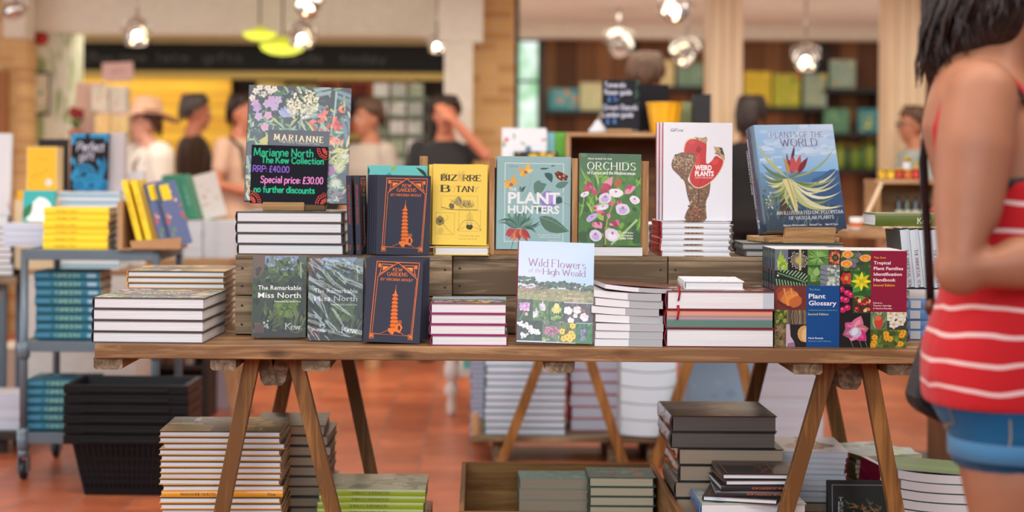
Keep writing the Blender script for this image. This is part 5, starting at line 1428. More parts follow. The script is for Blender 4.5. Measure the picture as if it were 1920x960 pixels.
for i in range(7):
    dup(glos, f'plant glossary copy, {ORD[i + 1].split()[0] if i else "second"} from the front of its upright row', stand(gx + (.001, -.001, .002, 0, -.001, .001, 0)[i], 4.25 + (i + 1) * (LT + .0009), TZ + .0006 + .0, 0, 0, 0, LW, LT) @ T(0, 0, 0), 'plant glossary copies', 'plant_glossary')
trop = book('tropical_handbook', 'crimson panel handbook with tropical flower photos, front copy at the right', .165, .241, LT, ((26, 22, 26), (120, 16, 50), (140, 14, 56)), art_tropical(.165, .241), hard=False, mat=INK)
hx = X(1575, 652, 4.25)
trop.matrix_world = stand(hx, 4.25, TZ + .0006, 0, 0, 0, .165, LT); trop['group'] = 'tropical handbook copies'
for i in range(7):
    dup(trop, f'tropical handbook copy, {ORD[i + 1].split()[0] if i else "second"} from the front of its upright row', stand(hx + (.001, 0, -.001, .001, 0, .001, 0)[i], 4.25 + (i + 1) * (LT + .0009), TZ + .0006, 0, 0, 0, .165, LT), 'tropical handbook copies', 'tropical_handbook')

# 9. blue and white books at the right end, white spined ones standing on them, a green one on top
BW, BH, BT = .19, .26, .0265
BLU = (96, 150, 210)
sa = art_spine(BH, BT, 'Ancient Oaks', (30, 50, 90), .42, .72, .42)
sa.rect(2, 1.2, 12, 9, (214, 222, 230))
blue = book('blue_book', '', BW, BH, BT, (BLU, BLU, BLU), None, sa, mat=GLOSS)
bx = X(1699, 600, 4.47) + BH / 2
res, bz = pile(blue, (BW, BH, BT), 4, bx, 4.47 + BW / 2 - .02, TZ + .0003, 'light blue spined hardback', 'of four at the right end of the table', 'light blue books', 'front', 0, .002, .003, .5, 17)
wsp = art_spine(BH, .02, 'THE IMMORTAL YEW', (70, 70, 80), .34, .7, .42); wsp.rect(1, .6, 40, 7, (176, 180, 186))
white1 = book('grey_white_book', 'white and grey spined hardback lying on the light blue books', BW, BH, .0225, ((226, 230, 234), (214, 220, 226), (222, 224, 226)), None, art_spine(BH, .0225, 'THE', (60, 60, 70), .6, .7, .42))
white1.matrix_world = lie(bx + .002, 4.47 + BW / 2 - .02, bz + .0004, BW, BH, .0225, .4, 'front')
iz = bz + .0233
IW, IH, IT = .165, .152, .0235
imm = book('white_spined_book', 'first from the left of the slanting white spined books at the right end', IW, IH, IT, ((206, 224, 236), (70, 90, 96), (214, 228, 238)), None, art_spine(IH, IT, 'THE IMMORTAL YEW', (110, 70, 80), .34, 1.0, .34, 'roman'), edge=(200, 220, 232), mat=GLOSS)
imm['group'] = 'slanting white spined books'
for i in range(7):
    M = T(X(1684, 530, 4.5) + i * (IT + .0012) - .0005, 4.49, iz + .0004) @ RY(-7) @ RZ(90) @ T(0, -IT, 0)
    # spine (-X) turned to the viewer
    M = T(X(1698, 530, 4.49) + i * (IT + .0012), 4.49, iz + .0035) @ RY(-6) @ RZ(90) @ T(0, -IT, 0)
    if i == 0: imm.matrix_world = M
    else: dup(imm, f"{['', 'second', 'third', 'fourth', 'fifth', 'sixth', 'seventh'][i]} from the left of the slanting white spined books at the right end", M, None, 'white_spined_book')
gk = art_spine(.2, .03, 'Kew', (226, 230, 214), .56, .72, .5)
green = book('green_wrapped_book', 'olive green shrink wrapped book lying on the slanting white spines', .15, .21, .034, ((96, 116, 46), (96, 116, 46), (92, 112, 40)), None, gk, mat=GLOSS)
green.matrix_world = lie(X(1640, 437, 4.52) + .105 , 4.515 + .075, iz + IH + .012, .15, .21, .034, 0, 'front')
cp = thing('plastic_scrap', 'small crumpled scrap of clear plastic beside the light blue books', 'plastic', T(X(1699, 655, 4.28), 4.33, TZ + .001))
rng = random.Random(2); mb = MB(); mb.ball((0, 0, .017), (.022, .016, .018), 12, 9)
mb.v = [(x * rng.uniform(.75, 1.2), y * rng.uniform(.7, 1.2), max(0, z * rng.uniform(.8, 1.15))) for x, y, z in mb.v]
for i in range(len(mb.sm)): mb.sm[i] = False
mb.build('film', WRAP, cp)

# ---------------------------------------------------------------- on the crates
# a. four more art books, easel, art book standing, chalk sign
res, az = pile(coll, CDIM, 4, X(554, 440, 4.61), 4.625, SZ + .0004, 'large flower-covered hardback', 'of four under the chalk price sign', 'large art books under the chalk sign', 'left', 0, .002, .002, .4, 23, use_proto=False)
ea = thing('book_easel', 'oak book easel holding the large flower-covered book and the chalk sign', 'easel', T(X(531, 393, 4.56), 4.565, az + .0006) @ RZ(3), 'oak book easels')
MB().box(-.055, .055, 0, .012, .0, .022).build('front_lip', OAK('X'), ea, .0015)
MB().box(-.035, .11, .0125, .16, .0, .014).build('base', wood('dark_oak', (122, 92, 60), (92, 66, 42), 'X', 1.2), ea, .0015)
MB().prism([(-.03, .0145), (.03, .0145), (.03, .21), (-.03, .21)][::-1], .118, .132).build('back_rest', OAK('Z'), ea, .0015)
c5 = dup(coll, 'large flower-covered book standing behind the chalk price sign', stand(X(458, 385, 4.60), 4.601, az + .0152, 3, 8, 1.4, CW, CT), name='art_book')
if 'group' in c5: del c5['group']

SGW, SGH = .206, .158


def chalk_sign():
    a = Art(SGW, SGH, (83, 470, 670, 918), (24, 28, 38), 5); a.eps = .000012
    Gr, Pu, Pi, Rd = (48, 200, 150), (150, 110, 226), (240, 150, 220), (236, 90, 74)
    a.letters('Marianne North', 104, 552, 552, 58, Gr, 'pen', 1.5, gap=2.3, jit=.02); a.letters('The Kew Collection', 162, 606, 634, 46, Gr, 'pen', 1.9, gap=2.2, jit=.02)
    a.letters('RRP: £40.00', 100, 676, 374, 46, Pu, 'pen', 1.5, gap=2.0, jit=.01); a.letters('Special price: £30.00', 162, 758, 634, 50, Pi, 'pen', 1.6, gap=2.4, slant=.05, jit=.02)
    a.letters('no further discounts', 114, 832, 572, 46, Gr, 'pen', 1.9, gap=2.2, jit=.02)
    for cx, cy, a0 in ((664, 484, PI / 2), (86, 912, -PI / 2), (664, 914, -PI)):
        for k in range(3):
            for i in range(6):
                t = a0 + (i + .5) * PI / 12; q = 18 + k * 20
                if k % 2: a.disc(cx + q * math.cos(t), cy + q * math.sin(t), 4.5, 4.5, Rd, n=7)
                else: a.line([(cx + q * math.cos(t), cy + q * math.sin(t)), (cx + (q + 22) * math.cos(t + .12), cy + (q + 22) * math.sin(t + .12))], 4.5, Rd)
            a.line([(cx + (40 + k * 20) * math.cos(a0 + j * PI / 12), cy + (40 + k * 20 + (j % 2) * 10) * math.sin(a0 + j * PI / 12)) for j in range(7)], 3.5, Rd, smooth=True)
    return a


sg = thing('chalk_sign', 'small black price sign with green purple and pink handwriting', 'sign', stand(X(466, 384, 4.56), 4.5815, az + .0152, 3, 6, 1.2, SGW, .004))
MB().box(0, SGW, 0, .004, 0, SGH, (20, 22, 30)).build('board', CHALK, sg)
MB().art(chalk_sign(), T(0, -.0001, 0)).build('lettering', CHALK, sg)

# b. two pagoda book spines and five copies standing to their right
for i, px in enumerate((653, 668)):
    M = T(X(px, 470, 4.48), 4.475, SZ + .0006) @ RY(-2.0) @ RZ(90 - 4) @ T(0, -GT, 0)
    dup(gard, ['leftmost of two dark pagoda books showing their spines on the shelf', 'right one of two dark pagoda books showing their spines on the shelf'][i], M, 'pagoda books', 'pagoda_book')
dup(gard, 'dark pagoda book facing forward on the shelf in front of its copies', stand(X(705, 475, 4.46), 4.455, SZ + .0006, 4, 3, .8, GW, GT), 'pagoda books', 'pagoda_book')
for i in range(4):
    dup(gard, f"dark pagoda book on the shelf, {['first', 'second', 'third', 'last'][i]} copy behind the forward facing one", stand(X(700 - i * 5, 475, 4.46), 4.455 + (i + 1) * .0152, SZ + .001, 4, 3, .8, GW, GT), 'pagoda books', 'pagoda_book')
tq = book('turquoise_book', 'turquoise book whose top edge shows above the dark pagoda books', .16, .235, .02, ((92, 190, 196), (92, 190, 196), (92, 190, 196)), art_mix(.16, .235, (110, 206, 204), [(60, 130, 70), (40, 60, 40), (150, 190, 80), (60, 160, 190)], 40, 6, 14, 31))
tq.matrix_world = stand(X(690, 475, 4.62), 4.585, SZ + .0006, 0, 3, 0, .16, .02)
po = thing('wooden_display_stand', 'narrow oak stand post rising between the pagoda and yellow books', 'stand', T(X(793, 475, 4.66), 4.66, SZ + .0006), 'oak display stands')
MB().box(-.011, .011, 0, .02, 0, .262).build('post', OAK('Z'), po, .0015)
MB().box(-.03, .05, -.03, .05, 0, .0).build('foot', OAK('X'), po) if False else MB().box(-.025, .06, -.012, .04, -.0003, .012, M=T(0, .034, 0)).build('foot', OAK('X'), po, .001)

# c. yellow books
YW, YH, YT = .144, .214, .0235
yel = book('yellow_book', 'yellow botany book standing upright on one lying copy', YW, YH, YT, ((248, 214, 92), (236, 200, 80), (222, 182, 60)), art_bizarre(YW, YH), mat=INK)
dup(yel, 'yellow botany book lying on the shelf under the upright one', lie(X(864, 470, 4.5) + .002, 4.5 + YH / 2, SZ + .0004, YW, YH, YT, 0, 'left'), 'yellow botany books', 'yellow_book')
yel.matrix_world = stand(X(810, 455, 4.515), 4.515, SZ + YT + .0012, 1, 3.5, .6, YW, YT); yel['group'] = 'yellow botany books'
dup(yel, 'yellow botany book mostly hidden behind the upright yellow one', stand(X(806, 452, 4.54), 4.545, SZ + YT + .0012, 1, 3.5, -.6, YW, YT), 'yellow botany books', 'yellow_book')
dup(yel, 'yellow botany book showing a thin strip at the right of the upright yellow one', stand(X(815, 452, 4.56), 4.574, SZ + YT + .0012, 1, 3.5, .6, YW, YT), 'yellow botany books', 'yellow_book')


# d. oak stands for the plant hunters and orchids books
def bay(px0, px1, label, zb, d=4.535):
    xa, xb = X(px0, 400, d), X(px1, 400, d)
    r = thing('wooden_display_stand', label, 'stand', T(0, 0, 0), 'oak display stands')
    z0 = SZ + .0006
    for x in (xa, xb - .015): MB().box(x, x + .0145, d, d + .05, z0, z0 + zb).build('side_post', OAK('Z'), r, .0012)
    MB().box(xa + .0148, xb - .0154, d + .002, d + .05, z0, z0 + .012).build('base', OAK('X'), r, .0012)
    MB().box(xa + .0148, xb - .0154, d + .0457, d + .0497, z0 + .0125, z0 + zb * .9).build('back_panel', DARKW, r)
    return r


bay(917, 1083, 'oak stand framing the pale green botanical book', .258)
r = thing('wooden_display_stand', 'oak stand post at the right of the green orchid book', 'stand', T(0, 0, 0), 'oak display stands')
xa, xb = X(1204, 400, 4.56), X(1216, 400, 4.56); x0 = X(1092, 400, 4.8); z0 = SZ + .0006
MB().box(xa, xb, 4.56, 4.62, z0, z0 + .252).build('side_post', OAK('Z'), r, .0012); MB().box(xa, xb, 4.6203, 4.8, z0, z0 + .014).build('base', OAK('Y'), r, .0012); MB().box(x0, xb, 4.8003, 4.81, z0, z0 + .22).build('back_panel', DARKW, r)
HW, HH, HT = .197, .248, .022
hun = book('botanical_book', 'pale green book with fritillary, leaves and butterfly in an oak stand', HW, HH, HT, ((152, 190, 192), (152, 190, 192), (140, 178, 180)), art_hunters(HW, HH), mat=INK)
hun.matrix_world = stand(X(930, 470, 4.54), 4.541, SZ + .0136, .5, 2, .4, HW, HT)
QW, QH, QT = .165, .244, .025
orc = book('orchid_book', 'orchid field guide with pink flowers standing upright on a lying copy', QW, QH, QT, ((74, 120, 54), (74, 120, 54), (150, 24, 50)), art_orchids(QW, QH), hard=False, mat=GLOSS)
dup(orc, 'orchid field guide lying under the upright orchid guide', lie(X(1146, 470, 4.53), 4.53 + QH * .475, SZ + .0004, QW, QH, QT * .95, 0, 'left'), 'orchid guides', 'orchid_book').scale = (1, .95, 1)
orc.matrix_world = stand(X(1084, 455, 4.53), 4.53, SZ + QT + .0006, 2, 3, .8, QW, QT); orc['group'] = 'orchid guides'

# e. weird plants: six lying, three standing
WW, WH_, WT = .196, .262, .0151
RS = (178, 30, 44)
aw = art_weird(.185, .262)
wei = book('pitcher_plant_book', '', .185, .262, WT, ((232, 236, 244), (232, 236, 244), RS), aw, art_spine(.262, WT, 'WEIRD PLANTS', (110, 20, 30), .1, .5, .4), edge=(226, 230, 238), mat=GLOSS)
# a strip of the stem print shows at the tail edge of every board
sb = MB()
for y in (-.0003, WT - .0019):
    rr = random.Random(3)
    for i in range(12): sb.box(.062 + i * .0042, .0662 + i * .0042, y, y + .0022, -.0004, .002, rr.choice([(110, 80, 60), (140, 106, 80), (84, 62, 50), (160, 126, 96)]))
sb.build('edge_print', INK, wei)
res, wz = pile(wei, (.185, .262, WT), 6, X(1304, 450, 4.54), 4.535 + .131, SZ + .0004, 'white hardback with red spine', 'under the upright pitcher plant cover', 'white pitcher plant books', 'left', 0, .002, .002, .5, 27)
for i in range(3):
    o = dup(wei, ['front white book with red pitcher plant cover on its stack', 'second upright white book with red spine behind the pitcher plant cover', 'third upright white book with red spine behind the pitcher plant cover'][i], stand(X(1243 - i * 5, 417, 4.55), 4.552 + i * .017, wz + .0012, 1.0, 3, .3, .185, WT), 'white pitcher plant books', 'pitcher_plant_book')

# f. plants of the world on an easel over two lying dark books
GBW, GBH, GBT = .2, .27, .018
gb = book('dark_green_book', 'dark green hardback lying under the oak easel, lower of two', GBW, GBH, GBT, ((52, 66, 64), (52, 66, 64), (44, 52, 54)), art_mix(GBW, GBH, (60, 80, 78), [(80, 110, 100), (44, 60, 60), (120, 150, 140)], 40, 4, 10, 40), mat=GLOSS, pages=GREYP)
gb.matrix_world = lie(X(1496, 470, 4.52), 4.635, SZ + .0004, GBW, GBH, GBT, 0, 'back')
dup(gb, 'dark green hardback lying under the oak easel, upper of two', lie(X(1492, 460, 4.52), 4.635, SZ + GBT + .0008, GBW, GBH, GBT, -2, 'back'), 'dark green books under the easel', 'dark_green_book'); gb['group'] = 'dark green books under the easel'
ez = SZ + 2 * GBT + .0016
e2 = thing('book_easel', 'oak book easel holding the thick book of world plants', 'easel', T(X(1520, 456, 4.54), 4.545, ez) @ RZ(11), 'oak book easels')
MB().prism([(-.074, 0), (.068, 0), (.074, .041), (-.066, .041)][::-1], 0, .018).build('front_lip', OAK('X'), e2, .0015)
MB().box(-.11, .09, .0185, .19, 0, .014).build('base', OAK('X'), e2, .0015)
MB().prism([(-.03, .0145), (.03, .0145), (.03, .2), (-.03, .2)][::-1], .165, .18).build('back_rest', OAK('Z'), e2, .0015)
AWW, AWH, AWT = .234, .296, .058
wor = book('encyclopedia', 'very thick blue book with spiky bromeliad cover leaning on an oak easel', AWW, AWH, AWT, ((110, 158, 206), (40, 60, 84), (38, 58, 84)), art_world(AWW, AWH), art_spine(AWH, AWT, 'PLANTS OF THE WORLD', (110, 60, 80), .06, .8, .32), mat=GLOSS)
q = Art(AWH, AWT, (0, 0, 100, 19.6)); q.letters('AN ILLUSTRATED ENCYCLOPEDIA OF VASCULAR PLANTS', 10, 14.8, 76, 2.6, (206, 214, 222), 'roman', 1.8, .9, 2); q.letters('CHRISTENHUSZ FAY CHASE', 20, 18.6, 62, 2, (206, 214, 222), 'roman', 1.8, .9, 2); q.letters('Kew', 88, 13, 95, 4, (226, 230, 236), 'roman', 1.5, .7, 1)
sp = MB(); sp.art(q, T(-.1 * AWT - .0002, AWT, AWH) @ AX((0, 0, -1), (1, 0, 0), (0, -1, 0))); sp.build('spine_lettering', INK, wor)
wor.matrix_world = T(X(1441, 440, 4.55), 4.575, ez + .0155 + AWT * math.sin(R(15)) + .0) @ RZ(14) @ RX(-15) @ RY(-1.5)
# ---------------------------------------------------------------- under the table
def plinth(px0, px1, y0, y1, z, label):
    xa, xb = X(px0, 900, y0), X(px1, 900, y0)
    r = thing('pallet', label, 'pallet', T(0, 0, 0), 'low pallets under the table')
    n = 4; dw = (y1 - y0) / n
    for i in range(n): MB().box(xa, xb, y0 + i * dw, y0 + (i + 1) * dw - .02, z - .02, z).build('deck_board', PALEW('X'), r, .002)
    for x in (xa, (xa + xb) / 2 - .03, xb - .06): MB().box(x, x + .06, y0, y1 - .02, 0, z - .0202).build('bearer', PALEW('Y'), r, .002)


UZ = .22
plinth(316, 800, 4.40, 5.02, UZ, 'low pallet under the books at the left trestle')
plinth(1292, 1800, 4.585, 5.09, UZ, 'low pallet under the books at the right trestle')

# orange edged stack (fore-edges forward, one spine forward)
ox, oy = X(416, 880, 4.47), 4.45 + OW / 2
res, _ = pile(orange, (OW, OH, OT), 18, ox, oy, UZ + .0004, 'orange edged hardback', 'of the stack behind the left trestle leg', 'orange edged books under the table', 'back', 1.5, .006, .004, 1.2, 33, flips={7: 'front'}, use_proto=False)
# dark covered books behind
KD = (64, 62, 56)
dk = book('dark_covered_book', '', .2, .26, .0275, (KD, (44, 42, 40), (50, 48, 44)), art_mix(.2, .26, KD, [(84, 82, 74), (54, 52, 48), (100, 98, 88)], 60, 3, 10, 41), pages=BEIGEP, edge=(58, 56, 52), mat=GLOSS)
rng = random.Random(6)
for i in range(9):
    M = lie(X(545, 880, 4.75) + rng.uniform(-.012, .014) + (.012 if i < 3 else 0), 4.88 + rng.uniform(-.008, .008), UZ + .0004 + i * .0282, .2, .26, .0275, rng.uniform(-3, 3), 'left')
    L = lab_stack('grey paged dark hardback', 'of the pile behind the orange edged stack', 8 - i, 9)
    if i == 0: dk.matrix_world = M; dk['label'] = L; dk['group'] = 'dark hardbacks under the table'
    else: dup(dk, L, M, 'dark hardbacks under the table')
# green stack
LM = (168, 184, 44)
gc = art_mix(.24, .29, (188, 196, 150), [(206, 212, 176), (150, 170, 90), (220, 224, 200), (120, 140, 70), (196, 200, 150)], 70, 5, 16, 44)
grn = book('lime_spined_book', '', .24, .285, .0172, ((188, 196, 150), LM, LM), gc, art_spine(.285, .0172, 'SHIRLEY SHERWOOD', (96, 110, 20), .3, .66, .4), edge=(150, 168, 60), mat=GLOSS)
pile(grn, (.24, .285, .0172), 6, X(697, 930, 4.6), 4.6 + .12, UZ + .0004, 'lime green spined hardback', 'of the stack by the left trestle foot', 'lime green books', 'front', 0, .004, .004, .7, 45)

# deep wooden crate with two stacks in it
bxz = .315
ca, cb = X(866, 870, 5.12), X(1226, 870, 5.12)
cr_ = thing('wooden_box', 'open deep wooden crate holding two stacks of cream paged books', 'crate', T(0, 0, 0))
y0c, y1c = 4.36, 5.12; tk = .014
for nm, q in (('side_panel', (ca, ca + tk, y0c + tk + .0003, y1c - tk - .0003)), ('side_panel', (cb - tk, cb, y0c + tk + .0003, y1c - tk - .0003)), ('front_panel', (ca, cb, y0c, y0c + tk)), ('back_panel', (ca, cb, y1c - tk, y1c))):
    MB().box(*q, 0, bxz).build(nm, wood('crate_pine_' + ('Y' if nm[0] == 's' else 'X'), (186, 136, 78), (140, 92, 44), 'Y' if nm[0] == 's' else 'X', .8, .6, .8), cr_, .002)
MB().box(ca + tk + .0003, cb - tk - .0003, y0c + tk + .0003, y1c - tk - .0003, .004, .018).build('bottom_panel', PALEW('X'), cr_)
SG = (120, 150, 140)
ta = art_mix(.19, .24, SG, [(140, 168, 156), (100, 130, 124), (206, 150, 90), (150, 176, 166), (200, 120, 90)], 40, 4, 9, 51, ('Plant Explorers', 20, .45, 84, 8), (214, 222, 214))
sage = book('sage_covered_book', '', .184, .235, .027, (SG, SG, (70, 92, 84)), ta, pages=CREAMP, edge=(64, 84, 74), mat=INK)
pile(sage, (.184, .235, .027), 11, X(1171, 900, 4.85) - .008, 4.85 + .082, .0184, 'sage green hardback', 'of the right pile in the wooden crate', 'cream paged books in the crate', 'left', 0, .001, .002, .4, 52, zs=.7)
tealc = book('teal_paperback', '', .206, .235, .031, ((130, 176, 164), (130, 176, 164), (110, 150, 140)), art_mix(.196, .235, (130, 176, 164), [(150, 190, 176), (110, 150, 140), (190, 206, 190)], 30, 4, 9, 53), pages=BEIGEP, hard=False)
pile(tealc, (.206, .235, .031), 9, X(1040, 900, 4.93), 4.93 + .066, .0184, 'beige paged teal paperback', 'of the left pile in the wooden crate', 'teal paperbacks in the crate', 'left', 0, .001, .002, .4, 54, top_yaw=1.5, zs=.56)

# shrink wrapped grey block stack
GR = (60, 58, 54)
blk = book('wrapped_grey_book', '', .283, .3, .043, (GR, (30, 30, 30), (40, 40, 40)), art_mix(.272, .3, (120, 120, 118), [(150, 150, 148), (90, 90, 88), (130, 150, 90), (60, 60, 58)], 12, 12, 26, 61, None), pages=DARKP, edge=(34, 34, 32), mat=GLOSS)
blk2 = book('wrapped_beige_book', '', .283, .3, .043, ((40, 44, 34), (30, 30, 30), (40, 40, 40)), None, pages=BEIGEP, edge=(44, 46, 38), mat=GLOSS)
wx = X(1357, 860, 4.6)
rng = random.Random(8)
wl = []
for i in range(7):
    p = blk if i > 4 else blk2
    M = lie(wx + (.022 if i in (3, 4) else .0 if i > 4 else .012), 4.6 + .15, UZ + .0004 + i * .0445, .283, .3, .043, rng.uniform(-.6, .6), 'left')
    L = lab_stack('grey edged thick book' if i > 4 else 'beige edged thick book', 'of the shrink wrapped pile at the right', 6 - i, 7)
    if i in (0, 5): p.matrix_world = M; p['label'] = L; p['group'] = 'shrink wrapped thick books'; r = p
    else: r = dup(p, L, M, 'shrink wrapped thick books')
    wl.append((r, i))


def crumple(name, parent, w, h, t, seed):
    """film bulging off the left end of a lying book (local -X face and top)"""
    rng = random.Random(seed); mb = MB(); V = []; Fc = []; nx, ny = 4, 9
    for j in range(ny + 1):
        for i in range(nx + 1):
            y = t * (1.06 * i / nx - .03); z = h * j / ny
            V.append((-.003 - rng.random() * .008 * math.sin(PI * i / nx), y, z))
    for j in range(ny):
        for i in range(nx): a = j * (nx + 1) + i; Fc.append((a, a + 1, a + nx + 2, a + nx + 1))
    mb.add(V, Fc, smooth=True); return mb.build(name, WRAP, parent)


for r, i in wl:
    if i >= 3: crumple('shrink_wrap', r, .283, .3, .043, i)

# dark note books with orange lettering on a blue folder and a pale book
pb = book('pale_blue_book', 'large blue spined book lying in front under the small black books', .27, .205, .034, ((190, 206, 150), (90, 130, 180), (92, 136, 190)), art_mix(.27, .205, (170, 190, 206), [(190, 206, 120), (110, 140, 90), (200, 214, 224), (70, 110, 160)], 40, 4, 12, 63), mat=GLOSS)
px_ = X(1404, 940, 4.38)
pb.matrix_world = lie(px_ + .01, 4.468, .307, .27, .205, .034, 0, 'left')
bx2 = thing('cardboard_box', 'plain box under the large blue spined book', 'box', T(px_ + .012, 4.468, 0))
MB().box(-.12, .12, -.1, .1, 0, .302).build('carton', plain('kraft_board', (170, 130, 90), .8), bx2, .003)
MB().box(-.025, .025, -.1005, .1005, .3025, .3029).build('tape', plain('packing_tape', (190, 160, 110), .3), bx2)
BK = (38, 36, 38)
nb_art = Art(.15, .2, (0, 0, 100, 133), BK, 3); nb_art.letters('Botanicum', 14, 40, 70, 12, (214, 110, 60), 'roman', 1.4, .6, 1.5); nb_art.frame(8, 8, 92, 126, 1.2, (190, 96, 54)); nb_art.blades(60, 60, 90, 120, 14, [(196, 100, 56)], 10, 24, 2)
nb = book('black_orange_book', '', .19, .2, .0145, (BK, BK, BK), nb_art, art_spine(.2, .0145, 'KEW GARDENS BY WOOLF', (214, 110, 60), .4, .86, .36, logo=None), edge=(34, 32, 36), pages=WHITEP, mat=GLOSS)
nz = .3418
for i, (dx_, sp_, yw) in enumerate(((-.004, 'left', -14), (.016, 'front', -3), (.02, 'front', 2), (.024, 'left', 3), (.022, 'left', 0))):
    M = lie(X(1404, 900, 4.4) + dx_, 4.462, nz + i * .0152, .19, .2, .0145, yw, sp_)
    L = lab_stack('small black book with orange lettering', 'on the large blue spined book', 4 - i, 5)
    if i == 0: nb.matrix_world = M; nb['label'] = L; nb['group'] = 'small black books with orange lettering'
    else: dup(nb, L, M, 'small black books with orange lettering')

# white pitcher plant books lying under the table
res, tz = pile(wei, (.185, .262, WT), 9, X(1530, 870, 4.72), 4.72 + .13, UZ + .0004 + .0582, 'white hardback with red spine', 'of the pile under the right trestle', 'white pitcher plant books under the table', 'right', -4, .004, .004, 1.5, 71, use_proto=False)
br = book('brown_edged_book', '', .2, .27, .0285, ((70, 60, 50), (60, 50, 44), (64, 54, 46)), None, pages=BEIGEP, edge=(60, 52, 44), mat=INK)
pile(br, (.2, .27, .0285), 2, X(1530, 930, 4.72), 4.72 + .13, UZ + .0004, 'brown paged hardback', 'below the white pile under the right trestle', 'brown hardbacks under the table', 'left', 0, .003, .003, .8, 72)
# thin green booklets behind
gb2 = book('green_booklet', '', .19, .24, .0125, ((190, 206, 190), (120, 140, 50), (90, 110, 50)), art_mix(.19, .24, (176, 192, 190), [(206, 214, 220), (140, 160, 120), (190, 206, 160)], 30, 5, 14, 74), edge=(110, 126, 56), pages=CREAMP, hard=False)
rng = random.Random(12)
for i in range(13):
    M = lie(X(1660, 900, 4.9) + rng.uniform(-.012, .012) - .02 * (i > 11), 4.955, UZ + .0004 + i * .013, .19, .24, .0125, rng.uniform(-5, 5) + (14 if i > 11 else 0), 'left')
    L = lab_stack('green edged booklet', 'of the pile beside the white pitcher books', 12 - i, 13)
    if i == 0: gb2.matrix_world = M; gb2['label'] = L; gb2['group'] = 'green booklets under the table'
    else: dup(gb2, L, M, 'green booklets under the table')
# dark picture book standing, crimson folder leaning
db = Art(.185, .135, (0, 0, 100, 100), (22, 24, 22), 5); db.frame(6, 8, 97, 97, 1.2, (150, 160, 150)); db.blades(30, 40, 80, 95, 40, [(120, 80, 40), (90, 96, 50), (150, 110, 60), (70, 80, 40)], 8, 22, 3)
for i, c in enumerate('TREES'): db.letters(c, 16, 40 + i * 9, 22, 7, (206, 210, 206), 'roman', 1.6, .8)
tb = book('dark_picture_book', 'dark square book with brown foliage cover standing behind the right front leg', .185, .135, .02, ((22, 24, 22), (22, 24, 22), (40, 60, 40)), db, mat=GLOSS)
tb.matrix_world = stand(X(1553, 950, 4.6), 4.6, UZ + .0006, 0, 5, 0, .185, .02)
cr2 = Art(.17, .17, (0, 0, 100, 141), (140, 16, 60), 6); [cr2.line([(0, 20 + i * 26), (100, 50 + i * 26)], 1.4, (196, 90, 130)) for i in range(5)]
fold = book('crimson_book', 'crimson book leaning behind the right front trestle leg', .17, .17, .02, ((140, 16, 60), (140, 16, 60), (130, 14, 56)), cr2, mat=GLOSS, hard=False)
fold.matrix_world = T(X(1640, 960, 4.6) - .01, 4.80, UZ + .003) @ RZ(-84) @ RX(-6)
# big glossy paperback stack with orchid covers
opb = bent('orchid_paperback', '', .2, .24, .024, .0, (90, 130, 70), None, 'orchid paperbacks under the table', None, .012)
oart = art_orchids(.2, .24)
rng = random.Random(15)
for i in range(6):
    M = T(X(1758, 900, 4.64) + rng.uniform(-.004, .004), 4.6 + .12, UZ + .0006 + i * .0262) @ RZ(180 - 6 + rng.uniform(-1, 1))
    L = lab_stack('white paged orchid cover paperback', 'of the pile beside the woman', 5 - i, 6)
    if i == 0: opb.matrix_world = M; opb['label'] = L
    elif i == 5:
        o = bent('orchid_paperback', L, .2, .24, .024, .0, (90, 130, 70), None, 'orchid paperbacks under the table', oart, .012); o.matrix_world = M
    else: dup(opb, L, M)
# pale patterned book at the very front
fp = book('patterned_white_book', 'white book with grey and yellow leaf print lying at the bottom front', .17, .24, .03, ((206, 208, 200), (206, 208, 200), (190, 190, 180)), art_mix(.17, .24, (206, 208, 200), [(90, 96, 96), (206, 196, 80), (60, 66, 66), (170, 176, 160)], 16, 3, 8, 81))
fp.matrix_world = lie(X(1575, 955, 4.44) , 4.36 + .085, UZ + .026, .17, .24, .03, 0, 'front')
sb2 = thing('cardboard_box', 'flat kraft box under the white leaf print book', 'box', T(X(1575, 955, 4.44), 4.445, 0))
MB().box(-.1, .1, -.07, .07, 0, UZ + .0252).build('carton', plain('kraft_board', (170, 130, 90), .8), sb2, .003)
MB().box(-.1005, .1005, -.02, .02, UZ + .0253, UZ + .0258).build('tape', plain('packing_tape', (190, 160, 110), .3), sb2)
# ---------------------------------------------------------------- grey trolley at the left and what stands on it
GREYS = plain('grey_enamel', (98, 112, 122), .4, .3)
RUBBER = plain('black_rubber', (24, 24, 26), .5)


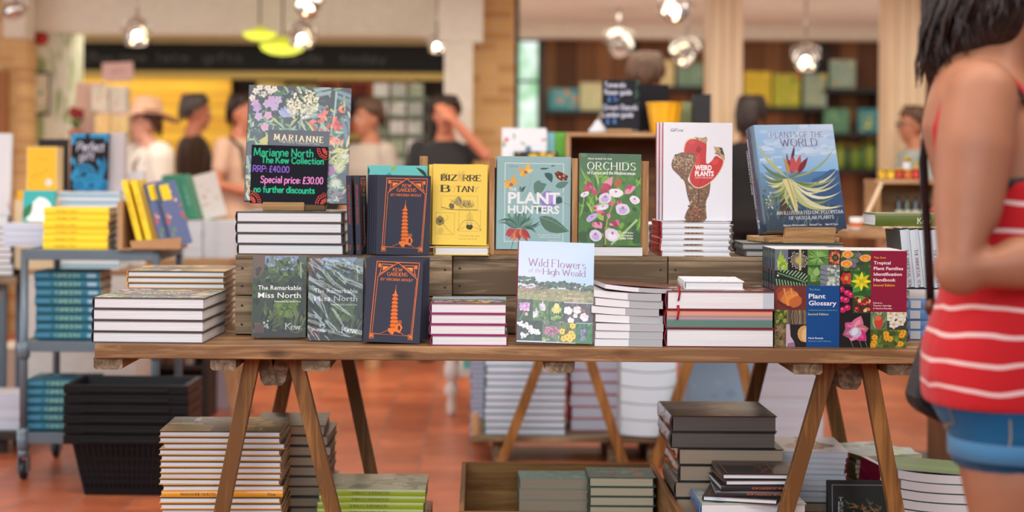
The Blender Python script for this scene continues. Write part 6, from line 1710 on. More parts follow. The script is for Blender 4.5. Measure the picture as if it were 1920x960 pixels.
def trolley():
    d0, d1 = 6.5, 7.0
    xa, xb = X(45, 640, d0), X(292, 640, d0)
    r = thing('trolley', 'grey metal shelf trolley on castors stacked with teal books', 'trolley', T(0, 0, 0))
    zs = [Z(160, 468, d0), Z(160, 640, d0), Z(160, 812, d0)]
    for x in (xa, xb):
        for y in (d0, d1):
            q = MB(); q.tube([(x, y, .11), (x, y, zs[0])], .0155, 12)
            for z in zs[1:] + [.2]: q.lathe([(.016, z - .07), (.024, z - .06), (.025, z - .01), (.016, z)], 12, M=T(x, y, 0))
            q.build('post', GREYS, r)
            q = MB(); q.lathe([(.014, .085), (.02, .09), (.02, .11), (.014, .115)], 12, M=T(x, y, 0)); q.box(x - .02, x - .015, y - .012, y + .03, .03, .09); q.box(x + .015, x + .02, y - .012, y + .03, .03, .09)
            c = q.build('castor', GREYS, r)
            q = MB(); q.lathe([(.03, -.012), (.037, -.008), (.037, .008), (.03, .012)], 18, M=T(x, y + .012, .0375) @ RY(90)); q.build('wheel', RUBBER, c)
    for z in zs:
        q = MB(); q.box(xa + .012, xb - .012, d0 + .012, d1 - .012, z - .014, z - .004)
        q.build('shelf', GREYS, r)
        q = MB()
        for y in (d0, d1): q.box(xa - .012, xb + .012, y - .012, y + .012, z - .04, z)
        for x in (xa, xb): q.box(x - .012, x + .012, d0, d1, z - .04, z)
        q.build('shelf_frame', GREYS, r, .002)
    return zs, xa, xb, d0, d1


tzs, txa, txb, td0, td1 = trolley()
TEAL = (26, 92, 112)
ts_ = art_spine(.26, .033, 'GREEN', (150, 190, 150), .3, .66, .4); ts_.rect(2, 4, 22, 9, (70, 130, 160)); ts_.rect(78, 4, 92, 9, (150, 180, 200)); ts_.rect(0, .5, 100, 1.6, (20, 60, 70)); ts_.rect(0, 11, 100, 12.2, (18, 56, 66))
teal = book('teal_book', '', .2, .252, .0325, (TEAL, TEAL, (36, 110, 134)), art_mix(.2, .252, TEAL, [(50, 130, 150), (20, 70, 86), (110, 170, 180)], 30, 5, 12, 91), ts_, edge=(20, 70, 84), pages=CREAMP)
pile(teal, (.2, .252, .0325), 8, X(131, 570, 6.6), 6.56 + .1, tzs[1] + .0004, 'teal spined hardback', 'of the pile on the middle trolley shelf', 'teal books on the middle trolley shelf', 'front', 0, .008, .004, 1, 92)
pile(teal, (.2, .252, .0325), 6, X(116, 760, 6.6), 6.56 + .1, tzs[2] + .0004, 'teal spined hardback', 'of the pile on the lowest trolley shelf', 'teal books on the lowest trolley shelf', 'front', 0, .004, .004, .8, 93, use_proto=False)
YE = (240, 206, 44)
ylw = book('bright_yellow_book', '', .18, .246, .0262, (YE, YE, YE), None, art_spine(.246, .0262, 'THE BEE STORY', (120, 100, 30), .18, .52, .32), edge=(226, 190, 36))
zt = tzs[0] + .0005
pile(ylw, (.18, .246, .0262), 6, X(145, 430, 6.52), 6.5 + .09, zt, 'bright yellow spined book', 'of the pile on top of the trolley', 'bright yellow books on the trolley', 'front', 0, .003, .003, .6, 94)
bw = book('black_white_book', '', .05, .17, .026, ((60, 60, 60), (40, 40, 40), (50, 50, 50)), None, edge=(40, 40, 42))
pile(bw, (.05, .17, .026), 6, X(215, 430, 6.7) + .01, 6.72, zt, 'narrow black edged book', 'beside the bright yellow pile on the trolley', 'black edged books on the trolley', 'left', 0, .002, .002, .5, 95)
# cardboard display tray with leaning booklets
KRAFT = plain('kraft_board', (170, 130, 90), .8)
ca_, cb_ = X(219, 440, 6.46), X(338, 440, 6.46)
tr = thing('display_tray', 'brown cardboard display tray of leaning yellow booklets on the trolley', 'tray', T(0, 0, zt))
MB().box(ca_, cb_ - .02, 6.47, 6.74, 0, .006).build('base', KRAFT, tr)
MB().box(ca_, ca_ + .02, 6.47, 6.74, .0062, .185).build('side_panel', KRAFT, tr)
MB().prism([(ca_ + .055, .0062), (cb_, .0062), (cb_ + .004, .05), (ca_ + .05, .035)][::-1], 6.462, 6.469).build('front_lip', KRAFT, tr)
MB().box(ca_ + .0205, cb_ - .02, 6.735, 6.74, .0062, .12).build('back_panel', KRAFT, tr)
bk = book('leaning_booklet', 'first yellow booklet leaning in the cardboard tray beside the side panel', .2, .262, .022, (YE, YE, YE), None, art_spine(.262, .022, 'THE BEE STORY', (110, 96, 30), .2, .6, .34), edge=(226, 190, 36)); bk['group'] = 'booklets in the cardboard tray'
lean_ = lambda i, d=6.49, dx=0: T(ca_ + .076 + i * .036 + dx, d, zt + .008) @ RY(-15) @ RZ(90) @ T(0, -.022, 0)
bk.matrix_world = lean_(0)
dup(bk, 'second yellow booklet leaning in the cardboard tray', lean_(1), name='leaning_booklet')
an = art_mix(.085, .25, (96, 110, 150), [(214, 150, 120), (190, 90, 90), (236, 220, 200), (120, 150, 90)], 40, 5, 12, 96, None, blades=False); an.rect(10, 10, 60, 80, (240, 206, 44)); an.rect(0, 0, 12, 90, (70, 86, 110))
b3 = book('animal_booklet', 'booklet with yellow panel and animal picture leaning in the cardboard tray', .085, .25, .014, ((96, 110, 150), (190, 206, 226), (90, 100, 120)), an, hard=False)
b3.matrix_world = T(ca_ + .170, 6.475, zt + .012) @ RY(-15) @ RZ(42) @ RX(-3)
b4 = dup(b3, 'pale booklet with yellow squares leaning at the right of the cardboard tray', T(ca_ + .215, 6.475, zt + .012) @ RY(-15) @ RZ(42) @ RX(-3), name='animal_booklet')
for o in (b3, b4): o['group'] = 'booklets in the cardboard tray'

# ---------------------------------------------------------------- wooden table behind with gift display


def simple_table(label, x0, x1, y0, y1, z, mat, legm, leg=.05, name='side_table', splay=0):
    r = thing(name, label, 'table', T(0, 0, 0))
    MB().box(x0, x1, y0, y1, z - .035, z).build('table_top', mat, r, .003)
    for x in (x0 + .08, x1 - .08):
        for y in (y0 + .08, y1 - .08):
            s = splay * (1 if x > (x0 + x1) / 2 else -1)
            MB().beam((x, y, z - .0355), (x + s, y, 0.0), leg, leg, (0, 1, 0)).build('leg', legm, r, .003)
    MB().box(x0 + .08, x1 - .08, y0 + .06, y0 + .08, z - .11, z - .0355).build('apron', mat, r)
    return r


GX1 = X(446, 480, 8.3)
simple_table('pale wooden table behind the trolley carrying white and green book piles', X(-60, 480, 8.3), GX1, 8.0, 8.46, .765, PALEW('X'), PALEW('Z'), .055, splay=.12)
gz = .7656


def carton(name, label, px0, py0, px1, py1, d, depth, c, cols=None, z=None, group=None, n=14, side=None, seed=1, cat='box', lid=True, art=None):
    """box of goods facing forward; pixel box gives its front face, z overrides the base height"""
    x0, x1, z0, z1 = xz(px0, py0, px1, py1, d)
    if z is not None: z0 = z
    w_, h_ = x1 - x0, z1 - z0
    r = thing(name, label, cat, T(x0, d, z0), group)
    q = MB(); q.box(0, w_, 0, depth, 0, h_, side or c)
    q.build('carton', INK, r)
    a = art or art_mix(w_ * .96, h_ * .96, c, cols or [c], n, 5, 13, seed)
    k = MB(); k.art(a, T(w_ * .02, -.0003, h_ * .02)); k.build('printed_front', INK, r)
    if lid:
        MB().box(-.001, w_ + .001, -.0006, depth + .001, h_ + .0002, h_ + .003, tuple(int(v * .92) for v in c)).build('lid', INK, r)
    return r


WB = (226, 230, 236)
wp = book('white_paperback', '', .19, .155, .0145, ((190, 214, 204), WB, (216, 222, 230)), None, art_spine(.155, .0145, 'KEW', (150, 160, 170), .3, .5, .3), hard=False, edge=(206, 212, 220))
pile(wp, (.19, .155, .0145), 12, X(357, 440, 8.3), 8.27, gz, 'thin white paperback', 'of the left white pile on the pale wooden table', 'white paperbacks left pile', 'front', 0, .002, .003, .6, 97)
pile(wp, (.19, .155, .0145), 12, X(417, 440, 8.3) + .004, 8.28, gz, 'thin white paperback', 'of the right white pile on the pale wooden table', 'white paperbacks right pile', 'front', 0, .002, .003, .6, 98, use_proto=False)
GN = (70, 140, 112)
gv = book('green_guide', 'first from the left of the leaning green guides', .17, .22, .036, (GN, GN, (66, 146, 116)), None, art_spine(.22, .036, 'GUIDE', (150, 200, 180), .25, .7, .3), hard=False, edge=(206, 214, 214)); gv['group'] = 'leaning green guides'
for i in range(4):
    M = T(X(322, 405, 8.2) + i * .0405, 8.24, gz + .178) @ RY(-16) @ RZ(90) @ T(0, -.036, 0)
    if i == 0: gv.matrix_world = M
    elif i < 3: dup(gv, f"{['', 'second', 'third'][i]} from the left of the leaning green guides", M, name='green_guide')
wg = book('white_guide', 'white covered guide leaning at the right of the green guides', .12, .22, .012, ((232, 232, 230), (232, 232, 230), GN), art_mix(.12, .22, (232, 232, 228), [(226, 206, 190), (206, 214, 200), (214, 180, 170)], 12, 4, 9, 99), hard=False)
wg.matrix_world = T(X(370, 405, 8.2) + .03, 8.23, gz + .178) @ RY(-16) @ RZ(30)

# gift stand block behind the trolley: white table block with pale piles
wt = thing('display_block', 'white display block behind the trolley carrying the gift boxes', 'display block', T(0, 0, 0))
bx0, bx1 = X(50, 440, 7.6), X(262, 440, 7.6)
MB().box(bx0, bx1, 7.55, 7.97, .0, .72).build('body', plain('white_laminate', (206, 204, 198), .5), wt, .004)
MB().box(bx0 - .01, bx1 + .01, 7.54, 7.985, .7203, .74).build('top', PALEW('X'), wt, .003)
LBs = (150, 196, 216)
lb = book('striped_blue_book', '', .2, .28, .031, ((226, 232, 238), LBs, (196, 222, 234)), None, art_spine(.28, .031, 'KEW', LBs, .4, .5, .2, bg=(226, 234, 240)), edge=LBs, hard=True)
a = Art(.28, .031, (0, 0, 100, 11)); a.rect(0, 3.5, 100, 8, (110, 176, 200)); k = MB(); k.art(a, T(-.0033, .031, .28) @ AX((0, 0, -1), (1, 0, 0), (0, -1, 0))); k.build('spine_stripe', INK, lb)
zb_ = .7406
r_, z_ = pile(lb, (.2, .28, .031), 11, X(167, 370, 7.62), 7.6 + .1, zb_, 'pale blue striped hardback', 'of the pile under the perfect gift board', 'pale blue striped books', 'front', 0, .002, .002, .4, 101)
# perfect gift board
pgw, pgh = .172, .262
a = Art(pgw, pgh, (458, 60, 730, 475), (36, 34, 38), 8); B1, B2 = (58, 156, 206), (40, 120, 170)
for x0, x1 in ((462, 560), (590, 720)): a.rect(x0, 62, x1, 92, B1)
a.rect(462, 62, 490, 140, B1); a.rect(700, 62, 722, 120, B1)
for cx, cy, rr in ((560, 360, 76), (610, 430, 70), (530, 430, 40), (690, 440, 44)):
    for i in range(4): a.line([(cx + (rr - i * 18) * math.cos(t * .5), cy + (rr - i * 18) * math.sin(t * .5)) for t in range(14)], 13, [B1, B2][i % 2], smooth=True)
for i in range(5): a.line([(640 + i * 8, 440), (660 + i * 10, 340), (700 + i * 6, 230 + i * 12)], 11, [B1, B2][i % 2], 5, True)
a.leaf(470, 380, 520, 310, 40, B1); a.leaf(464, 230, 500, 300, 36, B1); a.leaf(500, 400, 460, 360, 30, B1); a.leaf(650, 240, 670, 300, 24, B1)
a.letters('Perfect', 504, 186, 690, 62, (214, 220, 236), 'pen', 1.2, gap=1.6, slant=.18); a.letters('gift', 520, 250, 620, 56, (214, 220, 236), 'pen', 1.2, gap=1.8, slant=.18)
pg = thing('gift_sign', 'black board with blue waves reading perfect gift on the striped book pile', 'sign', stand(X(126, 348, 7.6), 7.64, z_ + .0008, 0, 6, 0, pgw, .006))
MB().box(0, pgw, 0, .006, 0, pgh, (30, 28, 32)).build('board', CHALK, pg); MB().art(a, T(0, -.0001, 0)).build('lettering', CHALK, pg)
MB().box(-.004, pgw * .5, .0065, .06, 0, .008).build('foot', KRAFT, pg)
# other gifts around it
yz = Z(80, 372, 7.55)
yb = carton('yellow_gift_box', 'tall yellow gift box with bees and white dot left of the gift board', 50, 276, 108, 360, 7.6, .1, (246, 198, 48), [(246, 198, 48)], yz + .03, n=0, side=(240, 214, 160), lid=True, art=(lambda a: ([a.disc(x, y, 3, 2.4, (90, 70, 40)) for x, y in ((30, 92), (48, 88), (64, 76), (20, 100))], a.disc(74, 118, 13, 13, (240, 236, 226)), a.letters('THE BEES', 30, 40, 74, 6, (206, 160, 40), 'pen', 1.4), a)[-1])(Art(.13, .19, (0, 0, 100, 146), (246, 198, 48))))
carton('yellow_carton', 'flat yellow carton under the tall yellow gift box', 32, 358, 106, 374, 7.58, .13, (242, 184, 40), z=yz - .008, n=0)
st = thing('paper_block', 'pile of cream paper under the yellow carton', 'paper', T(X(72, 400, 7.6), 7.65, .7406))
MB().box(-.1, .1, -.07, .07, 0, yz - .0095 - .7406).build('sheets', CREAMP, st); MB().box(-.102, .102, -.012, .012, 0, yz - .009 - .7406).build('paper_band', INK, st)
tw = book('turquoise_picture_book', 'turquoise book with white cloud shape standing left of the yellow pile', .128, .125, .02, ((46, 160, 160), (46, 160, 160), (40, 130, 120)), (lambda a: (a.disc(60, 60, 34, 40, (232, 236, 230), jag=.2), a.disc(50, 84, 40, 22, (226, 232, 226), jag=.2), a.leaf(0, 90, 30, 40, 26, (40, 110, 70)), a)[-1])(Art(.128, .125, (0, 0, 100, 98), (52, 168, 168))))
tw.matrix_world = stand(X(59, 424, 7.0), 6.86, zt + .092, 0, 8, 0, .128, .02)
wst = book('white_notebook', '', .16, .2, .0125, (WB, WB, (196, 204, 220)), None, hard=False, edge=(190, 200, 216))
pile(wst, (.16, .2, .0125), 7, X(52, 445, 6.8) + .02, 6.82, zt, 'thin white notebook', 'under the turquoise picture book', 'white notebooks on the trolley', 'front', 0, .003, .003, 1, 103)
carton('white_gift_box', 'tall grey and white gift box right of the perfect gift board', 197, 250, 232, 348, 7.7, .08, (210, 206, 210), [(90, 88, 104), (206, 190, 200)], z_ + .0005, n=3)
carton('white_box', 'plain white box behind the leaning yellow booklets', 204, 322, 268, 400, 7.89, .08, (232, 234, 238), z=.7406, n=0)
carton('black_panel_box', 'matt black box behind the yellow gift box', 72, 262, 124, 350, 7.85, .06, (30, 28, 32), z=.7406, n=0)
tall = book('tall_white_book', 'tall white book cut by the left edge of the frame', .2, .37, .03, ((222, 226, 232), (222, 226, 232), (206, 210, 216)), art_mix(.2, .37, (222, 226, 232), [(206, 180, 180), (150, 160, 180)], 4, 3, 6, 104))
tall.matrix_world = stand(X(18, 400, 7.65) - .2, 7.65, Z(10, 405, 7.65), 0, 3, 0, .2, .03)
# left edge: wooden table with dark and white piles
simple_table('dark framed wooden table cut by the left edge of the frame', X(-170, 520, 7.5), X(30, 520, 7.5), 7.5, 7.95, Z(10, 518, 7.5), OLDW('X'), GREYS, .035)
lz = Z(10, 518, 7.5) + .0005
sd = book('slate_book', '', .16, .2, .026, ((110, 120, 130), (60, 66, 72), (70, 76, 84)), None, edge=(70, 78, 86), pages=WHITEP)
r_, zl = pile(sd, (.16, .2, .026), 8, X(16, 470, 7.6) - .05, 7.65, lz, 'slate grey book', 'of the pile at the left edge of the frame', 'slate grey books', 'right', 0, .006, .004, 3, 105)
sl2 = thing('shelf_block', 'white paper block under the tall white book at the left edge', 'paper', T(X(18, 400, 7.65) - .1, 7.69, zl + .0005))
MB().box(-.09, .09, -.04, .05, 0, max(.01, Z(10, 405, 7.65) - zl - .0012)).build('sheets', WHITEP, sl2); MB().box(-.091, .091, -.01, .01, 0, max(.01, Z(10, 405, 7.65) - zl - .0011), (90, 100, 110)).build('paper_band', INK, sl2)
# low stand at the left with white piles
ls0 = X(40, 800, 7.1)
simple_table('low dark stand with white paper piles at the lower left corner', ls0 - .7, ls0, 7.05, 7.42, Z(20, 806, 7.1), DARKW, DARKW, .03, 'low_stand')
lsz = Z(20, 806, 7.1) + .0005
wh = book('pale_magazine', '', .2, .26, .0085, (WB, (206, 212, 222), (200, 206, 220)), None, hard=False, edge=(196, 204, 220))
pile(wh, (.2, .26, .0085), 17, ls0 - .13, 7.2, lsz, 'pale grey magazine', 'of the right pile on the low dark stand', 'magazines right pile on the low stand', 'front', 0, .003, .003, .8, 106)
pile(wh, (.2, .26, .0085), 23, ls0 - .40, 7.2, lsz, 'pale grey magazine', 'of the left pile on the low dark stand', 'magazines left pile on the low stand', 'front', 0, .003, .003, .8, 107, use_proto=False)
# cream boxes and dark crates under the pale table
carton('cream_storage_box', 'wide cream storage box on the floor behind the trolley', -20, 655, 118, 745, 8.6, .4, (206, 192, 174), z=.0005, n=0)
carton('white_storage_box', 'white storage box on the floor beside the cream one', 134, 640, 200, 745, 8.75, .4, (214, 210, 206), z=.0005, n=0)
carton('lilac_storage_box', 'lilac white storage box on the floor under the pale wooden table', 270, 655, 452, 730, 8.48, .16, (206, 200, 214), z=.0005, n=0)
r_ = thing('dark_shelf_unit', 'dark brown open shelf standing behind the trolley posts', 'shelf', T(0, 0, 0))
sx0, sx1 = X(200, 560, 8.1), X(392, 560, 8.1)
for q, nm in (((sx0, sx0 + .03, 8.1, 8.36, 0, .62), 'side_panel'), ((sx1 - .03, sx1, 8.1, 8.36, 0, .62), 'side_panel'), ((sx0 + .031, sx1 - .031, 8.34, 8.36, 0, .62), 'back_panel'), ((sx0 + .031, sx1 - .031, 8.1, 8.339, .24, .26), 'shelf_board')): MB().box(*q).build(nm, DARKW, r_)
rng = random.Random(5); bkp = None; xx = sx0 + .05; k = 0
while xx < sx1 - .1:
    tt = rng.uniform(.02, .05); hh = rng.uniform(.24, .34); c = rng.choice([(150, 130, 120), (90, 60, 46), (120, 90, 76), (176, 166, 160), (70, 50, 44)])
    o = book('shelved_book', f"{['pale', 'tall', 'brown', 'narrow', 'worn', 'dull'][k % 6]} upright book, number {k + 1} from the left in the dark open shelf", .2, hh, tt, (c, c, c)); o['group'] = 'books in the dark open shelf'
    o.matrix_world = T(xx, 8.112, .2606) @ RZ(90) @ T(0, -tt, 0); xx += tt + .003; k += 1

# ---------------------------------------------------------------- nested black shopping baskets
BKP = plain('black_plastic', (9, 9, 12), .42, spec=.25)


def basket():
    r = thing('shopping_basket', '', 'basket', None, 'nested black shopping baskets')
    w0, w1, d0, d1, h = .165, .235, .105, .145, .235     # half sizes at the bottom and rim
    q = MB(); n = 9
    def ring(z): t = z / h; return (w0 + (w1 - w0) * t * .72, d0 + (d1 - d0) * t * .72)
    def wall(za, zb_):
        (wa, da), (wb, db) = ring(za), ring(zb_)
        for s in (-1, 1):
            q.add([(-wa, s * da, za), (wa, s * da, za), (wb, s * db, zb_), (-wb, s * db, zb_)], [(0, 1, 2, 3) if s < 0 else (3, 2, 1, 0)])
            q.add([(s * wa, -da, za), (s * wa, da, za), (s * wb, db, zb_), (s * wb, -db, zb_)], [(0, 1, 2, 3) if s > 0 else (3, 2, 1, 0)])
    wall(0, .03); wall(.135, .15); wall(.2, h)
    for i in range(19):   # vertical slats of the lattice
        t = -1 + i / 9
        for za, zb_ in ((.03, .135), (.15, .2)):
            (wa, da), (wb, db) = ring(za), ring(zb_)
            for s in (-1, 1):
                q.beam((t * wa * .94, s * da, za), (t * wb * .94, s * db, zb_), .012, .003, (0, 1, 0))
                if i % 2 == 0: q.beam((s * wa, t * da * .92, za), (s * wb, t * db * .92, zb_), .003, .012, (0, 1, 0))
    for z in (.055, .08, .108): (wa, da) = ring(z); [q.beam((-wa, s * da, z), (wa, s * da, z), .008, .003, (0, 1, 0)) for s in (-1, 1)]
    q.box(-w0, w0, -d0, d0, 0, .004)
    q.build('basket_body', BKP, r)
    q = MB(); (wa, da) = ring(h); rw = .022
    for s in (-1, 1):
        q.box(-wa - rw, wa + rw, s * da - (rw if s < 0 else 0), s * da + (rw if s > 0 else 0), h - .034, h)
        q.box(s * wa - (rw if s < 0 else 0), s * wa + (rw if s > 0 else 0), -da, da, h - .034, h)
    q.build('rim', BKP, r, .003)
    for s in (-1, 1):
        q = MB(); q.tube([(-wa * .8, s * (da + .02), h - .012), (-wa * .74, s * (da + .027), h - .02), (wa * .74, s * (da + .027), h - .02), (wa * .8, s * (da + .02), h - .012)], .0045, 8); q.build('handle', BKP, r)
    return r


bs = basket(); px_b = X(241, 820, 6.2)
for i in range(6):
    M = T(px_b + .001 * math.sin(i * 2.1), 6.3, .001 + i * .0365) @ RZ(-1) @ Matrix.Scale(.95, 4)
    L = ['lowest of the nested black shopping baskets, standing on the tiles', 'second from the bottom of the nested black shopping baskets', 'third from the bottom of the nested black shopping baskets', 'third from the top of the nested black shopping baskets', 'second from the top of the nested black shopping baskets', 'topmost of the nested black shopping baskets, with its opening in view'][i]
    if i == 0: bs.matrix_world = M; bs['label'] = L
    else: dup(bs, L, M)

# ---------------------------------------------------------------- low bench and stacks seen under the table
bd0, bd1, bz0 = 6.93, 7.44, .112
be = thing('low_bench', 'low grey wooden bench under the far stacks of white books', 'bench', T(0, 0, 0))
b0, b1 = X(884, 825, bd0), X(1262, 825, bd0)
for i in range(3): MB().box(b0, b1, bd0 + i * .175, bd0 + i * .175 + .17, bz0 - .022, bz0).build('plank', OLDW('X'), be, .002)
for px in (938, 1155, 1230): x = X(px, 840, bd0); MB().box(x - .03, x + .03, bd0 + .03, bd1 - .04, 0, bz0 - .0222).build('bearer', OLDW('Y'), be, .002)
sq = MB().box(b0 - .001, b0 + .03, bd0 + .02, bd0 + .05, bz0 + .0003, bz0 + .09).build('end_post', PALEW('Z'), be)
tw_ = book('teal_edged_book', '', .33, .34, .0278, ((60, 120, 120), (60, 120, 120), (40, 100, 104)), None, edge=(84, 146, 148), pages=paper('bluish_paper', (206, 216, 236), .1))
r_, za_ = pile(tw_, (.33, .34, .0278), 17, X(985, 750, 6.98), 6.98 + .17, bz0 + .0004, 'white paged teal edged hardback', 'of the tall stack on the low bench', 'teal edged books on the low bench', 'left', 0, .004, .003, .5, 110)
lv = book('lilac_edged_book', '', .09, .3, .021, ((110, 110, 150), (110, 110, 150), (196, 200, 226)), None, edge=(130, 134, 176), pages=paper('bluish_paper', (206, 216, 236), .1))
pile(lv, (.09, .3, .021), 20, X(902, 750, 7.35) , 7.58, .0004 + .03, 'narrow lilac edged book', 'of the slim stack left of the bench', 'lilac edged books', 'right', 0, .004, .003, .8, 111)
cr3 = book('crimson_edged_book', '', .21, .3, .05, ((176, 34, 62), (176, 34, 62), (176, 34, 62)), None, edge=(180, 30, 58), pages=paper('bluish_paper', (206, 216, 236), .1))
pile(cr3, (.21, .3, .05), 7, X(1117, 740, 7.1), 7.25, bz0 + .0004, 'crimson edged thick book', 'of the middle stack on the low bench', 'crimson edged books', 'left', 0, .004, .003, .8, 112)
for i in range(7):
    o = bent('sagging_paperback', lab_stack('thick pale sagging paperback', 'of the right stack on the low bench', 6 - i, 7), .225, .28, .062, .012 + .002 * i, (204, 224, 240) if i < 6 else (120, 150, 130), None, 'sagging paperbacks on the bench', None, .012 + .002 * i)
    o.matrix_world = T(X(1208, 750, 7.1), 7.06, bz0 + .001 + i * .0645)
bl_ = carton('blue_wrapped_pack', 'large blue wrapped pack standing on the floor behind the grey pile', 1290, 676, 1412, 880, 7.3, .3, (150, 188, 218), [(166, 200, 226), (134, 174, 208)], z=.0005, n=6)
mg = book('blue_white_magazine', '', .28, .3, .019, ((200, 206, 220), (130, 140, 150), (206, 214, 230)), None, hard=False, edge=(120, 130, 140), pages=paper('bluish_paper', (206, 216, 236), .1))
pile(mg, (.28, .3, .019), 24, X(1478, 760, 7.3), 7.45, .0004, 'blue white magazine', 'of the floor stack behind the right trestle', 'magazines behind the right trestle', 'front', 0, .004, .003, .8, 113)

# far trestle table whose legs show between the stacks; its top carries the crates behind
MTZ = .755
mt = thing('trestle_table', 'second trestle table behind carrying upright wooden crates and chalk boards', 'table', T(0, 0, 0))
MB().box(X(860, 520, 6.75), X(1440, 520, 6.75), 6.86, 7.6, MTZ - .035, MTZ).build('table_top', TABLEW('X'), mt, .003)
for a, c in ((1012, 938), (1108, 1172), (1292, 1226), (1392, 1440)):
    d = 6.87; xa, xb = X(a, 680, d), X(c, CY + CH * F / d - 12, d); z1 = Z(a, 680, d)
    s = (xb - xa) / z1; xt = xa - s * (MTZ - .0355 - z1); hw = .021
    MB().prism([(xt - hw, MTZ - .0355), (xt + hw, MTZ - .0355), (xb + hw, 0), (xb - hw, 0)][::-1], d, d + .035).build('leg', LEGW('Z'), mt, .002)
# upright open crates on it
def open_crate(px0, px1, py0, d, dep, label):
    x0, x1 = X(px0, 300, d), X(px1, 300, d); z0, z1 = MTZ + .0005, Z((px0 + px1) / 2, py0, d)
    r = thing('open_crate', label, 'crate', T(0, 0, 0), 'upright open crates')
    for x in (x0, x1 - .016): MB().box(x, x + .0155, d, d + dep, z0, z1 - .0165).build('side_panel', PALEW('Z'), r, .002)
    MB().box(x0, x1, d - .004, d + dep, z1 - .016, z1).build('top_panel', PALEW('X'), r, .002)
    MB().box(x0 + .016, x1 - .0165, d + .01, d + dep - .013, (z0 + z1) / 2 - .16, (z0 + z1) / 2 - .148).build('shelf_board', PALEW('X'), r)
    MB().box(x0 + .016, x1 - .0165, d + dep - .012, d + dep, z0, z1 - .0165).build('back_panel', wood('crate_back', (120, 84, 56), (84, 56, 36), 'X', 1), r)
    return z1 + .0005


c1z = open_crate(1062, 1345, 249, 6.9, .36, 'upright open wooden crate under the chalk board and yellow pot')
c2z = open_crate(930, 1058, 300, 6.95, .32, 'upright open wooden crate under the white picture display')
# things on the crates
a = Art(.153, .205, (850, 315, 1105, 670), (34, 36, 42), 9)
for t, x0, y, x1, c in (('Tenerals', 866, 368, 1010, (206, 210, 230)), ('flower guide', 866, 420, 1050, (206, 210, 230)), ('£ 1:-', 892, 470, 965, (90, 150, 226)), ('Great Bands', 858, 528, 1090, (206, 210, 230)), ('London guide', 858, 580, 1060, (206, 210, 230)), ('£ 4', 880, 630, 946, (90, 150, 226))): a.letters(t, x0, y, x1, 34, c, 'pen', 1.5, gap=2)
a.blades(1085, 330, 1100, 500, 10, [(70, 120, 90)], 20, 40, 8)
cb2 = thing('chalk_board', 'black chalk board with white and blue handwriting on the upright crate', 'sign', stand(X(1129, 243, 6.95), 6.96, c1z + .013, 0, 6, 0, .153, .006))
MB().box(0, .153, 0, .006, 0, .205, (30, 32, 38)).build('board', CHALK, cb2); MB().art(a, T(0, -.0002, 0)).build('lettering', CHALK, cb2); MB().box(.02, .12, -.02, .05, -.012, -.0005).build('wooden_foot', OAK('X'), cb2, .001)
cb3 = thing('blank_board', 'blank black board standing behind the yellow pot', 'sign', stand(X(1196, 243, 7.13), 7.13, c1z + .011, 0, 6, 0, .13, .006))
MB().box(0, .128, 0, .006, 0, .198, (32, 31, 36)).build('board', CHALK, cb3); MB().box(.02, .1, -.02, .05, -.011, -.0005).build('wooden_foot', OAK('X'), cb3, .001)
yp = thing('yellow_pot', 'bright yellow fluted pot on the upright crate', 'pot', T(X(1247, 248, 6.99), 7.02, c1z + .0005))
q = MB(); V = []; n = 48; prof = [(.052, 0), (.056, .02), (.073, .125), (.069, .125), (.05, .012)]
for rr_, z in prof:
    for k in range(n): t = 2 * PI * k / n; f_ = 1 + (.035 if k % 4 < 2 else -.015) * (1 if z < .124 or rr_ > .07 else 0); V.append((rr_ * f_ * math.cos(t), rr_ * f_ * math.sin(t), z))
q.add(V, [(i * n + k, i * n + (k + 1) % n, (i + 1) * n + (k + 1) % n, (i + 1) * n + k) for i in range(4) for k in range(n)] + [[k for k in range(n)][::-1], [4 * n + k for k in range(n)]])
q.build('pot_body', plain('yellow_glaze', (240, 176, 26), .4), yp)
q = MB(); q.lathe([(.074, .118), (.077, .12), (.077, .127), (.07, .127)], 32, cap=False); q.build('rim', plain('yellow_glaze', (240, 176, 26), .4), yp)
carton('black_speaker_box', 'matt black upright box behind the white pitcher plant book', 1301, 178, 1333, 249, 7.05, .08, (34, 33, 36), z=c1z, n=0)
carton('olive_box', 'small olive green box beside the yellow pot', 1278, 192, 1300, 249, 7.15, .06, (150, 160, 110), z=c1z, n=0)
wc = thing('white_cloth', 'crumpled white cloth left of the chalk board foot', 'cloth', T(X(1121, 249, 6.94), 6.95, c1z))
q = MB(); q.lathe([(.036, 0), (.034, .012), (.022, .03), (.012, .045), (.004, .052)], 14); rng = random.Random(3); q.v = [(x * rng.uniform(.8, 1.2), y * rng.uniform(.8, 1.2), z) for x, y, z in q.v]; q.build('cloth_body', plain('white_cotton', (220, 226, 232), .8), wc)
wd = art_mix(.18, .12, (226, 230, 236), [(206, 110, 80), (110, 130, 150), (150, 160, 130)], 6, 5, 9, 114, None, False)
carton('picture_display', 'white display with two small pictures above the botanical book', 941, 240, 1024, 292, 6.98, .03, (226, 230, 236), z=c2z, art=Art(.175, .105, (0, 0, 100, 60), (228, 232, 238)) if False else wd, cat='display', lid=False)
carton('black_yellow_tin', 'low black tin with yellow marks in front of the white display', 964, 284, 1046, 300, 6.955, .02, (40, 42, 46), [(214, 176, 60)], z=c2z, n=6, lid=False)
for i, (p0, p1, c) in enumerate(((1027, 1040, (120, 180, 190)), (1041, 1062, (96, 170, 56)))):
    carton('green_book_block', ['turquoise upright book right of the white picture display', 'bright green upright book right of the white picture display'][i], p0, 248, p1, 300, 7.0, .12, c, z=c2z, n=0, lid=False, cat='book')
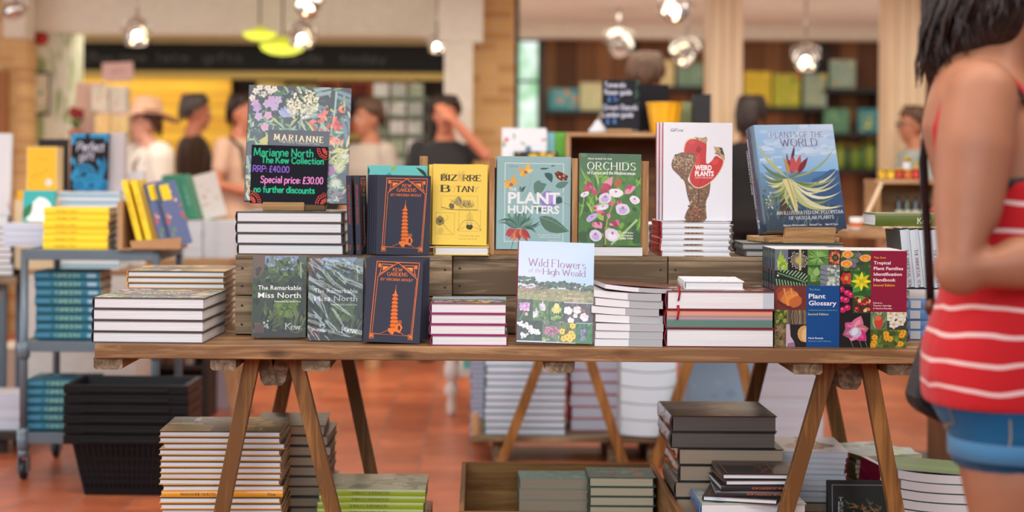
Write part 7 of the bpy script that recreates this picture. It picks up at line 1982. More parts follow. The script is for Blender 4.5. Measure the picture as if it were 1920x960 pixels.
# white pile and white book behind the shelf crates
wk = book('white_ringed_book', '', .24, .25, .0235, (WB, WB, (206, 206, 206)), None, hard=True, edge=(176, 178, 178), pages=GREYP)
sup = thing('display_block', 'low pale block behind the crates under a pile of white books', 'display block', T(0, 0, 0))
# pile stands on the rear part of the long table
r_, wz2 = pile(wk, (.3, .25, .0235), 12, X(1312, 440, 4.9), 4.985, TZ + .0004, 'grey paged white hardback', 'of the blurred pile behind the pitcher plant books', 'white hardbacks behind the pitcher plant stack', 'left', 0, .002, .002, .4, 115)
bpy.data.objects.remove(sup)
# ---------------------------------------------------------------- far shelves and goods
def shelf(label, px0, px1, py, d, dep=.3, m=BLACK):
    x0, x1 = X(px0, py, d), X(px1, py, d); z = Z((px0 + px1) / 2, py, d)
    r = thing('wall_shelf', label, 'shelf', T(0, 0, 0))
    MB().box(x0, x1, d, 15.39, z - .04, z).build('shelf_board', m, r)
    for x in (x0 + .06, x1 - .08): MB().prism([(x, z - .0405), (x + .02, z - .0405), (x + .02, z - .16), (x, z - .16)][::-1], 15.2, 15.39).build('bracket', m, r)
    return z + .0005


def goods(name, where, spec, d, dep, z, group, cat='box'):
    """spec: (px0, px1, top py, colour, print colours, look)"""
    for k, (a, b_, t, c, cs, look) in enumerate(spec):
        carton(name, f'{look} {where}', a, t, b_, t + 40, d, dep, c, cs, z=z, group=group, n=12, seed=k + 120, cat=cat, lid=False)


z = shelf('black wall shelf with teal box left of the chalk board', 1008, 1190, 207, 15.0)
goods('gift_box', 'on the shelf left of the chalk board', ((1028, 1084, 166, (76, 160, 170), [(230, 150, 90), (96, 180, 190)], 'teal box with orange picture'), (1088, 1130, 155, (206, 206, 160), [(170, 190, 140), (226, 220, 186)], 'pale green patterned box'), (1134, 1180, 172, (150, 120, 80), [(120, 90, 60)], 'brown box')), 15.05, .12, z, 'boxes on the left wall shelf')
z = shelf('black wall shelf under the glowing pale boxes by the left boarded column', 1232, 1338, 162, 15.0)
goods('gift_box', 'on the shelf by the left boarded column', ((1222, 1264, 112, (226, 206, 150), [(240, 226, 180)], 'cream box'), (1270, 1318, 118, (130, 160, 140), [(110, 150, 120), (170, 190, 160)], 'grey green box')), 15.05, .12, z, 'boxes by the left boarded column')
z = shelf('black wall shelf of yellow and green books between the boarded columns', 1388, 1541, 200, 15.0)
goods('cover_book', 'on the shelf between the boarded columns', ((1396, 1446, 134, (214, 186, 50), [(236, 150, 50), (130, 170, 60), (240, 206, 70)], 'yellow book with orange top'), (1450, 1500, 138, (176, 180, 60), [(206, 206, 70), (120, 150, 60), (220, 110, 80)], 'lime book with red edge'), (1507, 1550, 138, (150, 170, 150), [(214, 190, 90), (120, 150, 130)], 'sage book with yellow corner')), 15.05, .05, z, 'books between the boarded columns', 'book')
z = shelf('upper right black wall shelf with one framed print', 1546, 1668, 166, 15.0)
goods('cover_book', 'on the upper right wall shelf', ((1556, 1604, 112, (150, 176, 160), [(220, 150, 70), (120, 160, 140), (206, 206, 180)], 'pale green print with orange sun'),), 15.05, .05, z, None, 'book')
z = shelf('lower right black wall shelf with teal and green goods', 1540, 1668, 249, 15.0)
goods('gift_box', 'on the lower right wall shelf', ((1546, 1592, 204, (90, 140, 110), [(70, 120, 90), (130, 170, 130)], 'dull green box'), (1610, 1660, 204, (60, 140, 150), [(206, 200, 80), (40, 110, 120)], 'teal box with yellow picture')), 15.05, .1, z, 'boxes on the lower right wall shelf')
z = shelf('lowest wall shelf of lime bottles behind the thick blue book', 1540, 1668, 316, 15.0)
rng = random.Random(4)
for i in range(9):
    px = 1548 + i * 14; c = [(120, 150, 40), (80, 120, 50), (150, 170, 60), (60, 90, 50)][i % 4]
    r = thing('bottle', f"{['lime', 'green', 'pale lime', 'dark green'][i % 4]} bottle, {['leftmost', 'second', 'third', 'fourth', 'fifth', 'sixth', 'seventh', 'eighth', 'last'][i]} from the left on the lowest wall shelf", 'bottle', T(X(px, 300, 15.1), 15.12, z), 'bottles on the lowest wall shelf')
    hh = rng.uniform(.2, .27)
    MB().lathe([(.028, 0), (.03, .01), (.03, hh * .62), (.012, hh * .8), (.012, hh)], 14).build('glass_body', plain('bottle_%d' % (i % 4), c, .2), r)
    MB().lathe([(.014, hh * .94), (.014, hh * 1.04), (.003, hh * 1.05)], 12).build('cap', plain('gold_cap', (206, 176, 70), .3), r)
# booth back shelves with red jars, pale boxes
for row, (py, p0, p1) in enumerate(((182, 436, 800), (252, 436, 800))):
    z = Z(620, py, 15.2)
    r = thing('wall_shelf', ['upper dark shelf of red jars in the black fronted booth', 'lower dark shelf of red jars in the black fronted booth'][row], 'shelf', T(0, 0, 0))
    MB().box(X(p0, py, 15.2), X(p1, py, 15.2), 15.2, 15.59, z - .03, z).build('shelf_board', DARKW, r)
    MB().box(X(p0, py, 15.2), X(p1, py, 15.2), 15.19, 15.2, z - .05, z + .01).build('shelf_edge', plain('gold_edge', (150, 126, 52), .4) if row else DARKW, r)
    for i in range(12 if row == 0 else 8):
        px = (604 if row == 0 else 590) + i * 15
        c = [(176, 70, 40), (150, 54, 36), (206, 110, 60), (120, 60, 44)][(i + row) % 4]
        j = thing('spice_jar', f"{['orange red', 'dark red', 'pale orange', 'brown'][(i + row) % 4]} jar, {ORD[i].replace(' from top', '').replace('topmost', 'first')} from the left on the {['upper', 'lower'][row]} booth shelf", 'jar', T(X(px, py, 15.3), 15.32, z + .0005), 'jars on the booth shelves')
        MB().lathe([(.03, 0), (.033, .01), (.033, .11), (.026, .125)], 14).build('jar_body', plain('jar_%d' % ((i + row) % 4), c, .3), j)
        MB().lathe([(.027, .1255), (.029, .127), (.029, .15), (.02, .155)], 14).build('lid', plain('jar_lid', (206, 160, 130), .4), j)
z = Z(520, 182, 15.2) + .0005
goods('tea_box', 'above the upright flower-covered book in the booth', ((482, 534, 154, (226, 206, 120), [(236, 220, 150)], 'cream yellow box'), (540, 566, 158, (206, 190, 120), [(226, 206, 140)], 'small straw box'), (570, 596, 158, (214, 200, 130), [(190, 160, 90)], 'small tan box')), 15.25, .1, z, 'pale boxes on the booth shelf')
# magazine rack
mr = thing('magazine_rack', 'tall rack of white magazines beside the white post', 'rack', T(0, 0, 0))
xa, xb = X(692, 250, 11.6), X(800, 250, 11.6)
for i in range(5):
    z = Z(745, 330 - i * 36, 11.6)
    MB().box(xa, xb, 11.6 + i * .06, 11.72 + i * .06, z - .012, z).build('tier', DARKW, mr)
    MB().box(xa, xb, 11.6 + i * .06, 11.604 + i * .06, z, z + .03).build('tier_lip', plain('rack_lip', (96, 110, 80), .5), mr)
    for k in range(3):
        c = [(206, 206, 196), (176, 180, 170), (150, 160, 130), (214, 210, 206)][(i + k) % 4]
        o = book('rack_magazine', f"{['left', 'middle', 'right'][k]} pale magazine on tier {['one', 'two', 'three', 'four', 'five'][i]} of the rack, counted upward", .105, .12, .014, (c, c, c), art_mix(.105, .12, c, [(206, 206, 206), (120, 140, 110), (160, 160, 150)], 8, 6, 14, i * 3 + k), hard=False)
        o['group'] = 'magazines on the rack'; o.matrix_world = stand(xa + .012 + k * .121, 11.612 + i * .06, z + .0006, 0, 8, 0, .105, .014)
for x in (xa - .02, xb): MB().box(x, x + .02, 11.6, 12.05, 0, Z(745, 180, 11.6)).build('side_panel', DARKW, mr)
# left: dresser with pink sign, plant, mug boxes
dx0, dx1 = X(118, 300, 11.4), X(242, 300, 11.4)
ds = thing('dresser', 'pale pink tiered dresser of boxed gifts before the papered pier', 'dresser', T(0, 0, 0))
PINK = plain('pink_paint', (206, 170, 150), .6)
zt_ = [Z(180, 264, 11.4), Z(180, 207, 11.4)]
MB().box(dx0, dx1, 11.4, 11.8, 0, zt_[0]).build('base', PINK, ds, .003)
MB().box(dx0, dx0 + .19, 11.74, 11.8, zt_[0] + .0003, Z(140, 150, 11.4)).build('back_panel', PINK, ds)
MB().box(dx0 + .1905, dx1, 11.6, 11.8, zt_[0] + .0003, zt_[1]).build('tier', PINK, ds, .003)
goods('mug_box', 'on the upper tier of the pink dresser', ((172, 203, 160, (222, 214, 196), [(206, 120, 100), (150, 170, 130)], 'left white box with red flowers'), (206, 238, 162, (216, 210, 196), [(200, 130, 110), (160, 176, 150)], 'right white box with red flowers')), 11.62, .1, zt_[1] + .0005, 'flower boxes on the dresser')
goods('mug_box', 'on the lower tier of the pink dresser', ((178, 206, 214, (226, 196, 130), [(214, 140, 80), (236, 214, 160)], 'left cream box with orange pattern'), (208, 240, 216, (224, 200, 140), [(206, 130, 70), (236, 220, 170)], 'right cream box with orange pattern')), 11.42, .1, zt_[0] + .0005, 'cream boxes on the dresser')
sn = thing('pink_sign', 'pink shop sign standing on top of the dresser', 'sign', T(X(128, 160, 10.7), 11.68, Z(140, 150, 11.4) + .0005) @ RY(-3))
a = Art(.21, .12, (0, 0, 100, 57), (206, 170, 160), 3); a.letters('gifts', 30, 34, 72, 14, (150, 90, 90), 'pen', 1.2); MB().box(0, .21, 0, .012, .012, .132, (206, 170, 160)).art(a, T(0, -.0004, .012)).build('board', INK, sn); MB().box(.02, .19, -.02, .04, 0, .0118).build('foot', PINK, sn)
fl = thing('potted_flower', 'small potted red flower on the pink dresser', 'plant', T(X(140, 262, 11.5), 11.52, zt_[0] + .0005))
MB().lathe([(.035, 0), (.048, .08), (.044, .08), (.03, .02)], 16).build('pot', plain('terracotta_pot', (180, 110, 90), .7), fl)
q = MB(); rng = random.Random(2)
for i in range(14): a_ = i * .9; q.tube([(0, 0, .07), (.03 * math.cos(a_), .03 * math.sin(a_), .12), (.07 * math.cos(a_), .06 * math.sin(a_), .13 + .02 * (i % 3))], [(.004, .002), (.016, .002), (.002, .001)], 6)
q.build('leaf', plain('leaf_green', (96, 140, 60), .5), fl)
q = MB(); [q.ball((rng.uniform(-.035, .035), rng.uniform(-.03, .03), .19 + rng.uniform(-.03, .04)), .02, 8, 6) for i in range(9)]; q.tube([(0, 0, .1), (0, 0, .19)], .004, 6); q.build('blossom', plain('red_petals', (150, 40, 44), .6), fl)
# framed picture and red alarm on the papered pier
pf = thing('framed_picture', 'narrow framed plant picture on the papered pier', 'picture', T(X(59, 215, 12.6), 12.66, Z(59, 215, 12.6)))
a = art_mix(.1, .28, (214, 210, 190), [(150, 160, 110), (206, 190, 120), (90, 140, 110)], 12, 8, 20, 5)
MB().box(0, .115, .0, .03, 0, .32).build('frame', DARKW, pf); MB().art(a, T(.0075, -.0006, .02)).build('print', INK, pf)
al = thing('fire_bell', 'small red alarm bell high on the papered pier', 'alarm', T(X(77, 72, 12.6), 12.63, Z(77, 72, 12.6)))
MB().lathe([(.05, 0), (.05, .02), (.035, .04), (.004, .045)], 20, M=RX(90)).build('bell_body', plain('alarm_red', (170, 30, 24), .4), al); MB().box(-.04, .04, .0005, .06, -.04, .04).build('mount', CREAM, al)
# tables in the distance: pale turned leg table, dark table
WHT = plain('white_enamel', (222, 222, 218), .45)
tt = thing('turned_leg_table', 'white painted table with turned legs behind the low bench', 'table', T(0, 0, 0))
ya, yb2 = 8.3, 9.0; xL, xR = X(846, 720, 8.3), X(1060, 720, 8.3)
MB().box(xL - .06, xR + .06, ya - .06, yb2 + .06, .72, .75).build('table_top', WHT, tt, .004); MB().box(xL, xR, ya - .02, ya + .0, .62, .7198).build('apron', WHT, tt)
for x in (xL, xR):
    for y in (ya, yb2): MB().lathe([(.016, 0), (.02, .02), (.024, .06), (.016, .085), (.036, .11), (.036, .135), (.018, .155), (.028, .18), (.034, .185), (.034, .24), (.026, .25), (.03, .6), (.034, .72)], 18, M=T(x, y, 0)).build('leg', WHT, tt)
MB().box(xL + .035, xR - .035, ya - .01, ya + .02, .192, .226).build('stretcher', WHT, tt); MB().box(xL + .035, xR - .035, ya + .02, yb2, .2, .212).build('lower_shelf', WHT, tt)
carton('turquoise_box', 'turquoise box on the lower shelf of the white turned leg table', 868, 672, 905, 690, 8.36, .3, (110, 190, 186), z=.2125, n=0, lid=False)
simple_table('dark table with pale round legs far behind the trestles', X(560, 690, 10.3), X(725, 690, 10.3), 10.15, 10.5, .74, DARKW, PALEW('Z'), .085)
# low bookcase along the right aisle
lb_ = thing('low_bookcase', 'low bookcase of brown and blue books along the right aisle', 'bookcase', T(X(1688, 690, 10.2), 10.2, 0) @ RZ(-64))
MB().box(0, 2.6, 0, .3, 0, .06).build('plinth', PALEW('X'), lb_); MB().box(0, 2.6, .27, .3, .0605, .8).build('back_panel', DARKW, lb_); MB().box(0, 2.6, 0, .3, .8003, .83).build('top', PALEW('X'), lb_)
for x in (0, 1.28, 2.57): MB().box(x, x + .03, 0, .269, .0605, .8).build('divider', PALEW('Z'), lb_)
M0 = lb_.matrix_basis.copy(); rng = random.Random(9); xx = .05; k = 0
while xx < 1.2:
    tt_ = rng.uniform(.04, .07); c = [(150, 130, 110), (110, 70, 60), (70, 110, 170), (190, 176, 156), (90, 70, 76), (60, 90, 150)][k % 6]
    o = book('aisle_book', f"{['tan', 'maroon', 'blue', 'cream', 'plum', 'deep blue'][k % 6]} book, number {k + 1} from the far end of the right aisle bookcase", .2, rng.uniform(.26, .34), tt_, (c, c, c)); o['group'] = 'books in the aisle bookcase'
    o.matrix_world = M0 @ T(xx, .03, .0606) @ RZ(90) @ T(0, -tt_, 0); xx += tt_ + .004; k += 1
# right counter with bottles, small pale figures, a leaning ruler
kx0, kx1 = X(1592, 430, 6.6), X(1800, 430, 6.6); kz = Z(1690, 432, 6.6)
kc = thing('wooden_counter', 'wooden pedestal counter of small goods behind the green wrapped book', 'counter', T(0, 0, 0))
kx2 = X(1990, 430, 6.6); kxm = (kx0 + kx2) / 2 + .05
MB().box(kxm - .06, kxm + .06, 6.8, 6.95, .03, kz - .03).build('pedestal', wood('counter_brown', (140, 96, 62), (96, 62, 40), 'Z'), kc); MB().box(kxm - .25, kxm + .25, 6.6, 7.15, 0, .0297).build('base_plate', DARKW, kc); MB().box(kx0 - .02, kx2, 6.53, 7.22, kz - .0297, kz).build('top', PALEW('X'), kc, .003)
kb = thing('wooden_display_box', 'upright wooden box behind the row of pale figures on the counter', 'box', T(0, 0, 0))
qx0, qx1 = X(1640, 360, 7.0), X(1790, 360, 7.0); qz = Z(1690, 336, 7.0)
for q, nm in (((qx0, qx0 + .02, 6.98, 7.19, kz + .0003, qz - .02), 'side_panel'), ((qx1 - .02, qx1, 6.98, 7.19, kz + .0003, qz - .02), 'side_panel'), ((qx0 + .0203, qx1 - .0203, 7.17, 7.19, kz + .0003, qz - .02), 'back_panel'), ((qx0, qx1, 6.97, 7.2, qz - .0197, qz), 'top_panel')): MB().box(*q).build(nm, PALEW('X'), kb)
for i in range(11):
    r = thing('wooden_figure', f"pale wooden figure, {ORD[i].replace(' from top', '').replace('topmost', 'first')} from the left in the row on the counter", 'figurine', T(X(1658 + i * 12, 430, 6.7), 6.66 + .03 * (i % 2), kz + .0003), 'pale wooden figures')
    MB().lathe([(.016, 0), (.02, .01), (.014, .035), (.008, .042)], 12).build('figure_body', plain('birch_wood', (222, 196, 160), .5), r); MB().ball((0, 0, .052), .013, 10, 7).build('head', plain('birch_wood', (222, 196, 160), .5), r)
for i, (px, c, h_) in enumerate(((1652, (226, 180, 40), .04), (1668, (236, 190, 50), .04), (1684, (190, 60, 40), .045), (1700, (214, 110, 50), .04), (1716, (206, 50, 40), .05), (1706, (226, 226, 232), .09), (1726, (210, 214, 220), .07))):
    r = thing('small_pot', ['first yellow tin', 'second yellow tin', 'dark red tin', 'orange tin', 'bright red tin', 'tall white pot', 'short white pot'][i] + ' on the wooden display box', 'tin', T(X(px, 335, 7.06) , 7.04 + .07 * (i > 4), qz + .0003), 'tins on the display box')
    MB().lathe([(.015, 0), (.017, .004), (.017, h_ * .8)], 14).build('tin_body', plain('tin_%d' % i, c, .4), r); MB().lathe([(.018, h_ * .8), (.018, h_), (.004, h_ + .003)], 14).build('lid', plain('tin_lid', (190, 160, 60), .4), r)
for i, px in enumerate((1684, 1700, 1716, 1732)):
    r = thing('glass_bottle', f"dark bottle with pale label, {['first', 'second', 'third', 'fourth'][i]} from the left inside the wooden display box", 'bottle', T(X(px, 390, 7.08), 7.07, kz + .0003), 'dark bottles in the display box')
    MB().lathe([(.014, 0), (.016, .006), (.016, .085), (.007, .105), (.007, .125)], 14).build('glass_body', plain('dark_glass_%d' % (i % 2), [(40, 60, 66), (60, 76, 60)][i % 2], .2), r); MB().lathe([(.0165, .025), (.0165, .07)], 14, cap=False).build('paper_label', plain('label_paper', (206, 206, 190), .7), r)
ru = thing('wooden_ruler', 'pale wooden stick leaning diagonally out of a white pot on the counter', 'stick', T(0, 0, 0))
p0, p1 = P(1612, 425, 6.62), P(1652, 345, 6.7); p0.z = kz + .004
MB().beam(p0, p1, .016, .004, (0, 1, 0)).build('stick_body', plain('birch_wood', (222, 196, 160), .5), ru); MB().ball(p1, .009, 8, 6).build('tip', plain('birch_wood', (222, 196, 160), .5), ru)
cu = thing('white_pot', 'white pot with orange band on the counter beside the thick blue book', 'pot', T(X(1606, 440, 6.6) + .0, 6.6, kz + .0003))
MB().lathe([(.02, 0), (.024, .005), (.028, .05), (.024, .05), (.02, .01)], 18).build('pot_body', WHT, cu); MB().lathe([(.0265, .012), (.0285, .03)], 18, cap=False).build('painted_band', plain('orange_band', (214, 110, 60), .4), cu)
# ---------------------------------------------------------------- people
def loft(mb, secs, n=20, col=None, mi=0):
    """secs: (centre x, y, z, rx, ry[, tilt of the ring: dz per y])"""
    v = []; f = []
    for s in secs:
        tl = s[5] if len(s) > 5 else 0
        for k in range(n):
            a = 2 * PI * k / n; c, si = math.cos(a), math.sin(a); e = .86
            x, y = s[3] * math.copysign(abs(c) ** e, c), s[4] * math.copysign(abs(si) ** e, si)
            v.append((s[0] + x, s[1] + y, s[2] + tl * y))
    for i in range(len(secs) - 1):
        for k in range(n):
            j = (k + 1) % n; f.append((i * n + k, i * n + j, (i + 1) * n + j, (i + 1) * n + k))
    f.append(list(range(n))[::-1]); f.append([(len(secs) - 1) * n + k for k in range(n)])
    return mb.add(v, f, col, mi, None, True)


def limb(mb, pts, rad, n=14):
    """tapering limb with rounded ends"""
    mb.tube(pts, rad, n)
    for p, r in zip(pts, rad): mb.ball(p, r if not isinstance(r, tuple) else max(r) * .96, n, 8)


def fuse(mb, name, m, parent, vox, smooth=4):
    """one continuous skin over everything collected in mb"""
    o = mb.build(name, m, parent)
    r = o.modifiers.new('skin', 'REMESH'); r.mode = 'VOXEL'; r.voxel_size = vox; r.use_smooth_shade = True
    s = o.modifiers.new('smooth', 'SMOOTH'); s.factor = .5; s.iterations = smooth
    return o


def hand(mb, wr, dirv, palm_n, s=1.0, curl=.5):
    """palm, four fingers of different lengths and a thumb from the side of the palm"""
    d = Vector(dirv).normalized(); nn = Vector(palm_n).normalized(); sd = d.cross(nn).normalized(); w_ = Vector(wr)
    for k in (-1.2, -.4, .4, 1.2): mb.tube([w_ + sd * (k * .012 * s), w_ + d * (.045 * s) + sd * (k * .016 * s), w_ + d * (.085 * s) + sd * (k * .018 * s)], [.013 * s, .014 * s, .011 * s], 8)
    for k, l in ((-1.5, .058), (-.5, .074), (.5, .08), (1.5, .07)):
        b = w_ + d * (.083 * s) + sd * (k * .0185 * s); l *= s; p = [b]
        for q in range(3):
            a = curl * (q + .5); p.append(p[-1] + (d * math.cos(a) + nn * math.sin(a)) * (l * (.44, .32, .24)[q]))
        mb.tube(p, [.0088 * s, .0085 * s, .0078 * s, .006 * s], 8); mb.ball(p[-1], .006 * s, 8, 6)
    b = w_ + d * (.03 * s) + sd * (.024 * s)
    mb.tube([b, b + d * (.022 * s) + sd * (.024 * s) + nn * (.008 * s), b + d * (.052 * s) + sd * (.03 * s) + nn * (.014 * s)], [.012 * s, .0095 * s, .0075 * s], 8); mb.ball(b + d * (.052 * s) + sd * (.03 * s) + nn * (.014 * s), .0075 * s, 8, 6)


def head_mesh(mb, c, s=1.0):
    c = Vector(c)
    mb.ball(c + Vector((0, .01, .02)) * s, (.074 * s, .092 * s, .094 * s), 20, 14); mb.ball(c + Vector((0, -.022, -.045)) * s, (.056 * s, .062 * s, .068 * s), 18, 12); mb.ball(c + Vector((0, -.056, -.092)) * s, (.026 * s, .024 * s, .02 * s), 12, 8)
    mb.tube([c + Vector((0, -.082, .016)) * s, c + Vector((0, -.1, -.02)) * s], [.008 * s, .013 * s], 8); mb.ball(c + Vector((0, -.098, -.024)) * s, (.016 * s, .015 * s, .011 * s), 10, 7)
    for k in (-1, 1):
        mb.ball(c + Vector((k * .077, .012, -.008)) * s, (.009 * s, .018 * s, .03 * s), 10, 8); mb.ball(c + Vector((k * .036, -.06, -.03)) * s, (.024 * s, .02 * s, .022 * s), 10, 8); mb.ball(c + Vector((k * .034, -.078, .026)) * s, (.022 * s, .01 * s, .008 * s), 10, 7)
    for z in (-.052, -.062): mb.ball(c + Vector((0, -.082, z)) * s, (.024 * s, .01 * s, .006 * s), 10, 6)


def face_parts(r, c, s, brow):
    c = Vector(c); q = MB(); e = MB()
    for k in (-1, 1):
        q.ball(c + Vector((k * .033, -.0795, .008)) * s, (.0145 * s, .007 * s, .0075 * s), 10, 7, (232, 226, 220)); q.ball(c + Vector((k * .033, -.085, .008)) * s, (.0065 * s, .003 * s, .0065 * s), 8, 6, (50, 36, 28))
        e.tube([c + Vector((k * .016, -.09, .032)) * s, c + Vector((k * .036, -.091, .038)) * s, c + Vector((k * .052, -.082, .032)) * s], [.003 * s, .004 * s, .002 * s], 6, brow)
    q.build('eyes', INK, r); e.build('eyebrows', INK, r)
    MB().tube([c + Vector((-.024, -.087, -.056)) * s, c + Vector((0, -.0935, -.057)) * s, c + Vector((.024, -.087, -.056)) * s], [.002 * s, .0042 * s, .002 * s], 6, (150, 84, 76)).build('lips', INK, r)


SKIN = lambda n, c: plain('skin_' + n, c, .5, 0, .35)


def hair_cap(r, c, s, m, length=.0, seed=1, bald=0, name='hair'):
    """hair from many locks lying over skull and nape, brow line left free"""
    c = Vector(c); q = MB(); rng = random.Random(seed)
    q.ball(c + Vector((0, .03, .036)) * s, (.08 * s, .088 * s, .09 * s), 20, 12)
    for i in range(70):
        a = rng.uniform(0, 2 * PI); f = (1 - math.cos(a)) / 2      # 0 at the brow, 1 at the back (a measured from -Y)
        z0 = .128; x1, y1 = .086 * math.sin(a), -.092 * math.cos(a) + .016
        ze = .082 - f * (.125 + length) + rng.uniform(-.015, .015)
        top = c + Vector((x1 * .25, y1 * .25 + .01, z0)) * s; mid = c + Vector((x1 * .97, y1 * (.8 + .18 * f), .1 - .025 * f)) * s; end = c + Vector((x1 * (1.04 + rng.uniform(-.03, .12)), y1 * (1.04 + rng.uniform(-.02, .1)), ze)) * s
        q.tube([top, (top + mid) / 2 + Vector((x1 * .2, y1 * .2, .014)) * s, mid, (mid + end) / 2 + Vector((x1, y1, 0)) * (.05 * s), end], [.012 * s, .015 * s, .014 * s, .011 * s, .002 * s], 6)
    return q.build(name, m, r)


def person(label, px, py, d, yaw, skin, H, top, bottom, hair, arms=None, sleeves=.6, hlen=0, face=True, vox=.011, seed=1, tilt=0, wide=1.0):
    """standing person: head centre at pixel (px, py) and distance d; arms = two (elbow, wrist) pairs in body space for a 1.7 m figure"""
    zc = Z(px, py, d); s = zc / 1.585 if H is None else H / 1.7
    r = thing('person', label, 'person', T(X(px, py, d), d, zc - 1.585 * s) @ RZ(yaw))
    b = MB(); k = wide * s
    TS = [(0, 0, .84, .15, .115), (0, .005, .93, .172, .13), (0, 0, 1.04, .15, .112), (0, 0, 1.14, .148, .108), (0, -.004, 1.25, .168, .118), (0, .002, 1.34, .172, .102), (0, .006, 1.395, .13, .08), (0, .008, 1.43, .07, .06), (0, .0, 1.5, .054, .056)]
    loft(b, [(x * k, y * s, z * s, rx * k, ry * s) for x, y, z, rx, ry in TS])
    hc = Vector((0, -.018, 1.585)) * s; head_mesh(b, hc, s)
    arms = arms or [((-.235, .03, 1.1), (-.22, -.1, .88)), ((.235, .03, 1.1), (.22, -.1, .88))]
    for sg, (el, wr) in zip((-1, 1), arms):
        sh = Vector((sg * .178 * wide, .005, 1.365)) * s; el = Vector(el) * s; wr = Vector(wr) * s
        limb(b, [sh, (sh + el) / 2, el, (el + wr) / 2 , wr], [.052 * k, .046 * k, .039 * s, .037 * s, .026 * s])
        dv = (wr - el).normalized(); pn = Vector((-sg, -.2, 0)) if abs(dv.z) > .5 and wr.z < el.z else (hc - wr)
        hand(b, wr, dv if wr.z < 1.3 * s else (hc + Vector((-sg * .02, -.1, .05)) * s - wr), pn, s, .45)
    for sg in (-1, 1): limb(b, [Vector((sg * .088, 0, .87)) * s, Vector((sg * .1, -.01, .5)) * s, Vector((sg * .1, .02, .09)) * s], [.082 * k, .056 * s, .038 * s]); b.ball(Vector((sg * .105, -.05, .04)) * s, (.045 * s, .12 * s, .038 * s))
    fuse(b, 'body', skin, r, vox * s)
    q = MB(); loft(q, [(x * k, y * s, z * s, (rx + .013) * k, (ry + .013) * s) for x, y, z, rx, ry in TS[:7]] + [(0, .008 * s, 1.425 * s, .085 * k, .07 * s)])
    for sg, (el, wr) in zip((-1, 1), arms):
        sh = Vector((sg * .178 * wide, .005, 1.365)) * s; el = Vector(el) * s; e2 = sh.lerp(el, sleeves) if sleeves <= 1 else el
        pts, rd = [sh, (sh + e2) / 2, e2], [.066 * k, .061 * k, .055 * k]
        if sleeves > 1: pts.append(el.lerp(Vector(wr) * s, .9)); rd.append(.042 * k)
        limb(q, pts, rd)
    fuse(q, 'shirt', top, r, vox * s)
    q = MB(); loft(q, [(x * k, y * s, z * s, (rx + .01) * k, (ry + .01) * s) for x, y, z, rx, ry in TS[:2]])
    for sg in (-1, 1): limb(q, [Vector((sg * .088, 0, .87)) * s, Vector((sg * .1, -.01, .5)) * s, Vector((sg * .1, .02, .13)) * s], [.092 * k, .07 * s, .058 * s])
    fuse(q, 'trousers', bottom, r, vox * s)
    q = MB()
    for sg in (-1, 1): q.ball(Vector((sg * .105, -.052, .036)) * s, (.052 * s, .13 * s, .042 * s)); q.box(sg * .105 * s - .045 * s, sg * .105 * s + .045 * s, -.165 * s, .07 * s, 0, .02 * s)
    q.build('shoes', BLACK, r)
    if hair: hair_cap(r, hc, s, hair, hlen, seed)
    if face: face_parts(r, hc, s, (70, 54, 44))
    return r, s, hc


def cloth(name, c, rough=.85, stripe=None, pitch=.05, axis='Z', wd=.14, wob=.006):
    """woven cloth, optionally with thin stripes"""
    m, n, b, N, L = nt(name)
    tc = N.new('ShaderNodeTexCoord'); t = N.new('ShaderNodeTexNoise'); t.inputs['Scale'].default_value = 260; L.new(tc.outputs['Object'], t.inputs['Vector'])
    bp = N.new('ShaderNodeBump'); bp.inputs['Strength'].default_value = .25; bp.inputs['Distance'].default_value = .001; L.new(t.outputs[0], bp.inputs['Height'])
    t3 = N.new('ShaderNodeTexNoise'); t3.inputs['Scale'].default_value = 9; t3.inputs['Detail'].default_value = 3; L.new(tc.outputs['Object'], t3.inputs['Vector'])
    b3 = N.new('ShaderNodeBump'); b3.inputs['Strength'].default_value = .5; b3.inputs['Distance'].default_value = .012; L.new(t3.outputs[0], b3.inputs['Height']); L.new(bp.outputs[0], b3.inputs['Normal']); L.new(b3.outputs[0], b.inputs['Normal'])
    b.inputs['Roughness'].default_value = rough; b.inputs['Specular IOR Level'].default_value = .2; b.inputs['Sheen Weight'].default_value = .15
    b.inputs['Base Color'].default_value = C3(c)
    if stripe:
        sx = N.new('ShaderNodeSeparateXYZ'); L.new(tc.outputs['Object'], sx.inputs[0])
        t2 = N.new('ShaderNodeTexNoise'); t2.inputs['Scale'].default_value = 6; L.new(tc.outputs['Object'], t2.inputs['Vector'])
        ma = N.new('ShaderNodeMath'); ma.operation = 'MULTIPLY_ADD'; ma.inputs[1].default_value = wob * 2; L.new(t2.outputs[0], ma.inputs[0]); L.new(sx.outputs[axis], ma.inputs[2])
        dv = N.new('ShaderNodeMath'); dv.operation = 'DIVIDE'; dv.inputs[1].default_value = pitch; L.new(ma.outputs[0], dv.inputs[0])
        fr = N.new('ShaderNodeMath'); fr.operation = 'FRACT'; L.new(dv.outputs[0], fr.inputs[0])
        lt = N.new('ShaderNodeMath'); lt.operation = 'LESS_THAN'; lt.inputs[1].default_value = wd; L.new(fr.outputs[0], lt.inputs[0])
        mx = N.new('ShaderNodeMixRGB'); mx.inputs[1].default_value = C3(c); mx.inputs[2].default_value = C3(stripe); L.new(lt.outputs[0], mx.inputs[0]); L.new(mx.outputs[0], b.inputs['Base Color'])
    return m


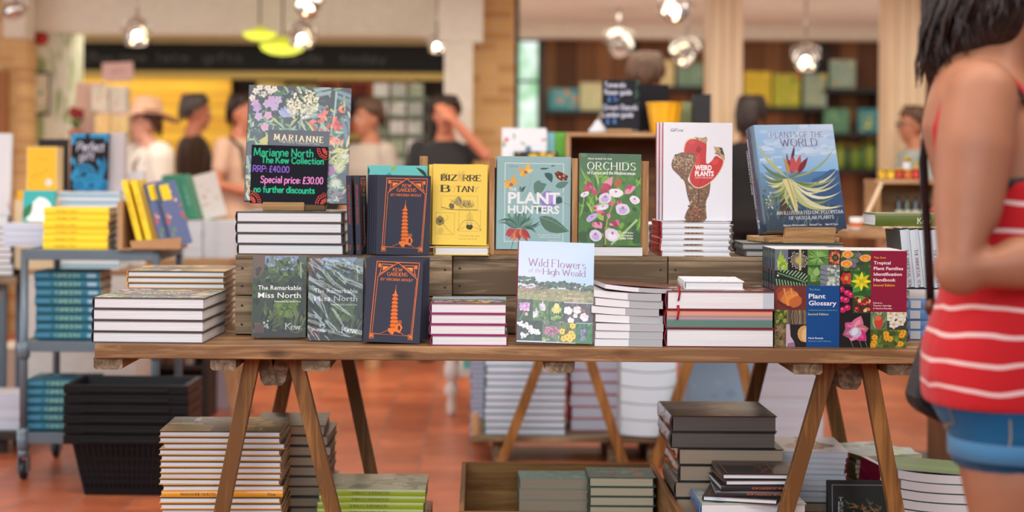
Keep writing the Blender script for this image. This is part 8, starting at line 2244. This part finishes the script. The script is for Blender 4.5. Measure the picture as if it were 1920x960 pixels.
def hair_mat(name, c, c2):
    m, n, b, N, L = nt(name)
    tc = N.new('ShaderNodeTexCoord'); mp = N.new('ShaderNodeMapping'); mp.inputs['Scale'].default_value = (160, 160, 14); L.new(tc.outputs['Object'], mp.inputs[0])
    t = N.new('ShaderNodeTexNoise'); t.inputs['Scale'].default_value = 1; t.inputs['Detail'].default_value = 3; L.new(mp.outputs[0], t.inputs['Vector'])
    cr = N.new('ShaderNodeValToRGB'); cr.color_ramp.elements[0].position = .4; cr.color_ramp.elements[0].color = C3(c); cr.color_ramp.elements[1].position = .66; cr.color_ramp.elements[1].color = C3(c2); L.new(t.outputs[0], cr.inputs[0]); L.new(cr.outputs[0], b.inputs['Base Color'])
    bp = N.new('ShaderNodeBump'); bp.inputs['Strength'].default_value = .8; bp.inputs['Distance'].default_value = .003; L.new(t.outputs[0], bp.inputs['Height']); L.new(bp.outputs[0], b.inputs['Normal'])
    b.inputs['Roughness'].default_value = .42; b.inputs['Specular IOR Level'].default_value = .4
    return m


HDARK = hair_mat('dark_brown_hair', (26, 18, 16), (60, 42, 34)); HGREY = hair_mat('greying_hair', (46, 38, 34), (104, 92, 84)); HBROWN = hair_mat('brown_hair', (60, 40, 28), (110, 78, 56))
SK1 = SKIN('fair', (206, 150, 126)); SK2 = SKIN('ruddy', (190, 120, 92)); SK3 = SKIN('tan', (176, 116, 88))
NAVYC = cloth('dark_trouser_cloth', (30, 32, 40))
# woman in the straw hat, facing left
r, s, hc = person('woman in wide straw hat and white striped top looking left behind the leaning booklets', 276, 232, 10.8, -62, SK1, None, cloth('white_pinstripe', (222, 216, 204), .9, (130, 120, 112), .06, 'X', .06), NAVYC, HBROWN, [((-.24, .0, 1.1), (-.16, -.22, 1.02)), ((.25, .02, 1.1), (.2, -.2, 1.0))], 1.1, .04, seed=3, wide=1.5)
HATM = cloth('straw', (206, 166, 138), .9)
q = MB(); n = 32; V = []
for rr, z, w_ in ((.001, .13, 0), (.05, .132, 0), (.082, .118, 0), (.097, .06, 0), (.101, .018, 0), (.14, .01, .012), (.2, -.004, .026), (.202, -.008, .026), (.14, .004, .012), (.1, .012, 0)):
    for k in range(n): a = 2 * PI * k / n; V.append((rr * 1.02 * math.cos(a), rr * 1.1 * math.sin(a), z + w_ * math.cos(2 * a)))
q.add(V, [(i * n + k, i * n + (k + 1) % n, (i + 1) * n + (k + 1) % n, (i + 1) * n + k) for i in range(9) for k in range(n)], smooth=True)
ht = thing('straw_hat', 'pink beige wide brimmed straw hat worn by the woman looking left', 'hat', r.matrix_basis @ T(hc.x, hc.y + .012, hc.z + .052 * s) @ RX(-4))
for v_ in range(len(q.v)): q.v[v_] = tuple(c * s for c in q.v[v_])
q.build('hat_body', HATM, ht); MB().lathe([(.1035 * s, .02 * s), (.1035 * s, .042 * s)], 32, cap=False).build('hat_band', plain('hat_ribbon', (120, 80, 66), .7), ht)
q = MB(); q.tube([(.12 * s, -.1 * s, 1.16 * s), (.13 * s, -.14 * s, 1.3 * s), (.125 * s, -.02 * s, 1.44 * s), (.12 * s, .12 * s, 1.3 * s), (.13 * s, .15 * s, 1.1 * s)], [(.014, .004)] * 5, 8); q.build('bag_strap', plain('brown_leather', (90, 54, 40), .5), r)
# man with grey hair, brown jacket
person('grey haired man in brown jacket seen from behind the straw hat woman', 364, 212, 11.5, 108, SK2, None, cloth('brown_jacket', (62, 44, 32)), NAVYC, HGREY, None, 1.1, .02, seed=5, wide=1.05)
# person in beige shirt
r, s, hc = person('person in beige shirt with black bag strap half hidden by the flower-covered book', 453, 214, 11.0, 60, SK2, None, cloth('beige_shirt', (206, 172, 148)), plain('black_cloth', (22, 22, 24), .9), HDARK, [((-.25, .0, 1.12), (-.08, -.24, 1.06)), ((.25, .02, 1.1), (.1, -.26, 1.05))], .55, .02, seed=7)
MB().tube([(-.1 * s, -.12 * s, 1.16 * s), (-.12 * s, -.1 * s, 1.36 * s), (-.12 * s, .0, 1.432 * s), (-.12 * s, .1 * s, 1.34 * s), (-.1 * s, .13 * s, 1.1 * s)], [(.018, .004)] * 5, 8).build('bag_strap', BLACK, r)
# man leaning his face on his hand
person('dark shirted man covering his face with a raised hand near the white post', 836, 218, 10.8, -4, SK2, None, cloth('charcoal_shirt', (42, 42, 44)), NAVYC, HDARK, [((-.22, -.02, 1.12), (-.2, -.2, .95)), ((.27, -.1, 1.33), (.055, -.155, 1.56))], .62, .0, vox=.0075, seed=9)
# dim figure in the booth
person('person in dim white shirt looking left beside the magazine rack', 694, 224, 10.9, -50, SK3, None, cloth('dull_white_shirt', (176, 164, 150)), NAVYC, HBROWN, None, .6, .03, seed=11)
# dark clothed person behind the thick blue book
person('person in black with black hair standing between the white and blue plant books', 1408, 218, 10.6, 150, SK3, None, plain('black_cloth', (22, 22, 24), .9), plain('black_cloth', (22, 22, 24), .9), HDARK, None, 1.1, .1, False, seed=13)
# person behind the woman's shoulder
r, s, hc = person('person in glasses looking left behind the shoulder of the woman in red', 1716, 236, 10.85, -84, SK3, None, cloth('teal_grey_shirt', (150, 160, 156)), NAVYC, HBROWN, None, 1.1, .03, seed=15)
q = MB()
for k in (-1, 1): q.tube([hc + Vector((k * .034 + .022 * math.cos(a * PI / 6), -.098, .006 + .018 * math.sin(a * PI / 6))) * s for a in range(13)], .0022, 6); q.tube([hc + Vector((k * .056, -.096, .01)) * s, hc + Vector((k * .08, .0, .008)) * s], .002, 6)
q.build('glasses', BLACK, r)
# head beyond the chalk board
person('brown haired person facing away behind the blank black board', 1210, 146, 9.6, 170, SK1, 1.86, cloth('grey_brown_top', (120, 104, 92)), NAVYC, HBROWN, None, .6, .02, False, seed=17)

# ---------------------------------------------------------------- woman in the red striped top
WD = 3.1
S = .975
WX = X(1887, 400, WD)
wm = thing('person', 'woman in red striped vest and denim shorts with dark hair at the right edge', 'person', T(WX, WD, 0) @ RZ(75))
b = MB(); s = S
V3 = lambda x, y, z: Vector((x, y, z)) * s
WT_ = [(0, -.0, .78, .19, .128), (0, .012, .84, .192, .138), (0, .01, .9, .186, .132), (0, -.004, .98, .166, .118), (0, -.012, 1.06, .156, .112), (0, -.008, 1.14, .16, .12), (0, .008, 1.22, .168, .128), (0, .034, 1.3, .172, .122), (0, .046, 1.355, .162, .1), (0, .046, 1.41, .11, .08), (0, .03, 1.45, .068, .064), (0, .008, 1.5, .056, .058), (0, -.004, 1.54, .055, .058)]
loft(b, [(x * s, y * s, z * s, rx * s, ry * s) for x, y, z, rx, ry in WT_], 28)
for k in (-1, 1): b.ball(V3(k * .075, -.095, 1.19), (.075 * s, .06 * s, .075 * s), 16, 10)
hc = V3(0, -.02, 1.578); head_mesh(b, hc, s)
for sg, el, wr in ((-1, V3(-.258, .085, 1.05), V3(-.2, -.19, 1.085)), (1, V3(.24, .02, 1.07), V3(.13, -.2, 1.1))):
    sh = V3(sg * .182, .052, 1.352)
    limb(b, [sh, sh.lerp(el, .3) + V3(sg * .008, 0, 0), sh.lerp(el, .65), el, el.lerp(wr, .35), wr], [.066 * s, .068 * s, .06 * s, .047 * s, .047 * s, .029 * s], 18)
    hand(b, wr, (wr - el), (-sg * .6, 0, -.8), s, .55)
for sg in (-1, 1):
    limb(b, [V3(sg * .088, .005, .80), V3(sg * .094, -.02, .66), V3(sg * .094, -.016, .5), V3(sg * .094, .022, .33), V3(sg * .094, .02, .09)], [.1 * s, .1 * s, .064 * s, .058 * s, .036 * s], 18)
    b.ball(V3(sg * .098, -.045, .042), (.045 * s, .12 * s, .04 * s)); b.ball(V3(sg * .08, .052, .84), (.1 * s, .076 * s, .1 * s), 16, 10)
BODY = fuse(b, 'body', SKIN('warm', (164, 110, 82)), wm, .0075, 5)
face_parts(wm, hc, s, (40, 28, 24))
q = MB()
for sg in (-1, 1): q.ball(V3(sg * .098, -.047, .04), (.05 * s, .13 * s, .043 * s)); q.box((sg * .098 - .045) * s, (sg * .098 + .045) * s, -.17 * s, .07 * s, 0, .02)
q.build('shoes', plain('white_canvas', (214, 210, 204), .7), wm)
# vest
q = MB(); g = .011
VS = [(x, y, z, rx + g + (.006 if z < .9 else 0), ry + g + (.004 if z < .9 else 0)) for x, y, z, rx, ry in WT_ if .88 < z < 1.2]
VS = [(0, .01, .795, .206, .142), (0, .012, .85, .206, .142)] + VS
loft(q, [(x * s, y * s, z * s, rx * s, ry * s) for x, y, z, rx, ry in VS] + [(0, .004 * s, 1.185 * s, .172 * s, .136 * s, -.32), (0, .004 * s, 1.2 * s, .170 * s, .132 * s, -.34)], 28)
for k in (-1, 1): q.ball(V3(k * .075, -.098, 1.185), (.086 * s, .07 * s, .075 * s), 16, 10)
for sg in (-1, 1): q.ball(V3(sg * .08, .052, .85), (.108 * s, .096 * s, .075 * s), 16, 10)
fuse(q, 'vest', cloth('red_striped_jersey', (190, 30, 36), .85, (232, 196, 190), .046, 'Z', .15, .02), wm, .0075, 4)


def strap(name, pts, w_, m, off=.002):
    pts = [Vector(p) for p in pts]; fine = []
    for i in range(len(pts) - 1): fine += [pts[i].lerp(pts[i + 1], k / 6) for k in range(6)]
    fine.append(pts[-1]); V = []; n = len(fine)
    for i, p in enumerate(fine):
        t = (fine[min(i + 1, n - 1)] - fine[max(i - 1, 0)]).normalized(); c = Vector((0, 0, 1.2)) - p; c.z *= .3
        x = t.cross(c).normalized()
        V += [(p + x * (w_ * k)) * s for k in (-1, -.33, .33, 1)]
    q = MB(); q.add(V, [(i * 4 + k, i * 4 + k + 1, i * 4 + k + 5, i * 4 + k + 4) for i in range(n - 1) for k in range(3)], smooth=True)
    o = q.build(name, m, wm)
    w = o.modifiers.new('fit', 'SHRINKWRAP'); w.target = BODY; w.wrap_method = 'NEAREST_SURFACEPOINT'; w.wrap_mode = 'ABOVE_SURFACE'; w.offset = off
    z = o.modifiers.new('thickness', 'SOLIDIFY'); z.thickness = .002; z.offset = 1
    return o


REDS = plain('red_strap', (190, 40, 46), .8); BLKS = plain('black_strap', (24, 20, 24), .7)
for sg in (-1, 1):
    strap('vest_strap', [(sg * .1, -.135, 1.235), (sg * .13, -.1, 1.33), (sg * .15, -.03, 1.42), (sg * .158, .045, 1.43), (sg * .15, .115, 1.375), (sg * .13, .148, 1.28), (sg * .11, .15, 1.2), (sg * .1, .142, 1.14)], .0085, REDS, .004)
    strap('bra_strap', [(sg * .13, -.128, 1.225), (sg * .15, -.088, 1.32), (sg * .17, -.03, 1.415), (sg * .175, .045, 1.42), (sg * .165, .112, 1.36), (sg * .14, .142, 1.27), (sg * .12, .146, 1.18)], .0055, BLKS)
strap('bra_side', [(-.1, .142, 1.16), (-.16, .08, 1.175), (-.182, .0, 1.19), (-.165, -.08, 1.2), (-.12, -.14, 1.215)], .016, BLKS)
# shorts
DEN = cloth('denim', (22, 76, 112), .9); DENL = cloth('faded_denim', (70, 122, 160), .9)
q = MB(); loft(q, [(x * s, y * s, z * s, (rx + .005) * s, (ry + .005) * s) for x, y, z, rx, ry in WT_[:2]], 28)
for sg in (-1, 1):
    q.ball(V3(sg * .08, .052, .83), (.105 * s, .084 * s, .105 * s), 16, 10)
    limb(q, [V3(sg * .086, .004, .79), V3(sg * .094, -.012, .74)], [.108 * s, .112 * s], 20); q.tube([V3(sg * .094, -.01, .75), V3(sg * .095, -.018, .72)], [.118 * s, .119 * s], 20)
SHORTS = fuse(q, 'shorts', DEN, wm, .0075, 3)
for sg in (-1, 1):
    q = MB(); q.lathe([(.118 * s, .706 * s), (.1225 * s, .708 * s), (.123 * s, .738 * s), (.119 * s, .741 * s), (.116 * s, .732 * s)], 28, M=T(sg * .095 * s, -.018, 0), cap=False); q.build('turned_cuff', DENL, wm)


def fit(o):
    w = o.modifiers.new('fit', 'SHRINKWRAP'); w.target = SHORTS; w.wrap_method = 'NEAREST_SURFACEPOINT'; w.wrap_mode = 'ABOVE_SURFACE'; w.offset = .0015


st = MB(); THR = (150, 130, 90)
st.tube([*[V3(-.216, .0, .79 - k * .009) for k in range(8)]], .0016, 6, THR); fit(st.build('seam_stitching', INK, wm)); st = MB()
st.tube([*[V3(*p) for p in [(-.165, .11, .80 - k * .008) for k in range(6)] + [(-.16 + k * .02, .12 + .006 * k, .755 - .006 * min(k, 3)) for k in range(1, 6)] + [(-.05, .15, .75 + k * .009) for k in range(6)]]], .0016, 6, THR)
fit(st.build('pocket_stitching', INK, wm))
# hair: wavy, dark, gathered on the nape and shoulder
q = MB()
for c_, r_ in (((0, .02, .035), (.088, .102, .096)), ((0, .062, -.03), (.09, .082, .1)), ((0, .078, -.1), (.08, .062, .08)), ((-.05, .045, -.05), (.046, .06, .085)), ((.05, .045, -.05), (.046, .06, .085))): q.ball(hc + Vector(c_) * s, tuple(k * s for k in r_), 20, 12)
fuse(q, 'hair', HDARK, wm, .008, 6)
q = MB(); rng = random.Random(8)
for i in range(230):
    a = rng.uniform(.9, 2 * PI - .9); bk_ = (1 - math.cos(a)) / 2; k = rng.uniform(.98, 1.1); ph = rng.uniform(0, 6)
    L = rng.uniform(.5, 1.0); pts = []
    for j in range(8):
        t = j / 7; z = .128 - t * (.13 + .2 * bk_ * L)
        rr = math.sqrt(max(.05, 1 - ((z - .02) / .125) ** 2)) if z > .02 else 1 + .12 * math.sin(-(z - .02) * 9)
        pts.append(hc + Vector((.09 * math.sin(a) * rr * k + .013 * t * math.sin(ph + t * 10), (-.1 * math.cos(a) * rr + .03 * bk_ * min(1, t * 1.6)) * k + .02 + .013 * t * math.cos(ph + t * 9), z)) * s)
    q.tube(pts, [.004 * s, .006 * s, .007 * s, .0065 * s, .006 * s, .005 * s, .0035 * s, .001 * s], 5)
q.build('hair_strands', HDARK, wm)
# black shoulder bag at her far hip
bg = thing('shoulder_bag', 'black leather shoulder bag hanging behind the woman in red', 'bag', T(0, 0, 0))
LEA = plain('black_leather', (22, 22, 25), .42, bump=.2)
bd = 3.38
pp = [P(x, y, bd) for x, y in ((1708, 742), (1722, 690), (1740, 636), (1765, 615), (1785, 640), (1785, 760), (1780, 790), (1762, 792), (1730, 776), (1712, 762))]
q = MB(); q.prism([(p.x, p.z) for p in pp][::-1], bd - .03, bd + .06); q.build('bag_body', LEA, bg, .012, seg=3)
fp_ = [P(x, y, bd - .035) for x, y in ((1728, 690), (1742, 640), (1764, 620), (1782, 644), (1780, 700), (1764, 714))]
MB().prism([(p.x, p.z) for p in fp_][::-1], bd - .042, bd - .031).build('flap', LEA, bg, .004)
q = MB(); pts = [P(1752, 640, bd - .0), P(1746, 585, 3.2)]
q.tube(pts, [(.006, .003)] * 2, 8); q.build('strap_link', STEEL, bg)
q = MB(); q.tube([P(1746, 590, 3.2), P(1741, 480, 3.19), P(1735, 380, 3.17), P(1731, 300, 3.14), P(1742, 215, 3.12), P(1790, 150, 3.12), P(1850, 128, 3.1)], [(.0085, .003)] * 7, 8); q.build('strap', LEA, bg)
q = MB(); c0 = P(1746, 576, 3.19); q.ball(c0, (.013, .008, .016), 12, 8); q.build('buckle', plain('bronze', (110, 76, 56), .35, .8), bg)
